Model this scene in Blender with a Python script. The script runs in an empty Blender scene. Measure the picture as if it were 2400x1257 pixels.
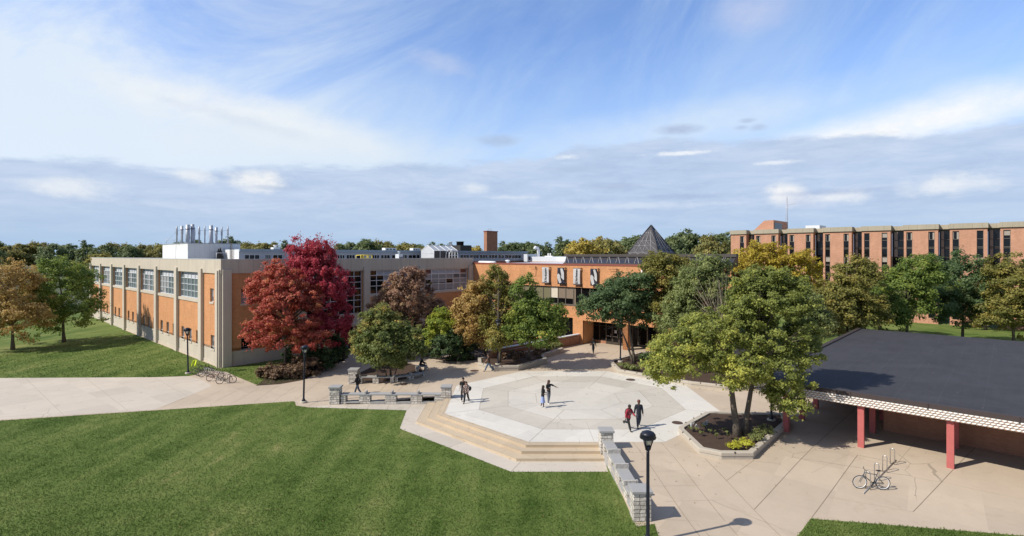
import bpy, bmesh, math, random
import numpy as np
from mathutils import Vector, Matrix
R = math.radians
random.seed(7)
S = bpy.context.scene
COL = S.collection
# ---------------------------------------------------------------- survey of the place (metres; camera stands 11.2 m above the plaza)
F, H, YH, CX = 1255.0, 11.2, 599.0, 1200.0
TH = R(47.07)
U = (math.cos(TH), math.sin(TH)); V = (-U[1], U[0])
A = ((520 - CX) * 55.6 / F, 55.6)            # street corner of the science building
EE = 35.36                                   # facade line of the campus hall, in building axes


def sm(t):
    t = max(0.0, min(1.0, t)); return t * t * (3 - 2 * t)


def zg(x, y):
    """height of the paved ground: level plaza, falling away to the west and towards the lawn"""
    return -0.45 * max(sm((-5.5 - x) / 8.0), sm((31.5 - y) / 9.0))


def at(px, py, z=None, d=0.0):
    """a sight line met with the ground (or with the level z)"""
    zz = 0.0 if z is None else z
    for _ in range(8):
        D = F * (H - zz) / (py - YH); X = (px - CX) * D / F
        if z is not None: break
        zz = zg(X, D)
    return Vector((X, D, zz + d))


def pd(px, py, D):
    return Vector(((px - CX) * D / F, D, H - (py - YH) * D / F))


def w2l(p): return ((p[0] - A[0]) * U[0] + (p[1] - A[1]) * U[1], (p[0] - A[0]) * V[0] + (p[1] - A[1]) * V[1])
def l2w(a, b, z=0): return Vector((A[0] + a * U[0] + b * V[0], A[1] + a * U[1] + b * V[1], z))


def onx(c, px, py=600):
    k = (px - CX) / F; ox, oy = A[0] + c * U[0], A[1] + c * U[1]
    s = (k * oy - ox) / (V[0] - k * V[1]); D = oy + s * V[1]
    return s, H - (py - YH) * D / F


def ony(c, px, py=600):
    k = (px - CX) / F; ox, oy = A[0] + c * V[0], A[1] + c * V[1]
    s = (k * oy - ox) / (U[0] - k * U[1]); D = oy + s * U[1]
    return s, H - (py - YH) * D / F


# ---------------------------------------------------------------- mesh helpers
class MB:
    def __init__(s): s.v = []; s.f = []; s.m = []; s.sm = []
    def add(s, vs, fs, m=0, smooth=False):
        n = len(s.v); s.v += [tuple(v) for v in vs]
        for f in fs: s.f.append([n + i for i in f]); s.m.append(m); s.sm.append(smooth)
    def box(s, x0, x1, y0, y1, z0, z1, m=0, mat=None):
        vs = [(x, y, z) for z in (z0, z1) for y in (y0, y1) for x in (x0, x1)]
        if mat is not None: vs = [mat @ Vector(v) for v in vs]
        s.add(vs, [(0, 2, 3, 1), (4, 5, 7, 6), (0, 1, 5, 4), (2, 6, 7, 3), (0, 4, 6, 2), (1, 3, 7, 5)], m)
    def quad(s, a, b, c, d, m=0): s.add([a, b, c, d], [(0, 1, 2, 3)], m)
    def prism(s, pts, z0, z1, m=0, zf=None, mt=None):
        """walls and top of an outline; zf lets the foot follow the ground"""
        n = len(pts)
        ar = sum(pts[i][0] * pts[(i + 1) % n][1] - pts[(i + 1) % n][0] * pts[i][1] for i in range(n))
        if ar < 0: pts = list(reversed(pts))
        lo = [(p[0], p[1], zf(p[0], p[1]) if zf else z0) for p in pts]; hi = [(p[0], p[1], z1) for p in pts]
        s.add(lo + hi, [(i, (i + 1) % n, n + (i + 1) % n, n + i) for i in range(n)], m)
        s.add(hi, [tuple(range(n))], m if mt is None else mt)
    def tube(s, path, r, n=8, m=0, caps=True, smooth=True):
        path = [Vector(p) for p in path]
        rs = r if isinstance(r, (list, tuple)) else [r] * len(path)
        vs = []
        prev = None
        for i, p in enumerate(path):
            t = (path[min(i + 1, len(path) - 1)] - path[max(i - 1, 0)])
            t = t.normalized() if t.length > 1e-9 else Vector((0, 0, 1))
            a = prev if prev is not None else (Vector((1, 0, 0)) if abs(t.x) < .9 else Vector((0, 1, 0)))
            a = (a - t * a.dot(t)); a = a.normalized() if a.length > 1e-6 else t.orthogonal().normalized(); prev = a
            b = t.cross(a)
            for k in range(n):
                an = 2 * math.pi * k / n; vs.append(p + (a * math.cos(an) + b * math.sin(an)) * rs[i])
        fs = []
        for i in range(len(path) - 1):
            for k in range(n):
                fs.append((i * n + k, i * n + (k + 1) % n, (i + 1) * n + (k + 1) % n, (i + 1) * n + k))
        if caps: fs += [tuple(reversed(range(n))), tuple(range((len(path) - 1) * n, len(path) * n))]
        s.add(vs, fs, m, smooth)
    def lathe(s, prof, n=16, m=0, c=(0, 0, 0), smooth=True):
        vs = [(c[0] + r * math.cos(2 * math.pi * k / n), c[1] + r * math.sin(2 * math.pi * k / n), c[2] + z) for r, z in prof for k in range(n)]
        fs = [(i * n + k, i * n + (k + 1) % n, (i + 1) * n + (k + 1) % n, (i + 1) * n + k) for i in range(len(prof) - 1) for k in range(n)]
        fs += [tuple(reversed(range(n))), tuple(range((len(prof) - 1) * n, len(prof) * n))]
        s.add(vs, fs, m, smooth)
    def ring(s, c, rad, r, axis, n=28, k=6, m=0):
        c = Vector(c); axis = Vector(axis).normalized(); a = axis.orthogonal().normalized(); b = axis.cross(a)
        pts = [c + (a * math.cos(2 * math.pi * i / n) + b * math.sin(2 * math.pi * i / n)) * rad for i in range(n + 1)]
        s.tube(pts, r, k, m, caps=False)
    def ball(s, c, rx, ry, rz, m=0, n=10, k=7, mat=None):
        vs = []
        for i in range(k + 1):
            ph = math.pi * i / k
            for j in range(n):
                th = 2 * math.pi * j / n
                v = Vector((rx * math.sin(ph) * math.cos(th), ry * math.sin(ph) * math.sin(th), -rz * math.cos(ph)))
                if mat is not None: v = mat @ v
                vs.append(v + Vector(c))
        s.add(vs, [(i * n + j, i * n + (j + 1) % n, (i + 1) * n + (j + 1) % n, (i + 1) * n + j) for i in range(k) for j in range(n)], m, True)
    def build(s, name, mats, parent=None, bevel=0):
        me = bpy.data.meshes.new(name); me.from_pydata(s.v, [], s.f)
        for m in (mats if isinstance(mats, (list, tuple)) else [mats]): me.materials.append(m)
        me.polygons.foreach_set('material_index', s.m); me.polygons.foreach_set('use_smooth', s.sm)
        me.update()
        o = bpy.data.objects.new(name, me); COL.objects.link(o)
        if parent is not None: o.parent = parent
        if bevel:
            b = o.modifiers.new('bevel', 'BEVEL'); b.width = bevel; b.segments = 2; b.limit_method = 'ANGLE'
        return o


def tag(o, label=None, cat=None, group=None, kind=None):
    if label: o['label'] = label
    if cat: o['category'] = cat
    if group: o['group'] = group
    if kind: o['kind'] = kind
    return o


def thing(name, label, cat, loc=(0, 0, 0), rz=0, group=None):
    o = bpy.data.objects.new(name, None); COL.objects.link(o)
    o.location = loc; o.rotation_euler = (0, 0, rz); o.empty_display_size = .3
    return tag(o, label, cat, group)


def building(name, label, cat='building'):
    return thing(name, label, cat, (A[0], A[1], 0), TH)


def copy_tree(o, parent=None):
    c = o.copy(); COL.objects.link(c); c.parent = parent
    if parent is not None: c.matrix_parent_inverse = o.matrix_parent_inverse
    for ch in list(o.children): copy_tree(ch, c)
    return c


# ---------------------------------------------------------------- materials
def lin(c):
    return tuple(((x / 255.) / 12.92 if x / 255. <= .04045 else ((x / 255. + .055) / 1.055) ** 2.4) for x in c) + (1,)


class NT:
    def __init__(s, t): s.t = t; t.nodes.clear()
    def n(s, typ, **kw):
        o = s.t.nodes.new(typ)
        for k, v in kw.items():
            if k.startswith('i_'):
                key = k[2:]
                o.inputs[int(key) if key.isdigit() else key.replace('_', ' ')].default_value = v
            else: setattr(o, k, v)
        return o
    def l(s, a, b): s.t.links.new(a, b)
    def val(s, sock, x):
        if hasattr(x, 'is_output'): s.l(x, sock)
        else: sock.default_value = x
    def math(s, op, a, b=0.0, c=None, clamp=False):
        o = s.n('ShaderNodeMath', operation=op, use_clamp=clamp)
        s.val(o.inputs[0], a); s.val(o.inputs[1], b)
        if c is not None: s.val(o.inputs[2], c)
        return o.outputs[0]
    def mix(s, f, a, b, mode='MIX'):
        o = s.n('ShaderNodeMix', data_type='RGBA', blend_type=mode)
        s.val(o.inputs[0], f); s.val(o.inputs[6], a); s.val(o.inputs[7], b)
        return o.outputs[2]
    def ramp(s, f, stops, interp='LINEAR'):
        o = s.n('ShaderNodeValToRGB'); e = o.color_ramp.elements; o.color_ramp.interpolation = interp
        while len(e) < len(stops): e.new(.5)
        for i, (p, c) in enumerate(stops):
            e[i].position = p; e[i].color = c if len(c) == 4 else tuple(c) + (1,)
        s.l(f, o.inputs[0]); return o.outputs[0]
    def ss(s, x, a, b):
        o = s.n('ShaderNodeMapRange', interpolation_type='SMOOTHSTEP')
        s.val(o.inputs[0], x); o.inputs[1].default_value = a; o.inputs[2].default_value = b
        return o.outputs[0]
    def noise(s, vec, scale, detail=4, rough=.55, dist=0, dim='3D'):
        o = s.n('ShaderNodeTexNoise', noise_dimensions=dim)
        if vec is not None: s.l(vec, o.inputs['Vector'])
        o.inputs['Scale'].default_value = scale; o.inputs['Detail'].default_value = detail
        o.inputs['Roughness'].default_value = rough; o.inputs['Distortion'].default_value = dist
        return o.outputs['Fac']
    def comb(s, x, y, z=0.0):
        o = s.n('ShaderNodeCombineXYZ')
        for i, q in enumerate((x, y, z)): s.val(o.inputs[i], q)
        return o.outputs[0]
    def mapv(s, vec, scale=(1, 1, 1), loc=(0, 0, 0), rot=(0, 0, 0)):
        o = s.n('ShaderNodeMapping'); s.l(vec, o.inputs[0])
        o.inputs[1].default_value = loc; o.inputs[2].default_value = rot; o.inputs[3].default_value = scale
        return o.outputs[0]


def new_mat(name):
    m = bpy.data.materials.new(name); m.use_nodes = True
    return m, NT(m.node_tree)


def finish(t, col, rough=.8, metal=0.0, bump=None, bd=.02, spec=.5, trans=0.0):
    p = t.n('ShaderNodeBsdfPrincipled'); o = t.n('ShaderNodeOutputMaterial')
    t.val(p.inputs['Base Color'], col); t.val(p.inputs['Roughness'], rough); t.val(p.inputs['Metallic'], metal)
    p.inputs['Specular IOR Level'].default_value = spec
    if bump is not None:
        b = t.n('ShaderNodeBump'); b.inputs['Distance'].default_value = bd; b.inputs['Strength'].default_value = 1
        t.l(bump, b.inputs['Height']); t.l(b.outputs[0], p.inputs['Normal'])
    if trans:
        tr = t.n('ShaderNodeBsdfTranslucent'); t.val(tr.inputs[0], col)
        mx = t.n('ShaderNodeMixShader'); mx.inputs[0].default_value = trans
        t.l(p.outputs[0], mx.inputs[1]); t.l(tr.outputs[0], mx.inputs[2]); t.l(mx.outputs[0], o.inputs[0])
    else: t.l(p.outputs[0], o.inputs[0])
    return p


def plain(name, c, rough=.7, metal=0.0, var=.18, scale=3.0, bump=0.0, bscale=40, spec=.5):
    m, t = new_mat(name)
    tc = t.n('ShaderNodeTexCoord').outputs['Object']
    n1 = t.noise(tc, scale, 5, .6); n2 = t.noise(tc, scale * 9, 3, .6)
    f = t.math('MULTIPLY_ADD', n2, .4, t.math('MULTIPLY', n1, .6))
    col = t.mix(f, tuple(x * (1 - var) for x in c[:3]) + (1,), tuple(min(1, x * (1 + var)) for x in c[:3]) + (1,))
    b = t.noise(tc, bscale, 3, .6) if bump else None
    finish(t, col, rough, metal, b, bump, spec)
    return m


def brick_mat(name, c1, c2, mortar, bw=.22, bh=.075):
    m, t = new_mat(name)
    sp = t.n('ShaderNodeSeparateXYZ'); tc = t.n('ShaderNodeTexCoord').outputs['Object']; t.l(tc, sp.inputs[0])
    vec = t.comb(t.math('ADD', sp.outputs[0], sp.outputs[1]), sp.outputs[2])
    b = t.n('ShaderNodeTexBrick'); t.l(vec, b.inputs['Vector'])
    b.inputs['Color1'].default_value = c1; b.inputs['Color2'].default_value = c2; b.inputs['Mortar'].default_value = mortar
    b.inputs['Scale'].default_value = 1; b.inputs['Brick Width'].default_value = bw; b.inputs['Row Height'].default_value = bh
    b.inputs['Mortar Size'].default_value = .006; b.inputs['Bias'].default_value = -.1
    n = t.noise(tc, .8, 7, .7); n2 = t.noise(t.mapv(vec, (2.2, .25, 1)), 1.0, 4, .6)
    n3 = t.noise(t.mapv(vec, (.6, 9, 1)), 1.0, 3, .6)
    f = t.math('ADD', t.math('MULTIPLY_ADD', n, .5, .58), t.math('MULTIPLY_ADD', n2, .34, -.17))
    f = t.math('ADD', f, t.math('MULTIPLY_ADD', n3, .3, -.02))
    col = t.mix(1.0, b.outputs['Color'], t.comb(f, f, f), 'MULTIPLY')
    finish(t, col, .85, 0, b.outputs['Fac'], -.004)
    return m


def concrete_mat(name, c, panel=1.47, streak=.22, joint=.012, jcol=.45):
    m, t = new_mat(name)
    sp = t.n('ShaderNodeSeparateXYZ'); tc = t.n('ShaderNodeTexCoord').outputs['Object']; t.l(tc, sp.inputs[0])
    a = t.math('ADD', sp.outputs[0], sp.outputs[1])
    n1 = t.noise(t.mapv(t.comb(a, sp.outputs[2]), (3.0, .22, 1)), 1.0, 6, .65)
    n2 = t.noise(tc, .5, 5, .6); n3 = t.noise(tc, 12, 3, .6)
    f = t.math('ADD', t.math('MULTIPLY_ADD', n1, streak * 2, 1 - streak), t.math('MULTIPLY_ADD', n2, .3, -.15))
    f = t.math('ADD', f, t.math('MULTIPLY_ADD', n3, .16, -.08))
    if panel:
        fr = t.math('FRACT', t.math('DIVIDE', a, panel))
        j = t.math('LESS_THAN', fr, joint / panel * 2)
        f = t.math('MULTIPLY', f, t.math('MULTIPLY_ADD', j, jcol - 1, 1.0))
    col = t.mix(1.0, c, t.comb(f, f, f), 'MULTIPLY')
    finish(t, col, .9, 0, n3, .003)
    return m


def paving_mat(name, c, blot=.16, stain=(.30, .25, .19, 1), sa=.4, pvar=.13):
    m, t = new_mat(name)
    tc = t.n('ShaderNodeTexCoord').outputs['Object']
    n1 = t.noise(tc, .16, 5, .6); n2 = t.noise(tc, 1.3, 5, .7); n3 = t.noise(tc, 34, 2, .5); n4 = t.noise(tc, .55, 6, .72, .6)
    f = t.math('ADD', t.math('MULTIPLY_ADD', n1, blot * 2, 1 - blot), t.math('MULTIPLY_ADD', n2, .2, -.1))
    f = t.math('ADD', f, t.math('MULTIPLY_ADD', n3, .2, -.1))
    col = t.mix(1.0, c, t.comb(f, f, f), 'MULTIPLY')
    pv_ = t.n('ShaderNodeVectorMath', operation='FLOOR'); t.l(t.mapv(tc, (.36, .36, 0), (.3, .1, .5), (0, 0, R(38))), pv_.inputs[0])
    wn_ = t.n('ShaderNodeTexWhiteNoise'); t.l(pv_.outputs[0], wn_.inputs[0])
    f = t.math('ADD', f, t.math('MULTIPLY_ADD', wn_.outputs['Value'], pvar, -pvar / 2))
    fine = t.noise(t.mapv(tc, (1, 1, 1), (7, 3, 0)), 3.2, 6, .75, 1.2)
    f = t.math('SUBTRACT', f, t.math('MULTIPLY', t.ss(fine, .60, .74), .13))
    col = t.mix(1.0, c, t.comb(f, f, f), 'MULTIPLY')
    cv = t.n('ShaderNodeTexVoronoi', feature='DISTANCE_TO_EDGE'); cv.inputs['Scale'].default_value = .27
    nd_ = t.n('ShaderNodeTexNoise'); t.l(tc, nd_.inputs['Vector']); nd_.inputs['Scale'].default_value = 1.6; nd_.inputs['Detail'].default_value = 5
    t.l(t.mix(.12, tc, nd_.outputs['Color']), cv.inputs['Vector'])
    crk = t.math('MULTIPLY', t.math('LESS_THAN', cv.outputs['Distance'], .0035), t.ss(n1, .5, .6))
    f = t.math('MULTIPLY', f, t.math('MULTIPLY_ADD', crk, -.35, 1.0))
    col = t.mix(1.0, c, t.comb(f, f, f), 'MULTIPLY')
    st = t.math('MULTIPLY', t.ss(n4, .54, .74), sa)
    col = t.mix(st, col, stain)
    sp = t.n('ShaderNodeTexVoronoi', feature='F1'); t.l(tc, sp.inputs['Vector']); sp.inputs['Scale'].default_value = .55
    dot = t.math('LESS_THAN', sp.outputs['Distance'], .035)
    col = t.mix(t.math('MULTIPLY', dot, .75), col, (.07, .045, .03, 1))
    finish(t, col, .88, 0, n3, .004)
    return m


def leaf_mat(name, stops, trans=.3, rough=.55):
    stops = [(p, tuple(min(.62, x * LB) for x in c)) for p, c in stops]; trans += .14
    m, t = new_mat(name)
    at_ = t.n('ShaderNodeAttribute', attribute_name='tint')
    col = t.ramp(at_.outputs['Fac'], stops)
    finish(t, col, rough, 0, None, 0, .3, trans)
    return m


def glass_mat(name, c, rough=.06, spec=.6, wob=.0015):
    m, t = new_mat(name)
    tc = t.n('ShaderNodeTexCoord').outputs['Object']
    n = t.noise(tc, .7, 3, .5); n2 = t.noise(tc, .9, 2, .5)
    col = t.mix(n, tuple(x * .5 for x in c[:3]) + (1,), tuple(x * 1.5 for x in c[:3]) + (1,))
    finish(t, col, rough, 0, n2, wob, spec)
    return m


def stone_mat(name, c):
    m, t = new_mat(name)
    tc = t.n('ShaderNodeTexCoord').outputs['Object']
    sp = t.n('ShaderNodeSeparateXYZ'); t.l(tc, sp.inputs[0])
    vec = t.comb(t.math('ADD', sp.outputs[0], sp.outputs[1]), sp.outputs[2])
    nn = t.n('ShaderNodeTexNoise'); t.l(vec, nn.inputs['Vector']); nn.inputs['Scale'].default_value = 2.2
    b = t.n('ShaderNodeTexBrick'); b.offset = .37; b.squash = .62; b.squash_frequency = 2
    t.l(t.mix(.11, vec, nn.outputs['Color']), b.inputs['Vector'])
    b.inputs['Color1'].default_value = (.55, .54, .53, 1); b.inputs['Color2'].default_value = (1, 1, 1, 1); b.inputs['Mortar'].default_value = (.22, .2, .18, 1)
    b.inputs['Scale'].default_value = 1; b.inputs['Brick Width'].default_value = .38; b.inputs['Row Height'].default_value = .155
    b.inputs['Mortar Size'].default_value = .011; b.inputs['Mortar Smooth'].default_value = .3; b.inputs['Bias'].default_value = .25
    n = t.noise(tc, 7, 6, .7); n2 = t.noise(tc, 1.7, 3, .6)
    f = t.math('ADD', t.math('MULTIPLY_ADD', n, .6, .62), t.math('MULTIPLY_ADD', n2, .3, -.15))
    k = t.mix(1.0, b.outputs['Color'], t.comb(f, f, f), 'MULTIPLY')
    col = t.mix(1.0, k, c, 'MULTIPLY')
    h = t.math('ADD', t.math('MULTIPLY', b.outputs['Fac'], -1.0), t.math('MULTIPLY', n, 1.6))
    finish(t, col, .9, 0, h, .035)
    return m


MAT = {}
MAT['brick'] = brick_mat('orange_brick', (.655, .305, .132, 1), (.54, .235, .095, 1), (.53, .33, .20, 1))
MAT['brick_red'] = brick_mat('red_brick', (.40, .19, .115, 1), (.34, .15, .09, 1), (.36, .23, .16, 1))
MAT['brick_pink'] = brick_mat('salmon_brick', (.56, .29, .19, 1), (.49, .24, .15, 1), (.50, .33, .25, 1), .3, .1)
MAT['concrete'] = concrete_mat('precast_concrete', (.52, .465, .385, 1))
MAT['pilaster'] = concrete_mat('pilaster_concrete', (.54, .485, .41, 1), 0, .14)
MAT['base_stone'] = concrete_mat('base_stone', (.53, .475, .40, 1), 2.2, .1, .006)
MAT['dorm_band'] = concrete_mat('aggregate_concrete', (.40, .355, .275, 1), 1.2, .14)
MAT['frame'] = plain('window_frame_aluminium', (.60, .64, .69, 1), .45, .2, .08)
MAT['white_metal'] = plain('white_painted_metal', (.78, .79, .80, 1), .5, 0, .06)
MAT['panel_white'] = concrete_mat('white_metal_panel', (.74, .75, .77, 1), .55, .06, .01, .72)
MAT['panel_blue'] = concrete_mat('grey_metal_panel', (.36, .40, .47, 1), .55, .06, .008, .8)
MAT['fascia_blue'] = concrete_mat('grey_metal_fascia', (.25, .32, .40, 1), 3.0, .06, .02, .7)
MAT['louver'] = plain('white_louver_metal', (.62, .64, .68, 1), .5, 0, .06)
MAT['glass'] = glass_mat('blue_window_glass', (.15, .195, .205, 1), .05, .8)
MAT['glass_dark'] = glass_mat('dark_window_glass', (.007, .008, .010, 1), .05, .35)
MAT['glass_black'] = glass_mat('tinted_window_glass', (.006, .006, .007, 1), .06, .22)
MAT['blind'] = plain('grey_blind', (.30, .30, .31, 1), .9, 0, .12, 1)
MAT['blind_light'] = plain('cream_blind', (.62, .56, .46, 1), .9, 0, .06, 1)
MAT['blind_brown'] = plain('brown_blind', (.21, .165, .12, 1), .9, 0, .08, 1)
MAT['blind_olive'] = plain('olive_blind', (.17, .155, .09, 1), .9, 0, .1, 1)
MAT['curtain'] = plain('pale_curtain', (.36, .32, .28, 1), .9, 0, .3, 2)
MAT['rust_panel'] = plain('brown_red_panel', (.17, .07, .05, 1), .8)
MAT['bronze'] = plain('bronze_frame', (.075, .06, .05, 1), .5, .3, .12)
MAT['bronze_light'] = plain('worn_bronze_mullion', (.17, .15, .125, 1), .5, .3, .12)
MAT['coping'] = plain('dark_red_coping', (.26, .07, .05, 1), .6)
MAT['roof_white'] = plain('white_roof_membrane', (.62, .66, .72, 1), .7, 0, .08, .4)
MAT['roof_grey'] = plain('gravel_roof', (.36, .35, .33, 1), .95, 0, .2, 1.5)
MAT['galv'] = plain('galvanised_steel', (.46, .48, .54, 1), .5, .25, .12, 1.2)
MAT['sky_frame'] = plain('dark_skylight_metal', (.052, .048, .05, 1), .55, .3, .2)
MAT['sky_band'] = plain('brown_skylight_flashing', (.075, .066, .062, 1), .6, .2, .2)
MAT['truss_dark'] = plain('dark_truss_steel', (.27, .265, .275, 1), .6, 0, .15)
MAT['glass_pyramid'] = glass_mat('grey_pyramid_glass', (.045, .044, .052, 1), .25, .4)
MAT['greenhouse_wall'] = concrete_mat('grey_greenhouse_panel', (.50, .53, .57, 1), .55, .05, .01, .75)
MAT['truss'] = plain('grey_truss_steel', (.34, .33, .34, 1), .6, 0, .15)
MAT['glass_sky'] = glass_mat('skylight_glass', (.035, .034, .042, 1), .12, .4)
MAT['black'] = plain('black_paint', (.012, .013, .016, 1), .45, .1, .3, 6)
MAT['navy_paint'] = plain('dark_lamp_paint', (.018, .021, .033, 1), .4, .3, .25, 6)
MAT['lens'] = plain('frosted_lamp_lens', (.72, .68, .58, 1), .25, 0, .1)
MAT['lamp_base'] = plain('lamp_footing_concrete', (.46, .42, .35, 1), .9, 0, .15, 3, .004)
MAT['steel'] = plain('brushed_steel', (.52, .51, .50, 1), .35, .8, .12, 4)
MAT['yellow'] = plain('yellow_safety_paint', (.72, .58, .06, 1), .6, 0, .1)
MAT['stone'] = stone_mat('rough_limestone', (.74, .70, .64, 1))
MAT['cap'] = plain('bluestone_cap', (.335, .335, .335, 1), .8, 0, .16, 2.5, .006, 18)
MAT['rock_edge'] = plain('rock_faced_limestone', (.45, .43, .40, 1), .9, 0, .35, 9, .03, 12)
MAT['planter'] = concrete_mat('planter_concrete', (.455, .41, .345, 1), 1.9, .12, .01, .6)
MAT['mulch'] = plain('bark_mulch', (.062, .036, .023, 1), .95, 0, .7, 2.4, .05, 14)
MAT['pave'] = paving_mat('tan_concrete', (.485, .40, .31, 1), .14, (.34, .265, .19, 1), .4)
MAT['pave_pale'] = paving_mat('pale_concrete', (.52, .465, .395, 1), .1)
MAT['plaza'] = paving_mat('white_concrete', (.615, .59, .54, 1), .06, (.45, .41, .35, 1), .3)
MAT['plaza_tan'] = paving_mat('warm_grey_concrete', (.51, .475, .415, 1), .08, (.38, .34, .28, 1), .3)
MAT['plaza_mid'] = paving_mat('light_grey_concrete', (.56, .53, .475, 1), .07, (.43, .39, .33, 1), .3)
MAT['step'] = paving_mat('honey_concrete', (.50, .405, .29, 1), .12, (.36, .26, .17, 1), .5)
MAT['joint'] = plain('joint_filler', (.21, .165, .12, 1), .95, 0, .3)
MAT['joint_soft'] = plain('tooled_joint', (.33, .27, .21, 1), .95, 0, .3)
MAT['manhole'] = plain('rusty_iron', (.10, .06, .045, 1), .8, .3, .3, 8, .01, 30)
def membrane(name, c):
    m, t = new_mat(name); tc = t.n('ShaderNodeTexCoord').outputs['Object']; sp = t.n('ShaderNodeSeparateXYZ'); t.l(tc, sp.inputs[0])
    n1 = t.noise(tc, .35, 6, .65, .5); n2 = t.noise(tc, 14, 3, .7); n3 = t.noise(t.mapv(tc, (.25, 2.2, 1)), 1.0, 5, .6)
    f = t.math('ADD', t.math('MULTIPLY_ADD', n1, .8, .42), t.math('ADD', t.math('MULTIPLY_ADD', n2, .5, -.25), t.math('MULTIPLY_ADD', n3, .4, -.2)))
    s1 = t.math('LESS_THAN', t.math('FRACT', t.math('DIVIDE', sp.outputs[1], 1.9)), .014); s2 = t.math('LESS_THAN', t.math('FRACT', t.math('DIVIDE', sp.outputs[0], 9.2)), .004)
    f = t.math('MULTIPLY', f, t.math('MULTIPLY_ADD', t.math('MAXIMUM', s1, s2), .35, 1.0))
    col = t.mix(1.0, c, t.comb(f, f, f), 'MULTIPLY')
    v = t.n('ShaderNodeTexVoronoi'); t.l(tc, v.inputs['Vector']); v.inputs['Scale'].default_value = 1.1
    col = t.mix(t.math('LESS_THAN', v.outputs['Distance'], .045), col, (.20, .17, .12, 1))
    finish(t, col, .88, 0, n2, .006); return m
MAT['roof_dark'] = membrane('dark_roof_membrane', (.046, .046, .056, 1))
MAT['roof_trim'] = plain('dark_roof_trim', (.05, .037, .036, 1), .7, 0, .2)
MAT['block'] = plain('white_glazed_block', (.74, .745, .72, 1), .45, 0, .1, 3)
MAT['grout'] = plain('brown_grout', (.33, .20, .14, 1), .9)
MAT['red_paint'] = plain('red_column_paint', (.45, .12, .112, 1), .8, 0, .28, 2.5, .004, 20)
MAT['bark'] = plain('grey_bark', (.135, .11, .085, 1), .95, 0, .4, 5, .03, 18)
MAT['bark_dark'] = plain('dark_bark', (.062, .05, .042, 1), .95, 0, .4, 5, .03, 18)
MAT['bark_pale'] = plain('pale_twigs', (.25, .215, .165, 1), .95, 0, .3, 5)
MAT['banner_white'] = plain('white_banner_cloth', (.50, .50, .51, 1), .85, 0, .1, 1.5)
MAT['navy'] = plain('navy_banner_cloth', (.018, .022, .05, 1), .85, 0, .15)
MAT['gold'] = plain('bronze_print', (.30, .20, .11, 1), .85)
MAT['ink'] = plain('black_print', (.012, .012, .016, 1), .85)


def grass_mat(name, blade=False):
    m, t = new_mat(name)
    tc = t.n('ShaderNodeTexCoord').outputs['Object']
    n1 = t.noise(tc, .11, 5, .62, .4); n2 = t.noise(tc, .7, 5, .7); n3 = t.noise(tc, 7, 4, .75)
    st = t.noise(t.mapv(tc, (.55, .06, 1), (0, 0, 0), (0, 0, R(-38))), 1.0, 4, .6)
    f = t.math('ADD', t.math('MULTIPLY', n1, .46), t.math('MULTIPLY', n2, .40))
    f = t.math('ADD', f, t.math('ADD', t.math('MULTIPLY', n3, .16), t.math('MULTIPLY', st, .62)))
    col = t.ramp(f, [(.60, (.046, .088, .015)), (.69, (.072, .118, .023)), (.80, (.112, .162, .038)), (.92, (.155, .198, .056)), (1.0, (.24, .245, .09))])
    dry = t.math('MULTIPLY', t.ss(t.noise(tc, .32, 6, .72, .8), .60, .76), .5)
    col = t.mix(dry, col, (.20, .195, .075, 1))
    if blade:
        a = t.n('ShaderNodeAttribute', attribute_name='tint')
        k = t.math('MULTIPLY_ADD', a.outputs['Fac'], .4, .95)
        col = t.mix(1.0, col, t.comb(k, k, k), 'MULTIPLY')
        finish(t, col, .6, 0, None, 0, .2, .25)
    else:
        finish(t, col, .95, 0, n3, .05, .15)
    return m


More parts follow.
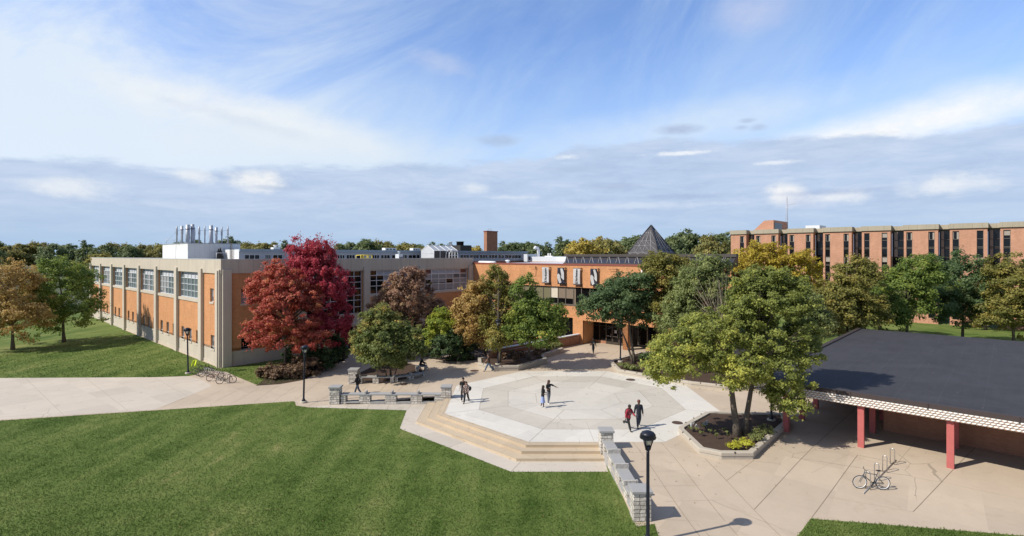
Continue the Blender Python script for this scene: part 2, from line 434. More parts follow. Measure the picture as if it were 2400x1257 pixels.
MAT['lawn'] = grass_mat('lawn_turf'); MAT['blade'] = grass_mat('grass_blades', True)
def rgb(r, g, b): return lin((r, g, b))[:3]
LB = 2.6
LEAF = {
 'red': leaf_mat('red_maple_leaves', [(0, (.085, .02, .018)), (.35, (.18, .04, .03)), (.65, (.25, .072, .046)), (.85, (.25, .105, .05)), (1, (.15, .11, .03))], .3),
 'crimson': leaf_mat('crimson_maple_leaves', [(0, (.075, .012, .017)), (.4, (.20, .026, .038)), (.75, (.28, .045, .06)), (1, (.33, .10, .10))], .3),
 'plum': leaf_mat('brown_red_leaves', [(0, (.06, .032, .028)), (.4, (.135, .08, .056)), (.7, (.19, .122, .08)), (1, (.13, .11, .05))], .25),
 'green': leaf_mat('green_leaves', [(0, (.03, .042, .014)), (.4, (.066, .084, .026)), (.7, (.10, .112, .034)), (.85, (.155, .135, .04)), (1, (.24, .16, .045))], .3),
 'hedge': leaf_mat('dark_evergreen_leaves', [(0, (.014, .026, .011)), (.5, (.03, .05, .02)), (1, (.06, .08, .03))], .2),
 'lime': leaf_mat('lime_leaves', [(0, (.05, .075, .015)), (.5, (.12, .15, .025)), (1, (.24, .24, .04))], .35),
 'amber': leaf_mat('amber_leaves', [(0, (.09, .062, .022)), (.4, (.19, .125, .046)), (.7, (.27, .175, .064)), (1, (.17, .14, .05))], .3),
 'olive': leaf_mat('olive_leaves', [(0, (.045, .05, .014)), (.4, (.095, .095, .026)), (.75, (.15, .13, .036)), (1, (.20, .15, .04))], .3),
 'mid': leaf_mat('mid_green_leaves', [(0, (.03, .05, .014)), (.4, (.07, .10, .024)), (.8, (.12, .145, .03)), (.94, (.17, .16, .035)), (1, (.36, .24, .03))], .32),
 'deep': leaf_mat('deep_green_leaves', [(0, (.02, .036, .016)), (.45, (.045, .072, .03)), (.8, (.075, .10, .042)), (1, (.11, .13, .05))], .3),
 'sage': leaf_mat('grey_green_leaves', [(0, (.042, .055, .02)), (.45, (.09, .11, .04)), (.8, (.138, .15, .056)), (1, (.19, .175, .055))], .3),
 'ginkgo': leaf_mat('ginkgo_leaves', [(0, (.04, .054, .016)), (.35, (.092, .108, .03)), (.65, (.155, .168, .042)), (.85, (.245, .235, .05)), (1, (.36, .32, .06))], .34),
 'gold': leaf_mat('golden_leaves', [(0, (.08, .066, .014)), (.4, (.19, .145, .024)), (.75, (.28, .20, .028)), (1, (.16, .145, .032))], .35),
 'far': leaf_mat('far_green_leaves', [(0, (.035, .05, .024)), (.5, (.07, .09, .04)), (1, (.11, .125, .055))], .25),
 'far_olive': leaf_mat('far_olive_leaves', [(0, (.06, .062, .022)), (.5, (.11, .105, .035)), (1, (.17, .14, .045))], .25),
 'far_gold': leaf_mat('far_golden_leaves', [(0, (.10, .085, .022)), (.5, (.19, .15, .033)), (1, (.28, .20, .045))], .25),
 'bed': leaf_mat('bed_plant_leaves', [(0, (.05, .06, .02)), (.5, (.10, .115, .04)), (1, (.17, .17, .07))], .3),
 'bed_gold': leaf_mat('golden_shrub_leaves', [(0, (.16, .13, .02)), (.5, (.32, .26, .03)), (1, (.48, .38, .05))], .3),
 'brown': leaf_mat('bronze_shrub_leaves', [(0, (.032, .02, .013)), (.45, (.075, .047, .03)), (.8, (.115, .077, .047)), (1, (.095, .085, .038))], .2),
 'pink': leaf_mat('pink_petals', [(0, (.6, .36, .40)), (1, (.82, .70, .72))], .2),
}
# ---------------------------------------------------------------- camera, sun, sky
cam = bpy.data.cameras.new('camera'); co = bpy.data.objects.new('camera', cam); COL.objects.link(co)
co.location = (0, 0, H); co.rotation_euler = (R(90), 0, 0)
cam.sensor_width = 36; cam.lens = 36 * F / 2400; cam.shift_y = -29.5 / 2400; cam.clip_start = .5; cam.clip_end = 9000
S.camera = co
SUN_EL, SUN_DIR = R(41.5), Vector((-math.cos(R(19.8)), -math.sin(R(19.8)), 0))
sl = bpy.data.lights.new('sun', 'SUN'); sl.energy = 5.0; sl.angle = R(.53); sl.color = (1, .925, .80)
so = bpy.data.objects.new('sun', sl); COL.objects.link(so)
ts = Vector((SUN_DIR.x * math.cos(SUN_EL), SUN_DIR.y * math.cos(SUN_EL), math.sin(SUN_EL)))
so.rotation_euler = ts.to_track_quat('Z', 'Y').to_euler(); so.location = ts * 100

W = bpy.data.worlds.new('World'); S.world = W; W.use_nodes = True
t = NT(W.node_tree)
d = t.n('ShaderNodeTexCoord').outputs['Generated']
sp = t.n('ShaderNodeSeparateXYZ'); t.l(d, sp.inputs[0])
az = t.math('ARCTAN2', sp.outputs[0], sp.outputs[1]); el = t.math('ARCSINE', sp.outputs[2])
sk = t.n('ShaderNodeTexSky', sky_type='NISHITA'); sk.sun_disc = False
sk.sun_elevation = SUN_EL; sk.sun_rotation = math.atan2(ts.x, ts.y); sk.air_density = 1.0; sk.dust_density = .6; sk.ozone_density = 1.6; sk.altitude = 200
BG = .12
def C(r, g, b): c = lin((r, g, b)); return (c[0] / BG, c[1] / BG, c[2] / BG, 1)   # cloud brightness on the scale of the sky texture
ae = t.comb(az, el)
elc = t.math('MAXIMUM', el, 0.0)
clear = t.mix(1.0, sk.outputs[0], (1.27, 1.44, 1.80, 1), 'MULTIPLY')
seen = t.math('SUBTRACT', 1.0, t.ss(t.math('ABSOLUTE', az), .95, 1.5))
# thin high haze, thicker low down and towards the sun
low = t.math('SUBTRACT', 1.0, t.ss(elc, .06, .42))
west = t.math('SUBTRACT', 1.0, t.ss(az, -.62, .12))
fan = t.noise(t.mapv(t.mapv(ae, (1, 1, 1), (0, 0, 0), (0, 0, R(-24))), (1.9, 5.4, 1), (.3, .1, 0)), 1.0, 9, .64, .55)
fan2 = t.noise(t.mapv(t.mapv(ae, (1, 1, 1), (0, 0, 0), (0, 0, R(-52))), (2.6, 6.6, 1), (1.7, .4, 0)), 1.0, 9, .64, .6)
east = t.ss(az, .02, .3)
streak = t.mix(east, fan, fan2)
stv = t.n('ShaderNodeSeparateColor'); t.l(streak, stv.inputs[0]); stv = stv.outputs[0]
hz = t.math('ADD', t.math('MULTIPLY', t.ss(stv, .31, .76), t.math('MULTIPLY_ADD', west, .42, .42)), t.math('MULTIPLY', t.math('MULTIPLY', low, t.math('MULTIPLY_ADD', west, .35, .6)), t.math('MULTIPLY_ADD', fan, .8, .5)))
hz = t.math('ADD', hz, t.math('MULTIPLY', t.math('MULTIPLY', west, low), .3), clamp=True)
clear = t.mix(t.math('MULTIPLY', t.math('SUBTRACT', 1.0, seen), .62), clear, C(124, 122, 118))  # grey cloud added to the unseen sky behind, to take blue out of shadows
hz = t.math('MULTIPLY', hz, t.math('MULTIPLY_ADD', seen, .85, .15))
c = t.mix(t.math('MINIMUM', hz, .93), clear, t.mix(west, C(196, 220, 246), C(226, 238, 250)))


def AE(px, py): return math.atan((px - CX) / F), math.atan((YH - py) / math.hypot(F, px - CX))
def blob(px, py, wx, wy, nz=.6, sc=60, rot=0.0):
    a0, e0 = AE(px, py)
    v = t.mapv(ae, (1, 1, 1), (-a0, -e0, 0)); v = t.mapv(v, (F / wx, F / wy, 1), (0, 0, 0), (0, 0, rot)) if not rot else t.mapv(t.mapv(v, (1, 1, 1), (0, 0, 0), (0, 0, rot)), (F / wx, F / wy, 1))
    le = t.n('ShaderNodeVectorMath', operation='LENGTH'); t.l(v, le.inputs[0])
    n = t.noise(t.mapv(ae, (sc * .55, sc, 1)), 1.0, 5, .6)
    n2_ = t.noise(t.mapv(ae, (sc * 2.2, sc * 3.4, 1)), 1.0, 5, .65)
    return t.math('MULTIPLY', t.ss(t.math('ADD', le.outputs['Value'], t.math('MULTIPLY_ADD', n, nz * 2.4, -nz * 1.2)), 1.3, .1), t.math('MULTIPLY_ADD', n2_, .9, .5), clamp=True)


# bright bank in the west, white bank low in the east
c = t.mix(t.math('MULTIPLY', blob(560, 268, 330, 46, .7, 16, R(8)), .8), c, C(243, 246, 248))
c = t.mix(t.math('MULTIPLY', blob(600, 292, 190, 16, .8, 30, R(10)), .5), c, C(200, 216, 238))
c = t.mix(t.math('MULTIPLY', blob(700, 345, 420, 60, .5, 12), .6), c, C(231, 240, 248))
c = t.mix(t.math('MULTIPLY', blob(2070, 310, 330, 52, .3, 14, R(-9)), 1.0), c, C(250, 252, 254))
c = t.mix(t.math('MULTIPLY', blob(1600, 300, 420, 55, .5, 10, R(-5)), .6), c, C(222, 236, 250))
c = t.mix(t.math('MULTIPLY', blob(1030, 148, 85, 26, .6, 26, R(12)), .42), c, C(205, 214, 236))
c = t.mix(t.math('MULTIPLY', blob(1765, 30, 90, 42, .4, 20), .55), c, C(205, 212, 238))
# the layer of flat grey-blue cloud over the horizon
edge = t.noise(t.mapv(ae, (5, 16, 1), (2.2, 0, 0)), 1.0, 7, .62)
e0 = t.ramp(t.math('MULTIPLY_ADD', az, .5, .5), [(0, (.30,) * 3), (.21, (.325,) * 3), (.33, (.37,) * 3), (.475, (.40,) * 3), (.525, (.43,) * 3), (.555, (.475,) * 3), (.68, (.465,) * 3), (.80, (.44,) * 3), (1, (.42,) * 3)])
eg = t.n('ShaderNodeSeparateColor'); t.l(e0, eg.inputs[0])
top = t.math('MULTIPLY_ADD', eg.outputs[0], .42, t.math('MULTIPLY_ADD', edge, .075, -.0375))
deck = t.ss(t.math('SUBTRACT', el, top), .008, -.007)
deckn = t.noise(t.mapv(ae, (4, 30, 1), (.4, 3, 0)), 1.0, 7, .62, .5)
deckm = t.noise(t.mapv(ae, (9, 44, 1)), 1.0, 9, .7, .5)
dk = t.ramp(t.math('MULTIPLY_ADD', deckm, .62, t.math('MULTIPLY', deckn, .38)), [(.34, C(176, 196, 226)), (.5, C(190, 208, 235)), (.62, C(203, 217, 240)), (.74, C(222, 232, 246))])
dk = t.mix(t.math('MULTIPLY', t.ss(el, .10, .0), .8), dk, C(168, 197, 228))
c = t.mix(t.math('MULTIPLY', deck, .93), c, dk)
for px, py, wx, wy, nz, cc, a in [
    (1590, 303, 52, 13, .5, (176, 192, 222), .85), (1165, 330, 56, 14, .5, (178, 197, 226), .8), (1752, 283, 20, 6, .4, (182, 199, 228), .8),
    (1737, 299, 17, 6, .4, (182, 199, 228), .8), (1778, 298, 20, 8, .4, (182, 199, 228), .7), (604, 423, 62, 24, .8, (244, 246, 248), .95),
    (640, 441, 60, 6, .5, (178, 194, 220), .5), (455, 414, 40, 17, .9, (236, 241, 247), .85), (1113, 441, 38, 12, .8, (226, 234, 245), .8),
    (1843, 457, 46, 28, .7, (250, 250, 250), .97), (1880, 470, 50, 22, .6, (196, 208, 232), .6), (1956, 462, 66, 16, .9, (238, 242, 248), .85),
    (1600, 359, 72, 5, .9, (244, 248, 253), .9), (1820, 381, 44, 5, .9, (238, 244, 252), .8), (1325, 369, 36, 6, .9, (232, 240, 250), .8),
    (1440, 437, 85, 12, .8, (170, 188, 218), .6), (1350, 397, 75, 10, .7, (176, 194, 222), .6), (1600, 461, 130, 8, .5, (168, 188, 220), .7),
    (1960, 450, 130, 7, .5, (172, 190, 222), .6), (1380, 470, 90, 6, .6, (176, 196, 226), .5), (1500, 482, 180, 9, .6, (222, 232, 246), .6),
    (1200, 463, 60, 5, .8, (225, 234, 246), .6), (400, 480, 80, 8, .7, (206, 220, 240), .6), (1010, 522, 60, 6, .7, (200, 216, 240), .5), (160, 440, 70, 22, .8, (236, 241, 247), .8), (2230, 430, 80, 24, .8, (240, 244, 249), .8)]:
    c = t.mix(t.math('MULTIPLY', blob(px, py, wx, wy, nz, 40 if wy > 9 else 70), a), c, C(*cc))
# mist on the horizon and a dull ground below it
c = t.mix(t.math('MULTIPLY', t.ss(el, .035, -.005), .55), c, C(170, 200, 231))
c = t.mix(t.ss(el, -.002, -.03), c, C(120, 125, 110))
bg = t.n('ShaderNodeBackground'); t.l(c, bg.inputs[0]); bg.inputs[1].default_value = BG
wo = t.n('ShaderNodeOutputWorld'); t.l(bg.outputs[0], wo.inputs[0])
S.view_settings.view_transform = 'Standard'; S.view_settings.look = 'None'; S.view_settings.exposure = 0; S.view_settings.gamma = 1
S.render.film_transparent = False
S.cycles.max_bounces = 6; S.cycles.transparent_max_bounces = 8; S.cycles.use_denoising = True

# ---------------------------------------------------------------- ground
def sheet(name, pts, mats, zf=None, dz=0.0, step=1.6, lines=(), line_m=1, kind='structure', parent=None):
    """a surface cut to an outline and laid over the ground, with its joints"""
    bm = bmesh.new()
    vs = [bm.verts.new((p[0], p[1], 0)) for p in pts]
    f = bm.faces.new(vs); f.normal_update()
    if f.normal.z < 0: f.normal_flip()
    bmesh.ops.triangulate(bm, faces=bm.faces[:])
    if zf:
        for _ in range(11):
            es = [e for e in bm.edges if e.calc_length() > (step if -34 < (e.verts[0].co.x + e.verts[1].co.x) / 2 < 30 and 14 < (e.verts[0].co.y + e.verts[1].co.y) / 2 < 62 else 9)]
            if not es: break
            bmesh.ops.subdivide_edges(bm, edges=es, cuts=1)
            bmesh.ops.triangulate(bm, faces=bm.faces[:])
    for v in bm.verts: v.co.z = (zf(v.co.x, v.co.y) if zf else 0) + dz
    for ln in lines:
        w = ln[2] if len(ln) > 2 else .02; mi = ln[3] if len(ln) > 3 else line_m
        a, b = Vector(ln[0][:2]), Vector(ln[1][:2]); n = max(1, int((b - a).length / 1.0)); p = (b - a).normalized(); q = Vector((-p.y, p.x)) * w / 2
        prev = None
        for i in range(n + 1):
            c0 = a.lerp(b, i / n) + q * 0
            pr = [bm.verts.new((c0.x + s * q.x, c0.y + s * q.y, (zf(c0.x, c0.y) if zf else 0) + dz + .004)) for s in (-1, 1)]
            if prev:
                ff = bm.faces.new((prev[0], pr[0], pr[1], prev[1])); ff.material_index = mi; ff.normal_update()
                if ff.normal.z < 0: ff.normal_flip()
            prev = pr
    for f in bm.faces:
        f.normal_update()
        if f.normal.z < 0: f.normal_flip()
    me = bpy.data.meshes.new(name); bm.to_mesh(me); bm.free()
    for m in (mats if isinstance(mats, list) else [mats]): me.materials.append(m)
    o = bpy.data.objects.new(name, me); COL.objects.link(o)
    if kind: o['kind'] = kind
    if parent is not None: o.parent = parent
    return o


MAT['far_ground'] = plain('far_ground', (.06, .075, .03), .95, 0, .4, .02)
sheet('ground', [(-4000, -200), (4000, -200), (4000, 7000), (-4000, 7000)], MAT['far_ground'], None, -.62)
sheet('lawn', [(-140, 6), (120, 6), (120, 112), (-140, 112)], MAT['lawn'], None, -.454)
LAWN_PX = [(-260, 1010), (0, 986), (362, 962), (690, 940.5), (694, 951), (722, 955), (953, 962), (937, 1005), (1198, 1106), (1425, 1106), (1484, 1222), (1536, 1230), (1552, 1275), (1560, 1700)]
LAWN = [at(x, y, -.45).to_2d() for x, y in LAWN_PX] + [at(-900, 1700, -.45).to_2d(), Vector((-60, 30))]
OC = Vector((5.1, 42.0)); SIDE = 8.17


def octo(ap): return [OC + Vector((ap / math.cos(R(22.5)) * math.cos(R(22.5 + 45 * k)), ap / math.cos(R(22.5)) * math.sin(R(22.5 + 45 * k)))) for k in range(8)]


O0 = octo(9.86)          # 0,1: upper right ... 3,4: left ... 5,6: front
def L2(a, b, w=.02, m=1): return (at(*a), at(*b), w, m)
joints = [L2((440, 930), (496, 905)), L2((455, 945), (523, 913)), L2((500, 944), (565, 910)), L2((549, 943), (609, 908)), L2((596, 942), (652, 903)),
          L2((643, 940), (693, 906)), L2((691, 939), (752, 892)), L2((724, 952), (822, 901)), L2((380, 955), (440, 930)), L2((300, 962), (368, 925)), L2((220, 967), (290, 930)), L2((140, 975), (215, 935)),
          L2((850, 917), (864, 902)), L2((890, 918), (905, 901)), L2((932, 918), (953, 895)), L2((975, 918), (984, 900)), L2((800, 925), (820, 906)),
          L2((1483, 1036), (1640, 1257)), L2((1548, 1036), (1730, 1257)), L2((1652, 1075), (1703, 1127), .03), L2((1703, 1127), (1835, 1262), .02),
          L2((1768, 1078), (1703, 1127)), L2((2005, 958), (1768, 1194), .03), L2((2010, 1067), (1902, 1214), .03), L2((2010, 1067), (2100, 1085), .03), L2((1560, 1176), (1690, 1172), .015, 2),
          L2((1470, 1105), (1600, 1104), .015, 2), L2((1490, 1140), (1640, 1138), .015, 2), L2((1530, 1217), (1640, 1222), .015, 2), L2((1440, 1060), (1560, 1062), .015, 2),
          L2((1940, 1165), (2140, 1200), .02, 2), L2((1900, 1110), (2000, 1060), .01, 2), L2((1410, 869), (1372, 812)), L2((1330, 868), (1405, 806)), L2((1380, 865), (1450, 822)), L2((1250, 868), (1340, 822)),
          L2((1040, 880), (1110, 850)), L2((1000, 890), (1060, 850)), L2((2100, 1090), (2180, 1000), .02, 2), L2((2140, 1200), (2330, 1010), .03)]
pave_pts = [at(-300, 1012), at(0, 986), at(362, 962), at(690, 940.5), at(694, 951), at(722, 955), at(770, 949)]
pave_pts = [p.to_2d() for p in pave_pts] + [Vector((-4.72, 42.3))]
def ring_pts(ap, i0, i1): o = octo(ap); return [o[i] for i in range(i0, i1 + 1)]
pave_pts += [Vector((-5.35, 41.9)), octo(10.36)[4], octo(10.36)[5], Vector((5.2, OC.y - 10.36)), Vector((5.2, 31.3)), Vector((5.35, 23.0))]
pave_pts += [at(1534, 1228).to_2d(), at(1550, 1275).to_2d(), Vector((5.0, 12)), Vector((60, 12)), Vector((60, 36)), Vector((37, 63)), Vector((22, 84)), Vector((-60, 84)), Vector((-75, 60))]
sheet('pavement', pave_pts, [MAT['pave'], MAT['joint'], MAT['joint_soft']], zg, 0, 1.5, joints)
sheet('pale_path', [at(*p).to_2d() for p in [(-280, 888), (362, 884.5), (440, 882.5), (470, 889), (498, 905), (440, 930), (362, 960.5), (0, 984), (-280, 1008)]], [MAT['pave_pale'], MAT['joint_soft']], zg, .005, 1.5,
      [L2((360, 884), (440, 930), .02), L2((200, 886), (300, 963), .02), L2((60, 887), (150, 974), .02)])
# octagonal plaza in rings of different concrete
rl = []
for i in range(8):
    v = O0[i]; rl.append((v, OC.lerp(v, .32), .022, 1))
for ap in (7.5, 5.4, 3.2):
    o = octo(ap); rl += [(o[i], o[(i + 1) % 8], .02, 1) for i in range(8)]
o2 = octo(7.5)
rl += [((O0[5] * .52 + O0[6] * .48), OC.lerp(O0[5] * .52 + O0[6] * .48, .6), .015, 2), ((O0[0] + O0[1]) / 2, OC.lerp((O0[0] + O0[1]) / 2, .6), .015, 2), ((O0[2] + O0[1]) / 2, OC.lerp((O0[2] + O0[1]) / 2, .7), .015, 2)]
sheet('plaza', O0, [MAT['plaza'], MAT['joint'], MAT['joint_soft']], zg, .005, 99, rl)
for nm, ap, ai, mt, dz in (('plaza_outer_ring', 7.5, 5.4, 'plaza_tan', .007), ('plaza_middle_ring', 5.4, 3.2, 'plaza_mid', .007), ('plaza_centre', 3.2, 0, 'plaza_mid', .009)):
    o = octo(ap); bm = MB()
    if ai:
        q = octo(ai)
        for i in range(8):
            j = (i + 1) % 8; bm.quad((*o[i], dz), (*o[j], dz), (*q[j], dz), (*q[i], dz))
    else: bm.add([(*p, dz) for p in o], [tuple(range(8))])
    bm.build(nm, MAT[mt])['kind'] = 'structure'
# lower apron along the steps and the bench wall
ap_pts = [at(722, 955, -.45), at(953, 962, -.45), at(937, 1005, -.45), at(1198, 1106, -.45), at(1425, 1106, -.45)]
ap_pts = [p.to_2d() for p in ap_pts] + [Vector((5.3, 31.0)), Vector((2, 33)), Vector((-4, 40)), Vector((-4.7, 42.6)), at(772, 949, -.45).to_2d()]
sheet('apron', ap_pts, [MAT['pave_pale'], MAT['joint'], MAT['joint_soft']], None, -.446, 99,
      [(at(1198, 1106, -.45), at(1224, 1079, -.45), .02), (at(953, 962, -.45), at(964, 950, -.45), .02), (at(1050, 1050, -.45), at(1095, 1033, -.45), .02),
       (at(766, 960, -.45), at(778, 946, -.45), .015), (at(811, 958, -.45), at(817, 947, -.45), .015), (at(860, 960, -.45), at(866, 949, -.45), .015), (at(906, 961, -.45), at(912, 950, -.45), .015)])
# three risers along the plaza's south-west edge
st = thing('plaza_steps', 'honey coloured concrete steps running round the plaza edge down to the lawn', 'steps')
for k, (a_in, a_out, z1) in enumerate(((9.86, 10.36, .001), (10.36, 10.98, -.149), (10.98, 11.72, -.299))):
    oi, oo = octo(a_in), octo(a_out)
    ip = [Vector((oi[3].x, 42.15)) , oi[4], oi[5], Vector((5.22, OC.y - a_in))]
    op = [Vector((oo[3].x, 42.15)), oo[4], oo[5], Vector((5.32 if k else 5.22, OC.y - a_out))]
    b = MB()
    n = len(ip)
    for i in range(n - 1):
        b.quad((*op[i], z1), (*op[i + 1], z1), (*ip[i + 1], z1), (*ip[i], z1))
        b.quad((*op[i], z1 - .16), (*op[i + 1], z1 - .16), (*op[i + 1], z1), (*op[i], z1))
    nz = b.build('step', [MAT['step']], st)
    nb = MB()
    for i in range(n - 1):
        a, c2 = Vector((*op[i], z1 + .004)), Vector((*op[i + 1], z1 + .004)); inn = (Vector((*ip[i], z1 + .004)) - a).normalized() * .03
        if k == 0:
            nb.quad(a + inn * 12, c2 + inn * 12, c2 + inn * 12.8, a + inn * 12.8)
        nb.quad(a, c2, c2 + inn * .8, a + inn * .8)
    nb.build('nosing', [MAT['joint_soft']], nz)
# slopes of grass and beds by the science building
G1 = [(-300, 888), (362, 884.5), (440, 882), (458, 879), (478, 869), (530, 872), (552, 882), (605, 904), (640, 901), (655, 900), (710, 890), (750, 868), (790, 850), (815, 838)]
gp = [at(*p).to_2d() for p in G1] + [l2w(15, .3).to_2d(), l2w(-.25, -.25).to_2d(), l2w(-.2, 70).to_2d(), Vector((-130, 110))]
sheet('grass_bank', gp, MAT['lawn'], zg, .006, 1.5)
sheet('shrub_bed', [at(*p).to_2d() for p in [(600, 904.5), (655, 901), (712, 891), (752, 869), (792, 851), (818, 838), (800, 825), (700, 850), (630, 880)]], MAT['mulch'], zg, .012)
sheet('tree_bed', [at(*p).to_2d() for p in [(842, 893), (868, 895), (925, 893), (962, 886), (990, 872), (985, 858), (940, 848), (885, 854), (845, 873)]], MAT['mulch'], zg, .008)
sheet('corner_bed', [at(*p).to_2d() for p in [(1012, 841), (1045, 847), (1118, 845), (1130, 815), (1060, 800), (985, 815), (968, 828)]], MAT['mulch'], zg, .008)
G2 = [(1865, 1262), (1900, 1216), (2038, 1227), (2420, 1258), (2420, 1300), (1860, 1300)]
sheet('corner_lawn', [at(*p).to_2d() for p in G2], MAT['lawn'], zg, .006)


# turf: short blades over the near lawn (nobody could count them)
def pip(P, x, y):
    ins = np.zeros(len(x), bool); n = len(P)
    for i in range(n):
        x1, y1 = P[i]; x2, y2 = P[(i + 1) % n]
        c_ = ((y1 > y) != (y2 > y)) & (x < (x2 - x1) * (y - y1) / (y2 - y1 + 1e-12) + x1)
        ins ^= c_
    return ins


def blades(name, poly, n, z, size, seed, lab):
    rg = np.random.default_rng(seed)
    P = [(p[0], p[1]) for p in poly]
    xs = [p[0] for p in P]; ys = [max(p[1], 13.5) for p in P]
    dd = 1 / rg.uniform(1 / max(ys), 1 / min(ys), n * 3)     # denser near the camera
    x = rg.uniform(min(xs), max(xs), n * 3)
    k = pip(P, x, dd) & (np.abs(x / dd) < 1.15); x, y = x[k][:n], dd[k][:n]; n = len(x)
    a = rg.uniform(0, 2 * np.pi, n); s = size * rg.uniform(.5, 1.3, n); x = x + rg.normal(0, .035, n); y = y + rg.normal(0, .035, n)
    w = s * .34
    zz = np.full(n, z) if not callable(z) else np.array([z(a_, b_) for a_, b_ in zip(x, y)])
    ln = rg.normal(0, .5, (n, 2)) * s[:, None]
    v = np.zeros((n, 3, 3), np.float32)
    v[:, 0] = np.stack([x - np.cos(a) * w, y - np.sin(a) * w, zz - .01], 1); v[:, 1] = np.stack([x + np.cos(a) * w, y + np.sin(a) * w, zz - .01], 1)
    v[:, 2] = np.stack([x + ln[:, 0], y + ln[:, 1], zz + s], 1)
    me = bpy.data.meshes.new(name)
    me.vertices.add(n * 3); me.vertices.foreach_set('co', v.reshape(-1))
    me.loops.add(n * 3); me.loops.foreach_set('vertex_index', np.arange(n * 3, dtype=np.int32))
    me.polygons.add(n); me.polygons.foreach_set('loop_start', np.arange(0, n * 3, 3, dtype=np.int32)); me.polygons.foreach_set('loop_total', np.full(n, 3, np.int32))
    at_ = me.attributes.new('tint', 'FLOAT', 'FACE'); at_.data.foreach_set('value', rg.uniform(0, 1, n).astype(np.float32))
    me.materials.append(MAT['blade']); me.update(); me.validate()
    o = bpy.data.objects.new(name, me); COL.objects.link(o)
    return tag(o, lab, 'grass', None, 'stuff')



blades('grass', LAWN, 340000, -.45, .052, 3, 'mown green grass covering the sloping lawn')
blades('grass', [at(*p).to_2d() for p in G2], 12000, lambda a, b: zg(a, b), .07, 4, 'mown green grass of the small corner lawn')
blades('grass', gp[:14] + [l2w(15, .3).to_2d(), l2w(-.25, -.25).to_2d(), l2w(-.2, 40).to_2d()], 30000, lambda a, b: zg(a, b), .09, 5, 'rough grass bank under the brick building')
# fallen leaves lying on the lawn and the paving
lf = MB(); rg = random.Random(11)
for _ in range(420):
    if rg.random() < .62: p = at(rg.uniform(362, 1450), rg.uniform(960, 1257), -.45); z = -.385
    else: p = at(rg.uniform(560, 1900), rg.uniform(835, 1200)); z = p.z + .018
    a = rg.uniform(0, 6.28); s = rg.uniform(.022, .05)
    c_, s_ = math.cos(a) * s, math.sin(a) * s
    lf.add([(p.x + c_, p.y + s_, z), (p.x - s_ * .7, p.y + c_ * .7, z + .012), (p.x - c_, p.y - s_, z), (p.x + s_ * .7, p.y - c_ * .7, z + .012)], [(0, 1, 2, 3)])
for _ in range(420):
    cx__, cy__, sp_ = rg.choice([(1690, 1000, 120), (1640, 1060, 130), (900, 905, 90), (690, 915, 110), (1230, 885, 120), (1480, 890, 90), (1100, 1040, 130), (1250, 1075, 100), (1000, 960, 60), (640, 950, 160)])
    px = rg.gauss(cx__, sp_); py = rg.gauss(cy__, sp_ * .28)
    if py < 845: continue
    p = at(px, py); z = p.z + .02
    if p.x < 5.3 and p.y < 33.0: continue
    a = rg.uniform(0, 6.28); s = rg.uniform(.022, .05); c_, s_ = math.cos(a) * s, math.sin(a) * s
    lf.add([(p.x + c_, p.y + s_, z), (p.x - s_ * .7, p.y + c_ * .7, z + .012), (p.x - c_, p.y - s_, z), (p.x + s_ * .7, p.y - c_ * .7, z + .012)], [(0, 1, 2, 3)])
tag(lf.build('fallen_leaves', [plain('dry_leaf', (.20, .13, .055), .8, 0, .5, 6)]), 'dry fallen leaves scattered over lawn and paving', 'leaves', None, 'stuff')
# ---------------------------------------------------------------- facades
def fp(pl, a, z, out):
    """a point on a facade plane ('x' faces -x, 'y' faces -y, 'Y' faces +y)"""
    if pl[0] == 'x': return (pl[1] - out, a, z)
    if pl[0] == 'y': return (a, pl[1] - out, z)
    return (a, pl[1] + out, z)


def fbox(b, pl, a0, a1, z0, z1, o0, o1, m=0):
    p, q = fp(pl, a0, z0, o0), fp(pl, a1, z1, o1)
    b.box(min(p[0], q[0]), max(p[0], q[0]), min(p[1], q[1]), max(p[1], q[1]), z0, z1, m)


def facade(b, pl, a0, a1, z0, z1, holes, dep=.28, m=0):
    """a wall face with real openings and their reveals"""
    As = sorted({a0, a1} | {h[0] for h in holes} | {h[1] for h in holes}); Zs = sorted({z0, z1} | {h[2] for h in holes} | {h[3] for h in holes})
    for i in range(len(As) - 1):
        for j in range(len(Zs) - 1):
            ca, cz = (As[i] + As[i + 1]) / 2, (Zs[j] + Zs[j + 1]) / 2
            if any(h[0] < ca < h[1] and h[2] < cz < h[3] for h in holes): continue
            b.quad(fp(pl, As[i], Zs[j], 0), fp(pl, As[i + 1], Zs[j], 0), fp(pl, As[i + 1], Zs[j + 1], 0), fp(pl, As[i], Zs[j + 1], 0), m)
    for h in holes:
        c = [fp(pl, h[0], h[2], 0), fp(pl, h[1], h[2], 0), fp(pl, h[1], h[3], 0), fp(pl, h[0], h[3], 0)]
        e = [fp(pl, h[0], h[2], -dep), fp(pl, h[1], h[2], -dep), fp(pl, h[1], h[3], -dep), fp(pl, h[0], h[3], -dep)]
        for i in range(4): b.quad(c[i], c[(i + 1) % 4], e[(i + 1) % 4], e[i], m)


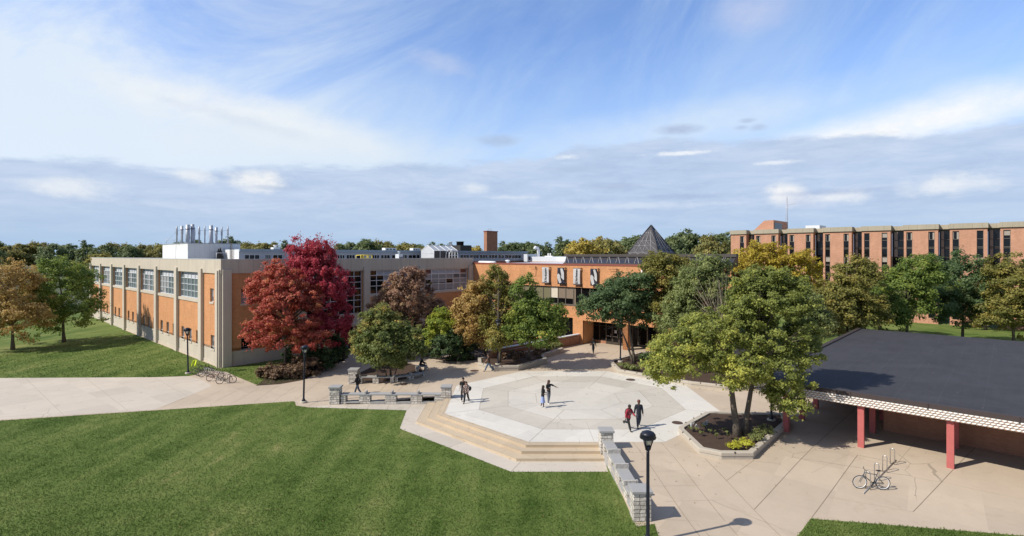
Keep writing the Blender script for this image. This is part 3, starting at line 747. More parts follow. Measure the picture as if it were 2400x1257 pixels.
def window(root, pl, a0, a1, z0, z1, cols=1, rows=1, rec=.2, bar=.055, frame='frame', glass='glass', sill=None, louver=None, blinds=(), rz=None, name='window', panels=()):
    b = MB(); o = -rec
    fbox(b, pl, a0, a0 + bar, z0, z1, o - .05, o + .03); fbox(b, pl, a1 - bar, a1, z0, z1, o - .05, o + .03)
    fbox(b, pl, a0 + bar, a1 - bar, z0, z0 + bar, o - .05, o + .03); fbox(b, pl, a0 + bar, a1 - bar, z1 - bar, z1, o - .05, o + .03)
    zs = rz or [z0 + (z1 - z0) * j / rows for j in range(rows + 1)]
    for i in range(1, cols):
        c = a0 + (a1 - a0) * i / cols; fbox(b, pl, c - bar / 2, c + bar / 2, z0 + bar, z1 - bar, o - .05, o + .045)
    for z in zs[1:-1]: fbox(b, pl, a0 + bar, a1 - bar, z - bar / 2, z + bar / 2, o - .05, o + .02)
    w = b.build(name, MAT[frame], root)
    g = MB(); g.quad(fp(pl, a0, z0, o - .06), fp(pl, a1, z0, o - .06), fp(pl, a1, z1, o - .06), fp(pl, a0, z1, o - .06)); g.build('pane', MAT[glass], w)
    for (c0, c1, r0, r1, mt) in blinds:            # blinds and panels fill cells of the grid (columns c0..c1, rows r0..r1 from the sill)
        q = MB(); x0, x1 = a0 + (a1 - a0) * c0 / cols, a0 + (a1 - a0) * c1 / cols
        zz0 = zs[int(r0)] + (zs[min(int(r0) + 1, len(zs) - 1)] - zs[int(r0)]) * (r0 % 1); zz1 = zs[int(r1)] if r1 % 1 == 0 else zs[int(r1)] + (zs[int(r1) + 1] - zs[int(r1)]) * (r1 % 1)
        fbox(q, pl, x0 + bar * .5, x1 - bar * .5, zz0 + .02, zz1 - bar * .4, o - .055, o - .035); q.build('panel' if 'panel' in mt else 'blind', MAT[mt], w)
    if louver:
        q = MB(); zt, zb = zs[-1], zs[-2]
        for i in range(louver[0], louver[1]):
            x0, x1 = a0 + (a1 - a0) * i / cols + bar * .6, a0 + (a1 - a0) * (i + 1) / cols - bar * .6
            n = 5
            for k in range(n):
                y0 = zb + .04 + (zt - zb - .1) * k / n; hgt = (zt - zb - .1) / n
                q.add([fp(pl, x0, y0, o + .02), fp(pl, x1, y0, o + .02), fp(pl, x1, y0 + hgt * .75, o - .04), fp(pl, x0, y0 + hgt * .75, o - .04)], [(0, 1, 2, 3)])
        q.build('louver', MAT['louver'], w)
    if sill:
        q = MB(); fbox(q, pl, a0 - .08, a1 + .08, z0 - sill, z0 - .003, -rec, .07); q.build('sill', MAT['pilaster'], w)
    return w


# ---------------------------------------------------------------- the science building
sb = building('science_building', 'long two storey building of orange brick and pale concrete with tall grid windows')
PX_, PY_ = ('x', 0.0), ('y', 0.0)
LL = 68.5; ZB, ZC, ZR = 1.43, 9.3, 10.77
holesL = [(2.4, 3.5, 6.2, 7.65), (2.2, 3.3, 1.2, 2.65)]; ups = []
pil = [6.0 + 8.9 * k for k in range(8)]
for k in range(7):
    s0, s1 = pil[k] + .5, pil[k + 1] - .5
    ups.append((s0, s1, 6.05, ZC))
    for q in (.5, 3.15, 5.85): holesL.append((s0 + q, s0 + q + 1.1, 1.2, 2.68))
b = MB(); facade(b, PX_, 0, LL, ZB, ZC, ups + holesL); b.quad((0, LL, -.7), (35.3, LL, -.7), (35.3, LL, ZC), (0, LL, ZC)); b.quad((35.3, 0, -.7), (35.3, LL, -.7), (35.3, LL, ZC), (35.3, 0, ZC))
holesR = [(1.9, 3.1, 6.05, 7.7), (1.9, 3.1, 1.1, 2.4), (5.3, 6.5, 6.05, 7.7), (5.3, 6.5, 1.1, 2.4)]
big = [(9.05, 16.45, 3.9, ZC), (17.55, 25.2, 6.15, ZC), (26.25, 34.35, 6.1, ZC)]
door = (12.6, 16.35, -.5, 2.5)
low = [(19 + 2.7 * i, 20.2 + 2.7 * i, 1.1, 2.6) for i in range(6)]
facade(b, PY_, 0, 35.36, ZB, ZC, holesR + big + [(door[0], door[1], ZB, door[3])] + low)
b.build('brick_wall', MAT['brick'], sb)
b = MB()
facade(b, PX_, 0, LL, -.9, ZB, [(h[0], h[1], h[2], ZB) for h in holesL if h[2] < ZB])
facade(b, PY_, 0, 35.36, -.9, ZB, [(h[0], h[1], h[2], ZB) for h in holesR + low if h[2] < ZB] + [(door[0], door[1], door[2], ZB)])
fbox(b, PX_, 1.3, LL, -.9, -.12, .004, .05); fbox(b, PY_, .9, door[0] - .1, -.9, -.12, .004, .05); fbox(b, PY_, door[1] + .2, 34.4, -.9, -.12, .004, .05)
b.build('stone_base', MAT['base_stone'], sb)
def pilaster(pl, a0, a1, z1, o1, z0=-.9, nm='pilaster'):
    b = MB(); fbox(b, pl, a0, a1, z0, z1, .003, o1); return b.build(nm, MAT['pilaster'], sb, .015)
for c in pil: pilaster(PX_, c - .48, c + .48, 9.75, .32)
pilaster(PX_, 0.0, 1.18, 9.72, .3)
b = MB(); fbox(b, PX_, .18, .3, -.9, 9.6, .303, .42); b.build('downpipe', MAT['pilaster'], sb)
pilaster(PY_, .0, .87, 9.72, .3)
for c in (8.55, 17.0, 25.72): pilaster(PY_, c - .45, c + .45, 9.75, .32)
pilaster(PY_, 34.45, 35.3, 9.75, .32)
pilaster(PY_, 9.0, 12.6, 3.9, .1, -.5, 'concrete_panel'); pilaster(PY_, 12.604, 16.55, 3.9, .1, 2.5, 'concrete_panel')
b = MB()
b.box(-.14, 35.44, -.14, .22, ZC, ZR); b.box(-.14, .22, .22, LL + .1, ZC, ZR); b.box(35.0, 35.44, .22, LL + .1, ZC, ZR); b.box(.22, 35.0, LL - .2, LL + .1, ZC, ZR)
par = b.build('parapet', MAT['concrete'], sb)
b = MB(); b.box(-.17, 35.47, -.17, .25, ZR + .002, ZR + .05); b.box(-.17, .25, .25, LL + .12, ZR + .002, ZR + .05); b.build('coping', MAT['roof_white'], par)
b = MB(); b.box(.22, 35.0, .22, LL - .2, 9.9, 10.25); b.build('roof', MAT['roof_grey'], sb)
RZ = [6.2, 7.05, 7.8, 8.52, ZC]
rnd = random.Random(5)
for (s0, s1, z0, z1) in ups:
    bl = [(c, c + 1, 0 if rnd.random() < .3 else rnd.choice([1, .4, 2]), 3, 'blind') for c in range(6) if rnd.random() < .55]
    w = window(sb, PX_, s0, s1, 6.25, z1 - .02, 6, 4, .22, .085, 'frame', 'glass', None, (1, 5), bl, [6.25, 7.05, 7.8, 8.52, z1 - .02])
    q = MB(); fbox(q, PX_, s0, s1, 5.9, 6.24, -.25, .1); q.build('sill', MAT['pilaster'], w)
for h in holesL: window(sb, PX_, *h, 1, 1, .2, .08, 'frame', 'glass', .2, None, [(0, 1, rnd.choice([0, .35, .5]), 1, 'blind')] if rnd.random() < .5 else ())
for h in holesR: window(sb, PY_, *h, 1, 1, .2, .08, 'frame', 'glass_dark' if h[2] < 3 else 'glass', .2, None, [(0, 1, .0, .72, 'blind'), (0, 1, .72, 1, 'rust_panel')] if h[2] > 3 else ())
for h in low: window(sb, PY_, *h, 1, 1, .2, .08, 'frame', 'glass_dark', .2)
h = big[0]; window(sb, PY_, h[0], h[1], h[2], h[3] - .02, 7, 7, .2, .075, 'frame', 'glass_dark', None, None, (), [3.9, 4.75, 5.6, 6.2, 7.05, 7.85, 8.58, 9.28])
h = big[1]; w = window(sb, PY_, h[0], h[1], 6.2, h[3] - .02, 7, 4, .2, .08, 'frame', 'glass_dark', None, (1, 6), [(2, 7, 0, 3, 'blind'), (6, 7, 3, 4, 'rust_panel')], [6.2, 7.25, 7.95, 8.62, 9.28])
q = MB(); fbox(q, PY_, h[0], h[1], 5.9, 6.19, -.25, .1); q.build('sill', MAT['pilaster'], w)
h = big[2]; w = window(sb, PY_, h[0], h[1], 6.15, h[3] - .02, 6, 4, .2, .1, 'frame', 'glass_dark', None, (1, 5), [(0, 1, 3, 4, 'rust_panel'), (5, 6, 3, 4, 'rust_panel'), (0, 6, 2, 3, 'blind'), (1, 4, .15, 1, 'blind'), (4, 6, 0, 3, 'blind'), (1, 3, 1.2, 2, 'blind')], [6.15, 7.15, 7.85, 8.55, 9.28])
q = MB(); fbox(q, PY_, h[0], h[1], 5.85, 6.14, -.25, .1); q.build('sill', MAT['pilaster'], w)
for i in range(4):
    x0 = door[0] + .02 + i * .93
    dw = window(sb, PY_, x0, x0 + .91, -.44, 2.46, 1, 2, .15, .12, 'frame', 'glass_dark', None, None, (), [-.44, .62, 2.46], 'door')
    q = MB(); fbox(q, PY_, x0 + .14, x0 + .18, .5, .95, -.1, -.06); q.build('handle', MAT['steel'], dw)
q = MB(); fbox(q, PY_, 13.6, 16.4, 2.62, 2.8, .1, 1.3); q.build('door_canopy', MAT['pilaster'], sb)
q = MB(); p0 = fp(PY_, 12.2, 3.0, .18); q.ball(p0, .14, .14, .14); q.build('wall_lamp', MAT['lens'], sb)

# things on its roof
pc = 13.0; k0 = ony(pc, 440)[0]; k1 = ony(pc, 563)[0]; far = onx(k0, 381)[0]
ph = building('mechanical_penthouse', 'white metal plant room with a row of exhaust stacks on the roof', 'plant room')
b = MB(); b.box(k0, k1, pc, far, 10.25, 12.66)
b.build('metal_wall', MAT['panel_white'], ph)
b = MB(); b.box(k0 - .06, k1 + .06, pc - .06, far + .06, 12.662, 12.72); b.build('roof', MAT['panel_blue'], ph)
stacks = [(414.5, 3.6, 531), (426.5, 5.6, 529.5), (440, 8.6, 527), (451.3, 7.6, 526), (455.6, 3.6, 533), (466.8, 4, 531.5), (480, 3, 530.5), (495, 7.8, 528.5), (507, 6, 533), (519.8, 3.4, 532), (534, 3.2, 530.8)]
tops = []
for i, (px, wpx, ty) in enumerate(stacks):
    yy = 16.5 + (.5 if i % 3 == 1 else 0) + (.9 if i == 4 else 0)
    lx = ony(yy, px)[0]; D = l2w(lx, yy).y; zt = H - (ty - YH) * D / F; r = wpx * D / F / 2
    b = MB(); zm = 12.7 + (zt - 12.7) * .52
    if wpx < 5: prof = [(r * .9, 12.7), (r * .9, zm - .1), (r * 1.25, zm), (r * 1.25, zm + .6), (r * .95, zm + .75), (r * .8, zt)]
    elif wpx < 7: prof = [(r * .85, 12.7), (r * .85, zm - .1), (r * 1.05, zm + .1), (r * 1.05, zt)]
    else: prof = [(r * 1.08, 12.7), (r * 1.08, zm), (r, zm + .05), (r, zt)]
    b.lathe(prof, 16, 0, (lx, yy, 0)); s = b.build('exhaust_stack', MAT['galv'], ph)
    q = MB(); zc = 12.7 + (zt - 12.7) * .76; q.lathe([(r * 1.06, zc), (r * 1.22, zc), (r * 1.22, zc + .06), (r * 1.06, zc + .06)], 16, 0, (lx, yy, 0)); q.build('collar', MAT['sky_frame'], s)
    tops.append(Vector((lx, yy, zc)))
b = MB()
for p, q_ in zip(tops, tops[1:]): b.tube([p, q_], .018, 4)
for p, e in ((tops[0], (k0 + .1, far - .4, 12.7)), (tops[0], (k0, pc + 5, 10.6)), (tops[1], (k0 - .02, pc + 3, 10.6)), (tops[3], (k0 - .02, pc + 1.2, 10.6)), (tops[-1], (k1 - .1, pc + .3, 12.7)), (tops[-2], (k1 - 1.5, pc + .3, 12.7)), (tops[-3], (k1 - 2.4, pc + .3, 12.7)), (tops[7], (k1 - 4, pc + .2, 12.7))): b.tube([p, e], .014, 4)
b.build('guy_wire', MAT['galv'], ph)
b = MB()
for x in (k0 + .3, k0 + 1.2, k0 + 2.1): b.tube([(x, far - .5, 12.7), (x, far - .5, 13.3)], .03, 5)
b.tube([(k0 + .3, far - .5, 13.3), (k0 + 2.1, far - .5, 13.3)], .03, 5); b.tube([(k0 + .3, far - .5, 13.0), (k0 + 2.1, far - .5, 13.0)], .03, 5); b.build('railing', MAT['white_metal'], ph)

cy = 8.0; c0 = ony(cy, 560)[0]; cw = onx(c0, 521)[0]
cl = building('clerestory_penthouse', 'long low grey rooftop storey with a strip of windows and a white end wall', 'rooftop storey')
b = MB(); facade(b, ('y', cy), c0, 57.0, 10.2, 11.68, [], 0)
CW = []
for a, w_ in [(572.5, 3), (621.5, 3), (640, 2)] + [(786, 4), (812, 3), (836, 2), (872, 3), (893, 3), (918, 2), (940, 2), (958, 3), (1079, 3), (1102, 3), (1125, 3), (1146, 3), (1168, 2), (1184, 5)]:
    x0 = ony(cy, a)[0]; CW.append((x0, x0 + w_ * .62 * (1 + max(0, (a - 800)) / 900), w_))
CW = [(x0, min(x1, CW[i + 1][0] - .25) if i + 1 < len(CW) else x1, w_) for i, (x0, x1, w_) in enumerate(CW)]
b = MB(); facade(b, ('y', cy), c0, 57.0, 10.2, 11.66, [(x0, x1, 10.62, 11.3) for x0, x1, _ in CW], .12); b.quad((57, cy, 9), (57, cy + 6, 9), (57, cy + 6, 11.66), (57, cy, 11.66))
b.build('metal_wall', MAT['panel_blue'], cl)
b = MB(); b.quad((c0 - .004, cw, 10.2), (c0 - .004, cy, 10.2), (c0 - .004, cy, 11.9), (c0 - .004, cw, 11.9)); b.quad((c0, cw, 10.2), (57, cw, 10.2), (57, cw, 11.9), (c0, cw, 11.9)); b.build('end_wall', MAT['panel_white'], cl)
b = MB(); b.box(c0 + .02, 57.2, cy - .22, cw + .1, 11.66, 11.98); rf = b.build('roof', MAT['fascia_blue'], cl)
for x0, x1, n in CW: window(cl, ('y', cy), x0, x1, 10.62, 11.3, n, 1, .08, .05, 'frame', 'glass_dark', None, None, [(i, i + .28, 0, 1, 'blind') for i in range(n) if rnd.random() < .35])
b = MB(); lx = onx(c0, 545)[0]
b.tube([(c0 - .12, onx(c0, 542)[0], 10.3), (c0 - .12, onx(c0, 542)[0], 13.0)], .05, 6); b.tube([(c0 - .12, onx(c0, 545.5)[0], 10.3), (c0 - .12, onx(c0, 545.5)[0], 12.7)], .05, 6)
for k in range(6): b.tube([(c0 - .12, onx(c0, 545.5)[0], 10.5 + .3 * k), (c0 - .12, onx(c0, 548.5)[0], 10.5 + .3 * k)], .02, 5)
b.tube([(c0 - .12, onx(c0, 548.5)[0], 10.3), (c0 - .12, onx(c0, 548.5)[0], 12.1)], .03, 6); b.build('roof_ladder', MAT['black'], cl)
b = MB(); yq = pc - .6
for px, z1 in ((511, 11.7), (515.5, 11.8), (519, 11.2)):
    x = ony(yq, px)[0]; b.box(x - .16, x + .16, yq - .3, yq, 10.25, z1); b.tube([(x, yq - .15, z1), (x, yq - .15, z1 + .35)], .09, 8)
gm = thing('gas_meter', 'dark rooftop pipe and meter cluster between the two plant rooms', 'meters', (A[0], A[1], 0), TH)
b.build('meter_box', MAT['black'], gm)
b = MB(); x = ony(yq, 515)[0]; b.tube([(x - .5, yq - .4, 10.5), (x - .5, yq - .4, 11.5), (x + .6, yq - .4, 11.5), (x + .6, yq - .4, 10.4)], .06, 8); b.build('pipe', MAT['galv'], gm)

# greenhouse
gy = 3.2; g0 = ony(gy, 1017)[0]; g1 = ony(gy, 1072)[0]; gw = onx(g0, 987)[0]; ge, gr = 11.93, 12.68; gm_ = (gy + gw) / 2
gh = building('rooftop_greenhouse', 'small white framed greenhouse with a pitched glass roof standing on the flat roof', 'greenhouse')
b = MB(); b.add([(g0, gw, 10.25), (g0, gy, 10.25), (g0, gy, ge), (g0, gm_, gr), (g0, gw, ge)], [(0, 1, 2, 3, 4)]); b.build('gable_wall', MAT['greenhouse_wall'], gh)
b = MB(); b.add([(g1, gy, 10.25), (g1, gw, 10.25), (g1, gw, ge), (g1, gm_, gr), (g1, gy, ge)], [(0, 1, 2, 3, 4)])
b.build('gable_wall', MAT['greenhouse_wall'], gh)
b = MB(); b.quad((g0, gy, 10.25), (g1, gy, 10.25), (g1, gy, ge), (g0, gy, ge)); b.quad((g1, gw, 10.25), (g0, gw, 10.25), (g0, gw, ge), (g1, gw, ge)); b.build('side_wall', MAT['sky_frame'], gh)
b = MB(); b.quad((g0, gy, ge), (g1, gy, ge), (g1, gm_, gr), (g0, gm_, gr)); b.quad((g1, gw, ge), (g0, gw, ge), (g0, gm_, gr), (g1, gm_, gr)); b.build('glass_roof', MAT['panel_blue'], gh)
b = MB(); n = 5
for i in range(n):
    x = g0 + (g1 - g0) * i / (n - 1); b.tube([(x, gy - .02, 10.3), (x, gy - .03, ge + .02), (x, gm_, gr + .03), (x, gw + .03, ge + .02)], .045, 6)
b.tube([(g0, gy - .03, ge), (g1, gy - .03, ge)], .05, 6); b.tube([(g0, gm_, gr + .02), (g1, gm_, gr + .02)], .05, 6)
for z in (10.9, 11.5): b.tube([(g0 - .02, gw, z), (g0 - .02, gy, z)], .02, 5)
b.build('rafter', MAT['white_metal'], gh)
ax0, ax1 = ony(gy - .9, 1053)[0], ony(gy - .9, 1073)[0]; am = (ax0 + ax1) / 2; ar = (ax1 - ax0) / 2
b = MB()
for yy in (gy - .9, gy - .1):
    arc = [(am + ar * math.cos(a), yy, 11.15 + .95 * math.sin(a)) for a in [math.pi * i / 14 for i in range(15)]]
    b.tube([(ax1, yy, 10.3)] + arc + [(ax0, yy, 10.3)], .055, 6)
    for f in (-.35, .35): b.tube([(am + ar * f, yy, 10.3), (am + ar * f, yy, 11.15 + .95 * math.sqrt(1 - f * f))], .04, 6)
b.tube([(ax0, gy - .9, 11.2), (ax1, gy - .9, 11.2)], .04, 6); b.tube([(am, gy - .9, 12.1), (am, gy, 12.1)], .04, 6)
b.build('arched_entry', MAT['white_metal'], gh)
# yellow guard rail, small roof units
yr = 1.6
rl_ = building('guard_rail', 'yellow safety rail around a roof hatch', 'guard rail')
b = MB(); x0, x1, x2 = ony(yr, 846)[0], ony(yr, 863)[0], ony(yr, 872)[0]
for x in (x0, x1, x2):
    b.tube([(x, yr, 10.25), (x, yr, 11.25)], .06, 6); b.tube([(x, yr + 1.2, 10.25), (x, yr + 1.2, 11.2)], .045, 6); b.tube([(x, yr, 11.25), (x, yr + 1.2, 11.2)], .05, 6)
for z in (10.85, 11.25): b.tube([(x0, yr, z), (x2, yr, z)], .06, 6)
b.build('rail', MAT['yellow'], rl_)
def unit(name, label, px, py0, ly, wpx, hz, mat, top=None, cat='roof unit', dep=.9):
    lx, z = ony(ly, px, py0); w_ = ony(ly, px + wpx)[0] - lx
    o = building(name, label, cat); b = MB(); b.box(lx, lx + w_, ly, ly + dep, z - hz, z); b.build('casing', MAT[mat], o)
    q = MB()
    for k in range(3): q.box(lx + w_ * (.1 + .3 * k), lx + w_ * (.3 + .3 * k), ly - .02, ly - .002, z - hz * .8, z - hz * .3)
    q.build('vent', MAT['sky_frame'], o)
    if top: q = MB(); q.lathe([(w_ * .25, z), (w_ * .25, z + top), (w_ * .32, z + top), (w_ * .3, z + top + .12)], 12, 0, (lx + w_ / 2, ly + dep / 2, 0)); q.build('fan', MAT[mat], o)
    return o
unit('roof_unit', 'pale roof unit in front of the clerestory windows', 935, 596, 5.5, 9, 1.3, 'roof_white', .3)
unit('roof_unit', 'slim white rooftop skylight lying on the grey rooftop storey', 903, 581.5, 11, 26, .35, 'white_metal')
unit('roof_unit', 'white round fan pair above the grey storey near the red tree', 641, 580, 12, 16, .8, 'white_metal', .2)
unit('roof_unit', 'low white skylight cover just before the greenhouse', 968, 582, 11, 17, .35, 'white_metal')
unit('roof_unit', 'large dark air handling unit on a distant roof beside the chimney', 1079, 575, 75, 26, 3, 'sky_frame', 1.2, dep=6)
unit('roof_unit', 'distant pale roof fans behind the greenhouse', 1063, 578, 80, 12, 3, 'roof_white', 1.5, dep=6)
unit('roof_unit', 'white roof unit beneath a bent duct', 1236, 596, 6, 22, 1.4, 'roof_white')
dk = building('exhaust_duct', 'white bent exhaust duct rising above a flat roof', 'duct')
lx, z = ony(7, 1262, 599); D_ = l2w(lx, 7).y; s_ = D_ / F
b = MB(); b.tube([(lx, 7, z - .5), (lx, 7, z + 11 * s_), (lx - .2 * s_ * 10, 7, z + 17 * s_), (lx - .9, 7, z + 19 * s_), (lx - 1.15, 7, z + 15 * s_)], 3.4 * s_, 12); b.build('duct_pipe', MAT['white_metal'], dk)
# brick chimney tower
ct = building('chimney_tower', 'tall plain brick chimney tower rising behind the flat roofs', 'chimney')
tx, tz = ony(26, 1141, 543); tw = ony(26, 1166)[0] - tx; tl = onx(tx, 1134)[0] - 26
b = MB(); b.box(tx, tx + tw, 26, 26 + tl, 0, tz); b.build('brick_shaft', MAT['brick_red'], ct)
b = MB(); b.box(tx - .1, tx + tw + .1, 25.9, 26.1 + tl, tz + .002, tz + .18); b.build('cap', MAT['coping'], ct)
b = MB()
for q in (.28, .5): 
    x = tx + tw * q; b.tube([(x - .18, 26.5, tz), (x - .18, 26.5, tz + .55), (x, 26.5, tz + .75), (x + .18, 26.5, tz + .55), (x + .18, 26.5, tz)], .035, 5)
b.build('ladder_hoop', MAT['galv'], ct)

# ---------------------------------------------------------------- the campus hall
hb = building('campus_hall', 'orange brick hall with a dark ribbon of windows and a glazed roof edge')
PC = ('x', EE); YE, ZT = -39.0, 9.93
rib = (-33.0, -3.9, 4.85, 7.12); lowr = (-18.9, -2.6, .55, 3.2)
DR0, DR1 = -26.22, -20.45
b = MB(); facade(b, PC, YE, -.02, -.8, ZT, [rib, lowr, (DR0, DR1, -.8, 3.0), (-32.0, -26.9, -.8, 3.0)], .3)
yb = onx(EE + 14, 1700)[0]; b.quad((EE, YE, -.8), (EE + 14, yb, -.8), (EE + 14, yb, ZT), (EE, YE, ZT))
b.build('brick_wall', MAT['brick'], hb)
b = MB(); dx = EE + 2.3
b.quad((EE, DR1, -.8), (dx, DR1, -.8), (dx, DR1, 3.0), (EE, DR1, 3.0))
b.build('entrance_side', MAT['brick'], hb)
b = MB(); b.quad((EE, -26.9, -.8), (EE, DR0, -.8), (EE, DR0, 3), (EE, -26.9, 3)); b.build('entrance_reveal', MAT['brick'], hb)
b = MB(); b.box(EE + .004, EE + .66, -26.9, DR0, -.8, 3.0); b.build('entrance_pier', MAT['brick'], hb)
b = MB(); b.box(EE + 1.2, dx, -32.0, -28.6, -.3, .35); b.build('brick_plinth', MAT['brick'], hb)
b = MB(); b.box(EE + .02, dx, -32.0, DR1, 3.003, 3.05); b.box(EE + .3, dx + .6, -33, -2, -.8, -.75)
b.build('soffit', MAT['bronze'], hb)
b = MB(); b.box(EE - .06, EE + .35, YE, -.02, ZT + .002, ZT + .2); b.build('coping', MAT['coping'], hb)
b = MB(); b.prism([(EE + .35, -.02), (EE + 20, -.02), (EE + 20, -30), (EE + 14, yb + .05), (EE + .35, YE + .1)], ZT - .5, ZT + .06); b.build('flat_roof', MAT['roof_white'], hb)
edges = [onx(EE, p)[0] for p in (1152, 1162, 1171, 1181, 1191, 1203, 1215, 1227, 1239, 1253, 1271, 1288.6, 1305.8, 1323.5, 1342, 1361, 1381)]
while edges[-1] > rib[0] + 1.6: edges.append(edges[-1] - 1.38)
edges.append(rib[0] + .01); edges[0] = rib[1] - .01
for i in range(len(edges) - 1):
    a1, a0 = edges[i], edges[i + 1]
    bl = [(0, 1, .02, 1, 'blind_olive')] if i < 11 else [(0, 1, .33, 1, 'blind_light')] if i == 11 else [(0, 1, .33, 1, 'blind_brown')] if i in (12, 13) else [(.72, .95, .0, 1, 'blind_brown')] if i == 14 else ()
    window(hb, PC, a0, a1, rib[2] + .01, rib[3] - .01, 1, 1, .2, .05, 'bronze_light', 'glass_black', None, None, bl)
q = MB(); fbox(q, PC, rib[0], rib[1], rib[2] - .1, rib[2] + .005, -.25, .06); q.build('sill', MAT['bronze_light'], hb)
n = 12
for i in range(n):
    a0 = lowr[0] + (lowr[1] - lowr[0]) * i / n; a1 = lowr[0] + (lowr[1] - lowr[0]) * (i + 1) / n
    window(hb, PC, a0, a1, lowr[2] + .01, lowr[3] - .01, 1, 1, .2, .05, 'bronze_light', 'glass_black')
PD = ('x', dx); nd = 6
for i in range(nd):
    a1 = DR1 - .03 - i * .96; a0 = a1 - .94
    fixed = i < 2
    dd = window(hb, PD, a0, a1, .35 if fixed else .03, 2.98, 1, 1, .03, .1 if not fixed else .06, 'bronze', 'glass_black', None, None, (), [.35 if fixed else .03, 2.25, 2.98], 'sidelight' if fixed else 'door')
    if not fixed:
        q = MB(); fbox(q, PD, a0 + .14, a0 + .18, .9, 1.35, .04, .09); fbox(q, PD, a0 + .18, a1 - .1, 1.0, 1.06, -.02, .05); q.build('handle', MAT['steel'], dd)
        q = MB(); fbox(q, PD, a0 + .1, a1 - .1, .03, .34, -.04, .02); q.build('kick_panel', MAT['bronze'], dd)
        if i in (3, 4): q = MB(); fbox(q, PD, a0 + .3, a1 - .3, 1.45, 1.85, .001, .006); q.build('notice', MAT['banner_white'], dd)
b = MB(); fbox(b, PD, -22.4, DR1, -.3, .34, -.06, .02); b.build('door_kerb', MAT['brick_red'], hb)
for i in range(4): window(hb, PD, -32 + i * 1.27, -32 + (i + 1) * 1.27, .36, 2.98, 1, 1, .03, .06, 'bronze_light', 'glass_black')
# sloping skylight along the front of the roof
sl0, sl1 = onx(EE, 1711)[0], -17.3; slt = onx(EE + 1.9, 1328)[0]
b = MB(); b.quad((EE + .38, sl1, 10.22), (EE + .38, sl0, 10.22), (EE + 1.9, sl0, 11.02), (EE + 1.9, slt, 11.02)); b.add([(EE + .38, sl1, 10.22), (EE + 1.9, slt, 11.02), (EE + 12, slt, 11.02), (EE + 12, sl1, 10.22)], [(0, 1, 2, 3)]); b.add([(EE + .38, sl0, 10), (EE + .38, sl0, 10.22), (EE + 1.9, sl0, 11.02), (EE + 2.29, sl0, 11.02), (EE + 2.29, sl0, 10)], [(0, 1, 2, 3, 4)])
sk_ = b.build('roof_glazing', MAT['glass_sky'], hb)
b = MB(); n = 17
for i in range(n + 1):
    f = i / n; p = Vector((EE + .36, sl1 + (sl0 - sl1) * f, 10.25)); q = Vector((EE + 1.88, slt + (sl0 - slt) * f, 11.05))
    b.tube([p, q], .03, 5, 1)
    if i < n:
        p2 = Vector((EE + .36, sl1 + (sl0 - sl1) * (f + .55 / n), 10.25)); b.tube([q - Vector((0, .1, 0)), p2], .035, 5); b.tube([q, Vector((EE + .36, sl1 + (sl0 - sl1) * (f + .1 / n), 10.25))], .035, 5)
b.build('truss', [MAT['truss'], MAT['sky_frame']], sk_)
b = MB(); b.box(EE + .2, EE + .42, sl0, sl1 + .1, 10.06, 10.24); b.box(EE + 1.72, EE + 2.3, sl0, slt + .3, 11.03, 11.36); b.prism([(EE + 2.3, slt + .3), (EE + 14, slt + .3), (EE + 14, onx(EE + 14, 1702)[0]), (EE + 2.3, sl0)], 10.0, 11.2); b.build('skylight_edge', MAT['sky_band'], hb)
# glass pyramid
pr = EE + 7.5; ly0, zq = onx(pr, 1545, 597); lyl = onx(pr, 1466)[0]; side = lyl - ly0; zb = 11.18
pyr = building('glass_pyramid', 'dark glass pyramid skylight with white trusses rising over the hall roof', 'skylight')
cx_, cy2 = pr + side / 2, ly0 + side / 2; D_ = l2w(cx_, cy2).y; za = H + (YH - 528) * D_ / F
apx = Vector((cx_, cy2, za)); cn = [Vector((pr, ly0, zb)), Vector((pr, ly0 + side, zb)), Vector((pr + side, ly0 + side, zb)), Vector((pr + side, ly0, zb))]
b = MB(); b.add(cn + [apx], [(1, 0, 4), (2, 1, 4), (3, 2, 4), (0, 3, 4)]); b.build('glass_faces', MAT['glass_pyramid'], pyr)
b = MB()
for c_ in cn: b.tube([c_, apx], .09, 6, 1)
for fa in range(4):
    p, q = cn[fa], cn[(fa + 1) % 4]; nn = (q - p).cross(apx - p).normalized() * -.03
    if nn.dot((p + q) / 2 - Vector((cx_, cy2, zb))) < 0: nn = -nn
    rows = [0, .10, .32, .47, .75]; ncell = 4
    for r_ in rows[:]:
        b.tube([p.lerp(apx, r_) + nn, q.lerp(apx, r_) + nn], .035, 5)
    for r0, r1 in zip(rows, rows[1:]):
        for k in range(ncell):
            e = lambda u, r_: p.lerp(q, u).lerp(apx, r_) + nn
            b.tube([e(k / ncell, r0), e((k + 1) / ncell, r1)], .024, 4); b.tube([e((k + 1) / ncell, r0), e(k / ncell, r1)], .024, 4)
    for k in range(1, ncell): b.tube([p.lerp(q, k / ncell) + nn, p.lerp(q, k / ncell).lerp(apx, .82) + nn], .045, 5, 0)
b.build('truss', [MAT['truss_dark'], MAT['sky_frame']], pyr)
b = MB(); b.box(pr - .3, pr + side + .3, ly0 - .3, ly0 + side + .3, 10.0, zb - .004); b.build('curb', MAT['sky_band'], pyr)
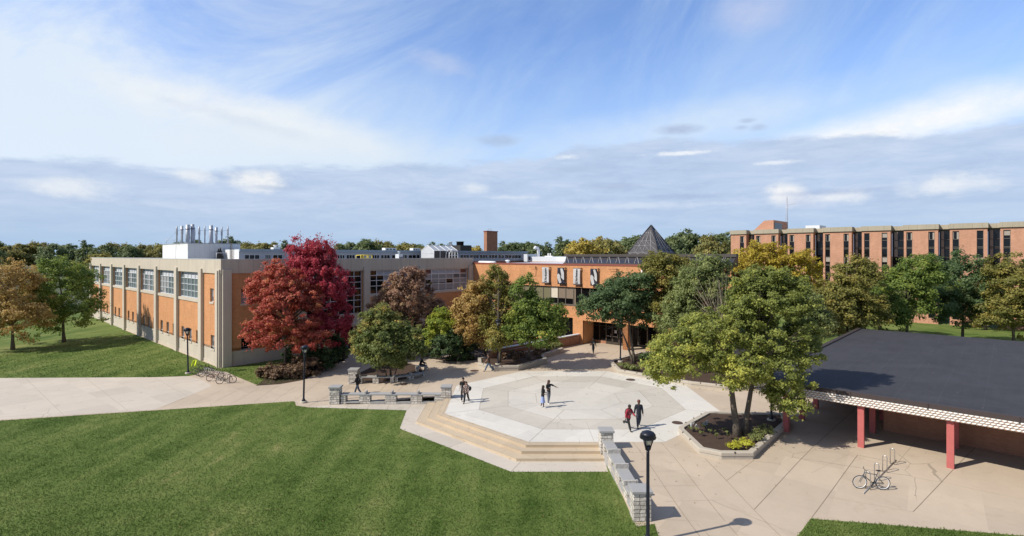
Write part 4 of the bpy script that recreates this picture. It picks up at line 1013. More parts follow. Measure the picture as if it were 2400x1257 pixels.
# rear wing with white roofs behind the hall
rw = building('rear_wing', 'low rear wing with pale flat roofs between the hall and the grey rooftop storey')
b = MB(); b.box(EE + 20.01, EE + 27, -30, 7.5, -.6, 10.05); b.box(36, 58, 8.05, 22, -.6, 10.1); b.build('wall', MAT['brick_red'], rw)
rx = EE + 20.4; b = MB(); b.box(rx, rx + 6.2, -22, 6.9, 10.054, 10.98); b.build('upper_roof', MAT['roof_white'], rw)
b = MB(); b.box(EE + .4, EE + 19.9, -16.2, -13.4, 10.0, 10.3) if False else None
x0, z_ = onx(EE + 3.5, 1124, 617)[0], 10.3; x1 = onx(EE + 3.5, 1160)[0]
hs = building('dome_skylight', 'long low white skylight on the flat roof behind the brick parapet', 'skylight')
b = MB(); b.tube([(EE + 3.5, x0, 10.0), (EE + 3.5, x1, 10.0)], .33, 12); b.build('white_cover', MAT['white_metal'], hs)
hv = building('roof_vent', 'round white mushroom vent on the flat roof behind the brick parapet', 'vent')
xv = onx(EE + 3, 1190)[0]; b = MB(); b.lathe([(.2, 9.9), (.2, 10.3), (.38, 10.33), (.36, 10.45), (.2, 10.52), (.04, 10.54)], 14, 0, (EE + 3, xv, 0)); b.build('white_cap', MAT['white_metal'], hv)
hr = building('roof_vent', 'small pale pipes standing on the far white roof', 'vent')
b = MB(); 
for px in (1285, 1290): yv = onx(rx + 1, px)[0]; b.tube([(rx + 1, yv, 10.9), (rx + 1, yv, 11.6)], .12, 8)
yv = onx(rx + 1, 1287)[0]; b.box(rx + .8, rx + 1.2, yv - .9, yv + .9, 10.98, 11.12); b.build('pipe', MAT['white_metal'], hr)


# ---------------------------------------------------------------- banners on the hall
def text_mesh(txt, name, size, mat, parent, M4):
    cu = bpy.data.curves.new(name, 'FONT'); cu.body = txt; cu.size = size; cu.align_x = 'LEFT'; cu.align_y = 'CENTER'; cu.resolution_u = 2; cu.offset = .03
    o = bpy.data.objects.new(name, cu); COL.objects.link(o)
    dg = bpy.context.evaluated_depsgraph_get(); me = bpy.data.meshes.new_from_object(o.evaluated_get(dg)); bpy.data.objects.remove(o)
    me.transform(M4); me.materials.clear(); me.materials.append(mat)
    for p in me.polygons: p.material_index = 0
    r = bpy.data.objects.new(name, me); COL.objects.link(r); r.parent = parent; return r


def banner(px0, px1, y0, y1, kind, label, empty=False):
    pl = ('x', EE); out = .3
    a1, a0 = onx(EE - out, px0)[0], onx(EE - out, px1)[0]; zt = onx(EE - out, px0, y0)[1]; zb_ = onx(EE - out, px0, y1)[1]
    o = thing('banner' if not empty else 'banner_bracket', label, 'banner' if not empty else 'bracket', (A[0], A[1], 0), TH, 'banners and brackets along the brick wall')
    w, h = a1 - a0, zt - zb_
    b = MB(); pa = a0 - .07
    b.tube([fp(pl, pa, zt + .12, .16), fp(pl, pa, zt - .25, .16)], .05, 8)
    if not empty: b.tube([fp(pl, pa, zb_ + .25, .16), fp(pl, pa, zb_ - .3, .16)], .05, 8)
    else: b.tube([fp(pl, pa, zt - .2, .1), fp(pl, pa + .1, zt - 1.3, .05)], .02, 5)
    for z in ([zt + .02, zb_ - .02] if not empty else [zt]): b.tube([fp(pl, pa, z, .16), fp(pl, pa, z, out), fp(pl, a1, z, out)], .025 if not empty else .02, 6)
    for z in ([zt + .02, zb_ - .02] if not empty else [zt]): b.tube([fp(pl, pa, z, .0), fp(pl, pa, z, .2)], .04, 6)
    b.build('bracket', MAT['black'], o)
    if empty: return
    # cloth with soft vertical folds
    NX, NZ = 14, 12; vs = []; ph_ = px0
    def cloth(u, v, e=0.0):
        k = .02 * math.sin(u * 6 + ph_) * (.4 + .6 * math.sin(v * 3.0)) + .03 * math.sin(v * 5 + ph_)
        return fp(pl, a1 - u * w, zt - v * h, out + k + e)
    b = MB(); vs = [cloth(i / NX, j / NZ) for j in range(NZ + 1) for i in range(NX + 1)]
    fs = [(j * (NX + 1) + i, j * (NX + 1) + i + 1, (j + 1) * (NX + 1) + i + 1, (j + 1) * (NX + 1) + i) for j in range(NZ) for i in range(NX)]
    b.add(vs, fs, 0, True); cl_ = b.build('cloth', MAT['banner_white' if kind == 'text' else 'navy'], o)
    sd = cl_.modifiers.new('hem', 'SOLIDIFY'); sd.thickness = .012; sd.offset = -1

    def drape(me, e):
        for v in me.vertices:
            v.co = Vector(cloth(v.co.x, v.co.y, e))
    def poly(pts, mat, e, nm, res=10):
        bm = bmesh.new(); f = bm.faces.new([bm.verts.new((p[0], p[1], 0)) for p in pts]); bmesh.ops.triangulate(bm, faces=[f])
        for _ in range(3): bmesh.ops.subdivide_edges(bm, edges=[q for q in bm.edges if q.calc_length() > .12], cuts=1); bmesh.ops.triangulate(bm, faces=bm.faces[:])
        me = bpy.data.meshes.new(nm); bm.to_mesh(me); bm.free(); drape(me, e); me.materials.append(MAT[mat]); r = bpy.data.objects.new(nm, me); COL.objects.link(r); r.parent = cl_
    if kind == 'text':
        # words read from the foot of the banner upwards
        ws = .86 / 6.2
        m4 = Matrix(((0, -.62 * h / h * 1.0, 0, .5), (-.128, 0, 0, .86), (0, 0, 1, 0), (0, 0, 0, 1)))
        r = text_mesh('Northeastern', 'lettering', 1.0, MAT['ink'], cl_, Matrix.Identity(4))
        xs = [v.co.x for v in r.data.vertices]; ys = [v.co.y for v in r.data.vertices]; x0, x1, y0_, y1_ = min(xs), max(xs), min(ys), max(ys)
        for v in r.data.vertices:
            a = (v.co.x - x0) / (x1 - x0); c_ = (v.co.y - y0_) / (y1_ - y0_)
            v.co = Vector((.66 - .34 * c_, .80 - .76 * a, 0))
        # letters turned a quarter: their tops look to the left edge
        drape(r.data, .03)
        N1 = [(.36, .955), (.36, .835), (.43, .835), (.43, .905), (.60, .835), (.66, .835), (.66, .955), (.58, .955), (.58, .885), (.44, .955)]
        poly(N1, 'ink', .03, 'emblem')
    else:
        big_ = [(-.02 + .02, .37), (.24, .30), (.50, .455), (.33, .01), (.80, .0), (1.0, .25), (1.0, .79), (.86, .84), (.56, .66), (.70, .92), (.34, 1.0), (.18, .99), (.0, .66)]
        sh = [(.02, .41), (.22, .345), (.62, .52), (.44, .03), (.72, .02), (.97, .29), (.97, .72), (.86, .77), (.46, .59), (.58, .90), (.34, .975), (.27, .97), (.02, .64)]
        poly(big_, 'ink', .03, 'outline'); poly([(.0, .41), (.22, .345), (.47, .485), (.43, .60), (.585, .90), (.34, .975), (.25, .965), (.0, .63)], 'banner_white', .045, 'emblem'); poly([(.44, .03), (.72, .02), (.96, .30), (.96, .71), (.86, .755), (.535, .595), (.60, .475)], 'banner_white', .045, 'emblem')


banner(1271, 1286.5, 627, 663, 'text', 'white lettered banner with dark upright writing, the one farther from the doors')
banner(1306.5, 1323, 628.5, 665, 'n', 'navy banner with a big white N, hung between the two white banners')
banner(1343.5, 1359.5, 629.5, 667, 'text', 'white lettered banner with dark upright writing, hung between the two navy banners')
banner(1384, 1400, 631, 669, 'n', 'navy banner with a big white N, nearest the dark green tree')
banner(1240, 1253, 626, 663, '', 'empty banner bracket on the brick before the first white banner', True)
banner(1426, 1443, 631.5, 668, '', 'empty banner bracket on the brick beyond the last navy banner', True)
ls = thing('sign_letters', 'raised white letters on the brick behind the trees', 'sign', (A[0], A[1], 0), TH)
# only strokes of the letters show between the leaves
b = MB()
for px in (1504, 1509, 1519, 1531, 1537, 1550, 1553, 1574):
    a, z = onx(EE - .06, px, 638)
    b.box(EE - .09, EE - .02, a - .07, a + .07, z - .3, z + .3)
b.build('letter_stroke', MAT['white_metal'], ls)

# ---------------------------------------------------------------- dormitory
db = building('brick_dormitory', 'five storey salmon brick block with projecting bays and a concrete roof band')
PDm = ('x', 95.3); bays = [(1713, 1749), (1768, 1824), (1846, 1906), (1929, 1996), (2020, 2087)]
bl_ = [(onx(95.3, b_)[0], onx(95.3, a_)[0]) for a_, b_ in bays]
s = bl_[-1][1]
for k in range(6): s -= 6.25; bl_.append((s - 4.7, s))
rcs = 1.7; zt = 15.66
b = MB()
for i, (a0, a1) in enumerate(bl_):
    ops = [] if i == 0 else [(a1 - 1.2, a1 - .35)]
    ops.append((a0 + .45, a0 + 1.3))
    facade(b, PDm, a0, a1, -.6, zt, [(p, q, .5, 15.25) for p, q in ops], .25)
    b.quad((95.3, a0, -.6), (95.3 + rcs, a0, -.6), (95.3 + rcs, a0, zt), (95.3, a0, zt)); b.quad((95.3, a1, -.6), (95.3 + rcs, a1, -.6), (95.3 + rcs, a1, zt), (95.3, a1, zt))
e_ = bl_[-1][0]; b.quad((95.3 + rcs, bl_[0][1], -.6), (112, bl_[0][1], -.6), (112, bl_[0][1], zt), (95.3 + rcs, bl_[0][1], zt)); b.quad((95.3 + rcs, e_, -.6), (112, e_, -.6), (112, e_, zt), (95.3 + rcs, e_, zt))
b.build('brick_wall', MAT['brick_pink'], db)
b = MB()
for i, (a0, a1) in enumerate(bl_): b.box(95.3 - .25, 95.3 + rcs, a0 - .12, a1 + .12, zt + .003, 16.5)
b.box(95.3 + rcs - .3, 112.2, e_ - .1, bl_[0][1] + .1, zt + .003, 16.42); b.build('roof_band', MAT['dorm_band'], db)
for i, (a0, a1) in enumerate(bl_):
    ops = [(a0 + .45, a0 + 1.3)] + ([] if i == 0 else [(a1 - 1.2, a1 - .35)])
    for (p, q) in ops:
        rz = [.5, 2.1, 3.6, 5.1, 6.6, 8.0, 9.3, 9.5, 10.9, 12.4, 12.6, 13.9, 15.25]
        bl = []
        for r0, r1 in ((7, 8), (8, 9), (11, 12), (10, 11)):
            if r0 in (8, 10): continue
            k = rnd.random()
            if k < .75: bl += [(0, .3 + .15 * k, r0, r1, 'curtain'), (1 - .22, 1, r0, r1, 'curtain')]
            elif k < .9: bl += [(0, 1, r0 + .35, r1, 'curtain')]
        window(db, PDm, p, q, .5, 15.25, 1, 1, .15, .07, 'bronze_light', 'glass_dark', None, None, bl, rz)
for i in range(len(bl_) - 1):
    p, q = bl_[i + 1][1], bl_[i][0]
    window(db, ('x', 95.3 + rcs - .02), p + .04, q - .04, .5, zt - .2, 1, 1, .02, .08, 'bronze', 'glass_dark', None, None, [(.55, .85, rnd.choice([8, 11]), 12, 'curtain')], [.5, 2.1, 3.6, 5.1, 6.6, 8.0, 9.3, 9.5, 10.9, 12.4, 12.6, 13.9, zt - .2])
X0 = 97.5; pts = [(1767, 540), (1791, 517.5), (1813, 516), (1813, 540)]
pr_ = [onx(X0, *p) for p in pts]; b = MB(); n = 4
lo = [(X0, a, max(z, 16.3)) for a, z in pr_]; bk = ony(pr_[3][0], 1846)[0]; hi = [(bk, a, z) for _, a, z in lo]
b.add(lo + hi, [(0, 1, 2, 3), (7, 6, 5, 4), (0, 4, 5, 1), (1, 5, 6, 2), (2, 6, 7, 3)]); b.build('stair_penthouse', MAT['brick_pink'], db)
b = MB(); yy = pr_[3][0] - .01; b.box(X0 + .6, X0 + .6 + (bk - X0) * .5, yy - .03, yy, 16.5, 18.0); b.build('louvre_opening', MAT['glass_dark'], db)
b = MB(); b.box(99, 104, onx(99, 1921)[0], onx(99, 1888)[0], 16.4, 17.2); b.build('roof_unit', MAT['roof_white'], db)
an = building('antenna_mast', 'thin lattice radio mast standing on the dormitory roof', 'mast')
am_x, am_y = bk - .4, ony(0, 0)[0] * 0 + pr_[3][0] - .5
am_y = onx(am_x, 1845)[0]; D_ = l2w(am_x, am_y).y; zt_ = H + (YH - 461) * D_ / F; z0_ = 16.45
b = MB()
for dx_, dy_ in ((0, 0), (.5, 0), (.25, .42)): b.tube([(am_x + dx_, am_y + dy_, z0_), (am_x + dx_ * .4 + .12, am_y + dy_ * .4 + .1, zt_)], .035, 5)
nb_ = 22
for k in range(nb_):
    z = z0_ + (zt_ - z0_) * k / nb_; z2 = z0_ + (zt_ - z0_) * (k + 1) / nb_; f = 1 - .6 * k / nb_
    b.tube([(am_x, am_y, z), (am_x + .5 * f, am_y, z2)], .02, 4); b.tube([(am_x + .5 * f, am_y, z), (am_x + .25 * f, am_y + .42 * f, z2)], .02, 4)
b.build('lattice', MAT['galv'], an)
b = MB()
for z in (zt_ - 1.6, zt_ - 7.2): b.tube([(am_x, am_y, z - .3), (am_x + .4, am_y - 1.6, z), (am_x + .4, am_y - 1.6, z + .5)], .04, 5)
b.build('aerial', MAT['galv'], an)

# ---------------------------------------------------------------- the covered pavilion
PV, PW = 16.27, -47.6
pv = building('covered_pavilion', 'flat dark roofed shelter with a white textured fascia on red columns', 'pavilion')
PE = -78.0
b = MB(); b.box(PV + .06, 49.3, PE, PW - .06, 2.62, 3.12); b.build('roof', MAT['roof_dark'], pv)
b = MB(); b.box(PV - .02, PV + .3, PE, PW + .0, 2.96, 3.2); b.box(PV + .3, 49.3, PW - .35, PW + .02, 2.96, 3.22)
for k in range(8): b.box(PV - .06, PV - .021, PW - 1.9 - 3.6 * k, PW - 1.84 - 3.6 * k, 2.9, 3.22)
b.build('roof_edge', MAT['roof_trim'], pv)
# fascia of small faceted blocks
def blocks(pl, a0, a1, z0, z1, bw, rows):
    b = MB(); fbox(b, pl, a0, a1, z0, z1, -.2, .0, 1)
    bh = (z1 - z0) / rows; n = int((a1 - a0) / bw)
    for r_ in range(rows):
        for i in range(n):
            x0 = a0 + i * bw + (bw / 2 if r_ % 2 else 0) + .014; x1 = min(x0 + bw - .028, a1); y0 = z0 + r_ * bh + .012; y1 = y0 + bh - .024
            if x1 - x0 < .05: continue
            xm, ym = (x0 + x1) / 2, y0 + (y1 - y0) * .4; dpt = .085
            c = [fp(pl, xm, y0, .004), fp(pl, x1, (y0 + y1) / 2 - .02, .004), fp(pl, x1, y1, .004), fp(pl, x0, y1, .004), fp(pl, x0, (y0 + y1) / 2 - .02, .004), fp(pl, xm, ym, dpt)]
            b.add(c, [(0, 1, 5), (1, 2, 5), (2, 3, 5), (3, 4, 5), (4, 0, 5)])
    return b
blocks(('x', PV), PE, PW - .02, 2.45, 2.95, .21, 4).build('block_fascia', [MAT['block'], MAT['grout']], pv)['label'] = 'white faceted block fascia'
blocks(('Y', PW), PV + .2, 49.2, 2.45, 2.95, .21, 4).build('block_fascia', [MAT['block'], MAT['grout']], pv)
for i in range(5):
    for j in range(3):
        x, y = PV + .35 + 3.55 * i, -49.5 - 4.05 * j - (4.05 * 0)
        if i > 1 and j > 1: continue
        b = MB(); b.box(x - .13, x + .13, y - .16, y + .16, -.6, 2.62); b.build('column', MAT['red_paint'], pv, .012)
for j in range(3, 7): b = MB(); y = -49.5 - 4.05 * j; b.box(PV + .22, PV + .48, y - .16, y + .16, -.6, 2.62); b.build('column', MAT['red_paint'], pv, .012)
b = MB(); b.box(PV + 4.8, PV + 30, -76, -54.0, -.6, 2.61); b.build('brick_core', MAT['brick_red'], pv)
# ---------------------------------------------------------------- trees
def leaves_mesh(name, P, N, L, Wd, tint, mat, rg):
    n = len(P)
    r = rg.normal(size=(n, 3)); t1 = np.cross(N, r); t1 /= np.linalg.norm(t1, axis=1)[:, None] + 1e-9
    t2 = np.cross(N, t1)
    v = np.empty((n, 4, 3), np.float32)
    fold = N * (Wd * .35)[:, None]
    v[:, 0] = P - t1 * L[:, None]; v[:, 1] = P + t2 * Wd[:, None] + fold; v[:, 2] = P + t1 * L[:, None]; v[:, 3] = P - t2 * Wd[:, None] + fold
    me = bpy.data.meshes.new(name)
    me.vertices.add(n * 4); me.vertices.foreach_set('co', v.reshape(-1))
    me.loops.add(n * 4); me.loops.foreach_set('vertex_index', np.arange(n * 4, dtype=np.int32))
    me.polygons.add(n); me.polygons.foreach_set('loop_start', np.arange(0, n * 4, 4, dtype=np.int32)); me.polygons.foreach_set('loop_total', np.full(n, 4, np.int32))
    a = me.attributes.new('tint', 'FLOAT', 'FACE'); a.data.foreach_set('value', np.clip(tint, 0, 1).astype(np.float32))
    me.materials.append(mat); me.update()
    return me


def E(px, py, D, rx, ry, rd=None, tb=0.0):
    k = D / F; c = pd(px, py, D)
    return (c.x, c.y, c.z, rx * k, (rd if rd is not None else rx * k), ry * k, tb)


def tree(name, label, cat, base, ells, nc, nl, ls, lmat, tr, bark='bark', seed=1, fork=.45, cr=(.45, .85), limbs=16, stems=None, group=None, flat=.62, upright=0.0, tdrift=0.0, crown='crown', wood='trunk', up=.55, hollow=.45):
    """tapered wood with limbs, and a crown of leaf clumps inside the given envelopes"""
    rg = np.random.default_rng(seed); base = Vector(base)
    o = thing(name, label, cat, base, 0, group)
    eb_ = np.array([e[6] if len(e) > 6 else 0.0 for e in ells]); els = np.array([e[:6] for e in ells], float); els[:, :3] -= np.array(base)
    vol = (els[:, 3] * els[:, 4] * els[:, 5]) ** .75; pr = vol / vol.sum()
    k = rg.choice(len(els), nc, p=pr)
    d = rg.normal(size=(nc, 3)); d /= np.linalg.norm(d, axis=1)[:, None]
    low = d[:, 2] < -.35; d[low & (rg.random(nc) < .5), 2] *= -1
    f = hollow + (1 - hollow) * np.sqrt(rg.random(nc))
    f = f * (1 + .1 * rg.normal(size=nc)); cen = els[k, :3] + d * els[k, 3:] * f[:, None]
    gz = .25; cen[:, 2] = np.maximum(cen[:, 2], gz)
    crad = rg.uniform(cr[0], cr[1], nc) * np.clip(.75 + .35 * (1 - f), .5, 1.1)
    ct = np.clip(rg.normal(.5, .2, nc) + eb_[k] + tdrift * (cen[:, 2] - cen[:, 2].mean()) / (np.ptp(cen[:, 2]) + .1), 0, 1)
    m = np.maximum(12, (.86 * nl / nc * (crad / crad.mean()) ** 2)).astype(int)
    idx = np.repeat(np.arange(nc), m); n = len(idx)
    g = rg.normal(size=(n, 3)); g /= np.linalg.norm(g, axis=1)[:, None]
    rr = rg.random(n) ** .42
    off = g * rr[:, None] * crad[idx][:, None]; off[:, 2] *= flat
    off *= 1 + .35 * rg.normal(size=(n, 1)) * .5
    if upright: off[:, 2] *= 1 + upright; off[:, :2] *= .8
    stray = rg.random(n) < .16; off[stray] *= rg.uniform(1.2, 1.9, (stray.sum(), 1)); P = cen[idx] + off
    ok = P[:, 2] > .12; P, idx, g = P[ok], idx[ok], g[ok]; n = len(P)
    # drooping of the outer edge of each clump
    if not upright: P[:, 2] -= .10 * crad[idx] * (np.linalg.norm(off[ok][:, :2], axis=1) / crad[idx]) ** 2
    N = .5 * d[idx] + np.array([0, 0, up * .8]) + .55 * g + rg.normal(size=(n, 3)) * .62
    N /= np.linalg.norm(N, axis=1)[:, None]
    L = ls * rg.uniform(.6, 1.3, n); Wd = L * rg.uniform(.5, .75, n)
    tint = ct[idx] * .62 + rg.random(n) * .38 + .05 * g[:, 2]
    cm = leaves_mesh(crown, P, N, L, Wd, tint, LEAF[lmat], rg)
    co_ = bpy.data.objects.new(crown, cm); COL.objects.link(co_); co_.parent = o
    # wood
    b = MB(); cc = (els[:, :3] * pr[:, None]).sum(0); topz = (els[:, 2] + els[:, 5] * .55).max()
    stems = stems or [(0, 0, None)]
    paths = []
    for si, (sx, sy, tgt) in enumerate(stems):
        end = np.array(tgt) - np.array(base) if tgt is not None else np.array([cc[0], cc[1], topz])
        p0 = np.array([sx, sy, -.15]); pts = []
        r0 = tr * (1 if si == 0 else .78)
        for i in range(9):
            u = i / 8; w = np.array([math.sin(u * 7 + si * 2 + seed), math.cos(u * 6 + seed), 0]) * .12 * min(1, topz / 6) * u * (1 - u) * 3
            pts.append(p0 + (end - p0) * np.array([u ** 1.25, u ** 1.25, u]) + w)
        rs = [r0 * 1.35] + [r0 * (1 - .86 * (i / 8) ** .9) for i in range(1, 9)]
        b.tube(pts, rs, 9); paths.append((pts, rs))
    order = rg.permutation(nc)[:limbs]
    for j in order:
        pts, rs = paths[int(np.argmin([np.linalg.norm(p[0][5][:2] - cen[j][:2]) for p in paths]))]
        hz = pts[8][2]; u = np.clip(fork + (cen[j][2] / max(hz, .1) - fork) * .55 - .06, fork * .8, .9)
        i = int(u * 8); q = np.array(pts[i]) + (np.array(pts[min(i + 1, 8)]) - np.array(pts[i])) * (u * 8 - i)
        e = cen[j]; mid = q + (e - q) * .5; mid[2] += .12 * np.linalg.norm(e - q) * (1 if e[2] > q[2] else -.2)
        path = [q * (1 - a) ** 2 + mid * 2 * a * (1 - a) + e * a * a for a in (0, .25, .5, .75, 1)]
        r = max(.012, min(rs[i] * .55, .012 + .022 * np.linalg.norm(e - q)))
        b.tube(path, [r, r * .8, r * .6, r * .4, r * .2], 5)
        for q2 in np.argsort(np.linalg.norm(cen - e, axis=1))[1:4]:
            b.tube([path[2], (path[2] + cen[q2]) / 2 + rg.normal(size=3) * .08, cen[q2]], [r * .4, r * .25, r * .1], 4)
    b.build(wood, MAT[bark], o)
    return o


T = tree
g0_ = lambda px, py: at(px, py)
# maples and small trees by the science building
T('maple_tree', 'orange red maple in front, standing by the brick corner with a bare pale trunk', 'tree', at(669, 868), [E(678, 735, 53.6, 84, 95), E(612, 785, 53, 52, 44), E(655, 665, 53.6, 52, 60), E(720, 790, 53, 55, 45), E(610, 690, 53.4, 34, 42), E(672, 775, 52.6, 45, 42, None, .38)], 430, 44000, .11, 'red', .17, 'bark', 11, .3, (.3, .62), 34, up=.4, hollow=.35)
T('maple_tree', 'tall crimson maple with thin upright top twigs behind the orange red maple', 'tree', at(742, 846), [E(735, 645, 57.5, 62, 78), E(765, 700, 57, 66, 85), E(712, 612, 57.5, 45, 50), E(775, 770, 56.5, 55, 50), E(745, 590, 57.5, 40, 30)], 420, 42000, .11, 'crimson', .19, 'bark', 12, .3, (.3, .62), 34, upright=.5, up=.3, hollow=.35)
# the bare upright twigs at its head
def twigs(o, px_list, D, y0, seed, mat='bark_pale', r=.02, px0=None):
    rg = random.Random(seed); b = MB(); base = o.location
    for px, py in px_list:
        e = pd(px, py, D + rg.uniform(-1, 1)) - base; s = pd((px if px0 is None else px0) + rg.uniform(-14, 14) * .6, y0 + rg.uniform(-8, 20), D) - base
        m = (s + e) / 2 + Vector((rg.uniform(-.15, .15), rg.uniform(-.2, .2), 0)); b.tube([s, m, e], [r, r * .6, r * .25], 4)
        for k in range(4):
            u = rg.uniform(.35, .95); q = s.lerp(e, u); b.tube([q, q + Vector((rg.uniform(-.35, .35), rg.uniform(-.3, .3), rg.uniform(.15, .5)))], [r * .4, r * .15], 4)
    b.build('twig', MAT[mat], o)
crim = [o for o in COL.objects if o.get('label', '').startswith('tall crimson')][0]
rg0 = random.Random(3); rgn = np.random.default_rng(33)
tw = [(rg0.uniform(668, 788), rg0.uniform(544, 590)) for _ in range(34)]
twigs(crim, tw, 57.5, 625, 5, 'bark', .022)
PP = []
for px, py in tw:
    for k in range(26): u = rg0.random() ** 1.4; PP.append(list(pd(px + rg0.uniform(-7, 7), py + u * 55 + rg0.uniform(-3, 6), 57.5 + rg0.uniform(-1, 1)) - crim.location))
PP = np.array(PP); NN = rgn.normal(size=PP.shape); NN /= np.linalg.norm(NN, axis=1)[:, None]; n_ = len(PP)
me_ = leaves_mesh('crown', PP, NN, np.full(n_, .10), np.full(n_, .06), rgn.random(n_) * .7 + .1, LEAF['crimson'], rgn); oc_ = bpy.data.objects.new('crown', me_); COL.objects.link(oc_); oc_.parent = crim
T('ornamental_tree', 'brownish red tree in front of the grid windows', 'tree', at(958, 842), [E(955, 700, 60.5, 62, 62), E(905, 735, 60, 44, 50, None, .25), E(1005, 735, 61.5, 46, 40, 2.0), E(960, 658, 60.5, 42, 32)], 330, 30000, .115, 'plum', .16, 'bark_dark', 13, .3, (.32, .66), 26, tdrift=-.2, upright=.25)
T('small_tree', 'low spreading green tree with several stems inside the curved stone bench', 'tree', at(915, 884), [E(910, 798, 49.3, 76, 52, None, -.05), E(862, 785, 49, 38, 42, None, .28), E(955, 812, 49, 42, 42, None, -.1), E(893, 752, 49.5, 40, 40, None, .22), E(848, 818, 49.5, 26, 30, None, .3), E(972, 800, 49, 28, 36), E(905, 836, 49, 60, 22)], 330, 36000, .11, 'green', .075, 'bark', 14, .2, (.38, .75), 22, stems=[(0, 0, None), (-.3, .1, pd(870, 790, 49)), (.35, .1, pd(950, 800, 48)), (.1, -.2, pd(915, 800, 47.5))], tdrift=.15)
for nm, lab, lo_, px, py, els, nc, nl, mt, sd in [
    ('shrub', 'wide bronze leaved shrub below the orange red maple', 0, 665, 890, [E(665, 873, 51.2, 54, 25, 1.5), E(710, 862, 52, 40, 26, 1.5)], 90, 13000, 'brown', 21),
    ('shrub', 'dark shrub mass between the two maples and the walk', 0, 745, 868, [E(740, 845, 54.5, 48, 34, 1.6), E(700, 835, 55.5, 40, 26, 1.4)], 80, 10000, 'hedge', 22),
    ('shrub', 'dark evergreen shrub beside the glass building doors', 0, 780, 842, [E(778, 815, 58.5, 34, 32, 1.5)], 60, 7000, 'hedge', 23),
    ('shrub', 'yellow green bush behind the dark evergreen hedge', 0, 1040, 838, [E(1036, 768, 57.5, 38, 42, 1.8, .1), E(1062, 765, 57.5, 24, 30, 1.4, .2), E(1010, 790, 57.5, 22, 30, 1.4)], 130, 14000, 'lime', 24),
    ('shrub', 'rounded dark evergreen hedge next to the metal handrail', 0, 1050, 846, [E(1045, 815, 56.2, 38, 30, 1.7), E(1085, 822, 57.8, 30, 24, 1.5), E(1056, 797, 56.2, 24, 22, 1.2)], 120, 15000, 'hedge', 25),
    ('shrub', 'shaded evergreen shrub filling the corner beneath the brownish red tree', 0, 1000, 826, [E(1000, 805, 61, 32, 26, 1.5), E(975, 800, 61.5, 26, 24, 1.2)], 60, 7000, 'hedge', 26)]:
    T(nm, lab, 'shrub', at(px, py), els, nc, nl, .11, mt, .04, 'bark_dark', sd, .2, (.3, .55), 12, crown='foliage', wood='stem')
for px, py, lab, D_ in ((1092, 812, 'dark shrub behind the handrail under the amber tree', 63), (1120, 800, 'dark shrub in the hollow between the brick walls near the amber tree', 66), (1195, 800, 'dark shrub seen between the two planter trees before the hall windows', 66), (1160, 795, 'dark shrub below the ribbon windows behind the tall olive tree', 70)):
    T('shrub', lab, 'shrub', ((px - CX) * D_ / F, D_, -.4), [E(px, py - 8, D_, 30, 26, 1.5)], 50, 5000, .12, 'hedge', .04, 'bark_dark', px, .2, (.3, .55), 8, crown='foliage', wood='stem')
# trees in the raised planter before the hall
T('street_tree', 'amber leaved tree nearest the handrail in front of the hall', 'tree', at(1138, 836), [E(1110, 738, 57, 48, 72), E(1096, 770, 56.6, 36, 40), E(1125, 690, 57, 34, 36), E(1142, 790, 56.4, 22, 28, None, .3), E(1085, 730, 57, 28, 34)], 260, 26000, .115, 'amber', .13, 'bark', 31, .35, (.4, .75), 18, flat=.7)
T('street_tree', 'tall olive tree rising over the brick parapet from the long planter', 'tree', at(1171, 851, .35), [E(1162, 668, 56.5, 36, 42), E(1178, 730, 56.5, 30, 46), E(1198, 690, 56.5, 20, 24), E(1165, 792, 53.2, 30, 28, 1.6, .1), E(1150, 760, 55, 26, 36)], 150, 14000, .115, 'olive', .14, 'bark', 32, .35, (.4, .75), 18, flat=.7)
T('street_tree', 'leafy green tree with yellowing sprays in the long planter', 'tree', at(1238, 843, .35), [E(1247, 745, 53.2, 54, 60), E(1228, 688, 53.4, 30, 44), E(1290, 745, 53.4, 42, 46), E(1214, 765, 53, 34, 40, None, .25), E(1255, 788, 52.8, 58, 26), E(1305, 772, 53, 30, 30)], 300, 30000, .115, 'mid', .15, 'bark', 33, .35, (.4, .75), 20, flat=.7)
T('street_tree', 'dark green tree with a forked trunk beside the hall doors', 'tree', at(1487, 853, .3), [E(1440, 715, 54, 66, 48), E(1490, 680, 55, 50, 45), E(1395, 720, 54, 40, 32), E(1500, 735, 54.5, 48, 34), E(1455, 670, 55, 40, 26)], 300, 30000, .115, 'deep', .17, 'bark', 34, .4, (.42, .8), 20, stems=[(0, 0, None), (-.1, 0, pd(1425, 715, 54))], flat=.6)
T('street_tree', 'tall olive green tree in front of the dark roof glazing', 'tree', at(1560, 850, .2), [E(1555, 655, 55, 46, 62), E(1590, 690, 54.5, 40, 60), E(1535, 625, 55.4, 30, 34), E(1600, 630, 55, 28, 34), E(1560, 735, 54, 46, 40)], 290, 28000, .115, 'olive', .17, 'bark', 35, .35, (.42, .8), 20, flat=.7, tdrift=-.1)
T('street_tree', 'grey green tree with dead bare branches left of the great foreground tree', 'tree', at(1650, 880, .1), [E(1640, 690, 50, 62, 78), E(1600, 735, 50, 46, 60), E(1665, 630, 50.5, 36, 40), E(1570, 760, 49.5, 34, 40), E(1690, 660, 50.5, 30, 50)], 380, 38000, .11, 'sage', .17, 'bark', 36, .35, (.4, .75), 22, flat=.7)
dead = [o for o in COL.objects if o.get('label', '').startswith('grey green tree')][0]
twigs(dead, [(rg0.uniform(1622, 1712), rg0.uniform(640, 735)) for _ in range(30)], 46.8, 770, 9, 'bark_pale', .03, 1690)
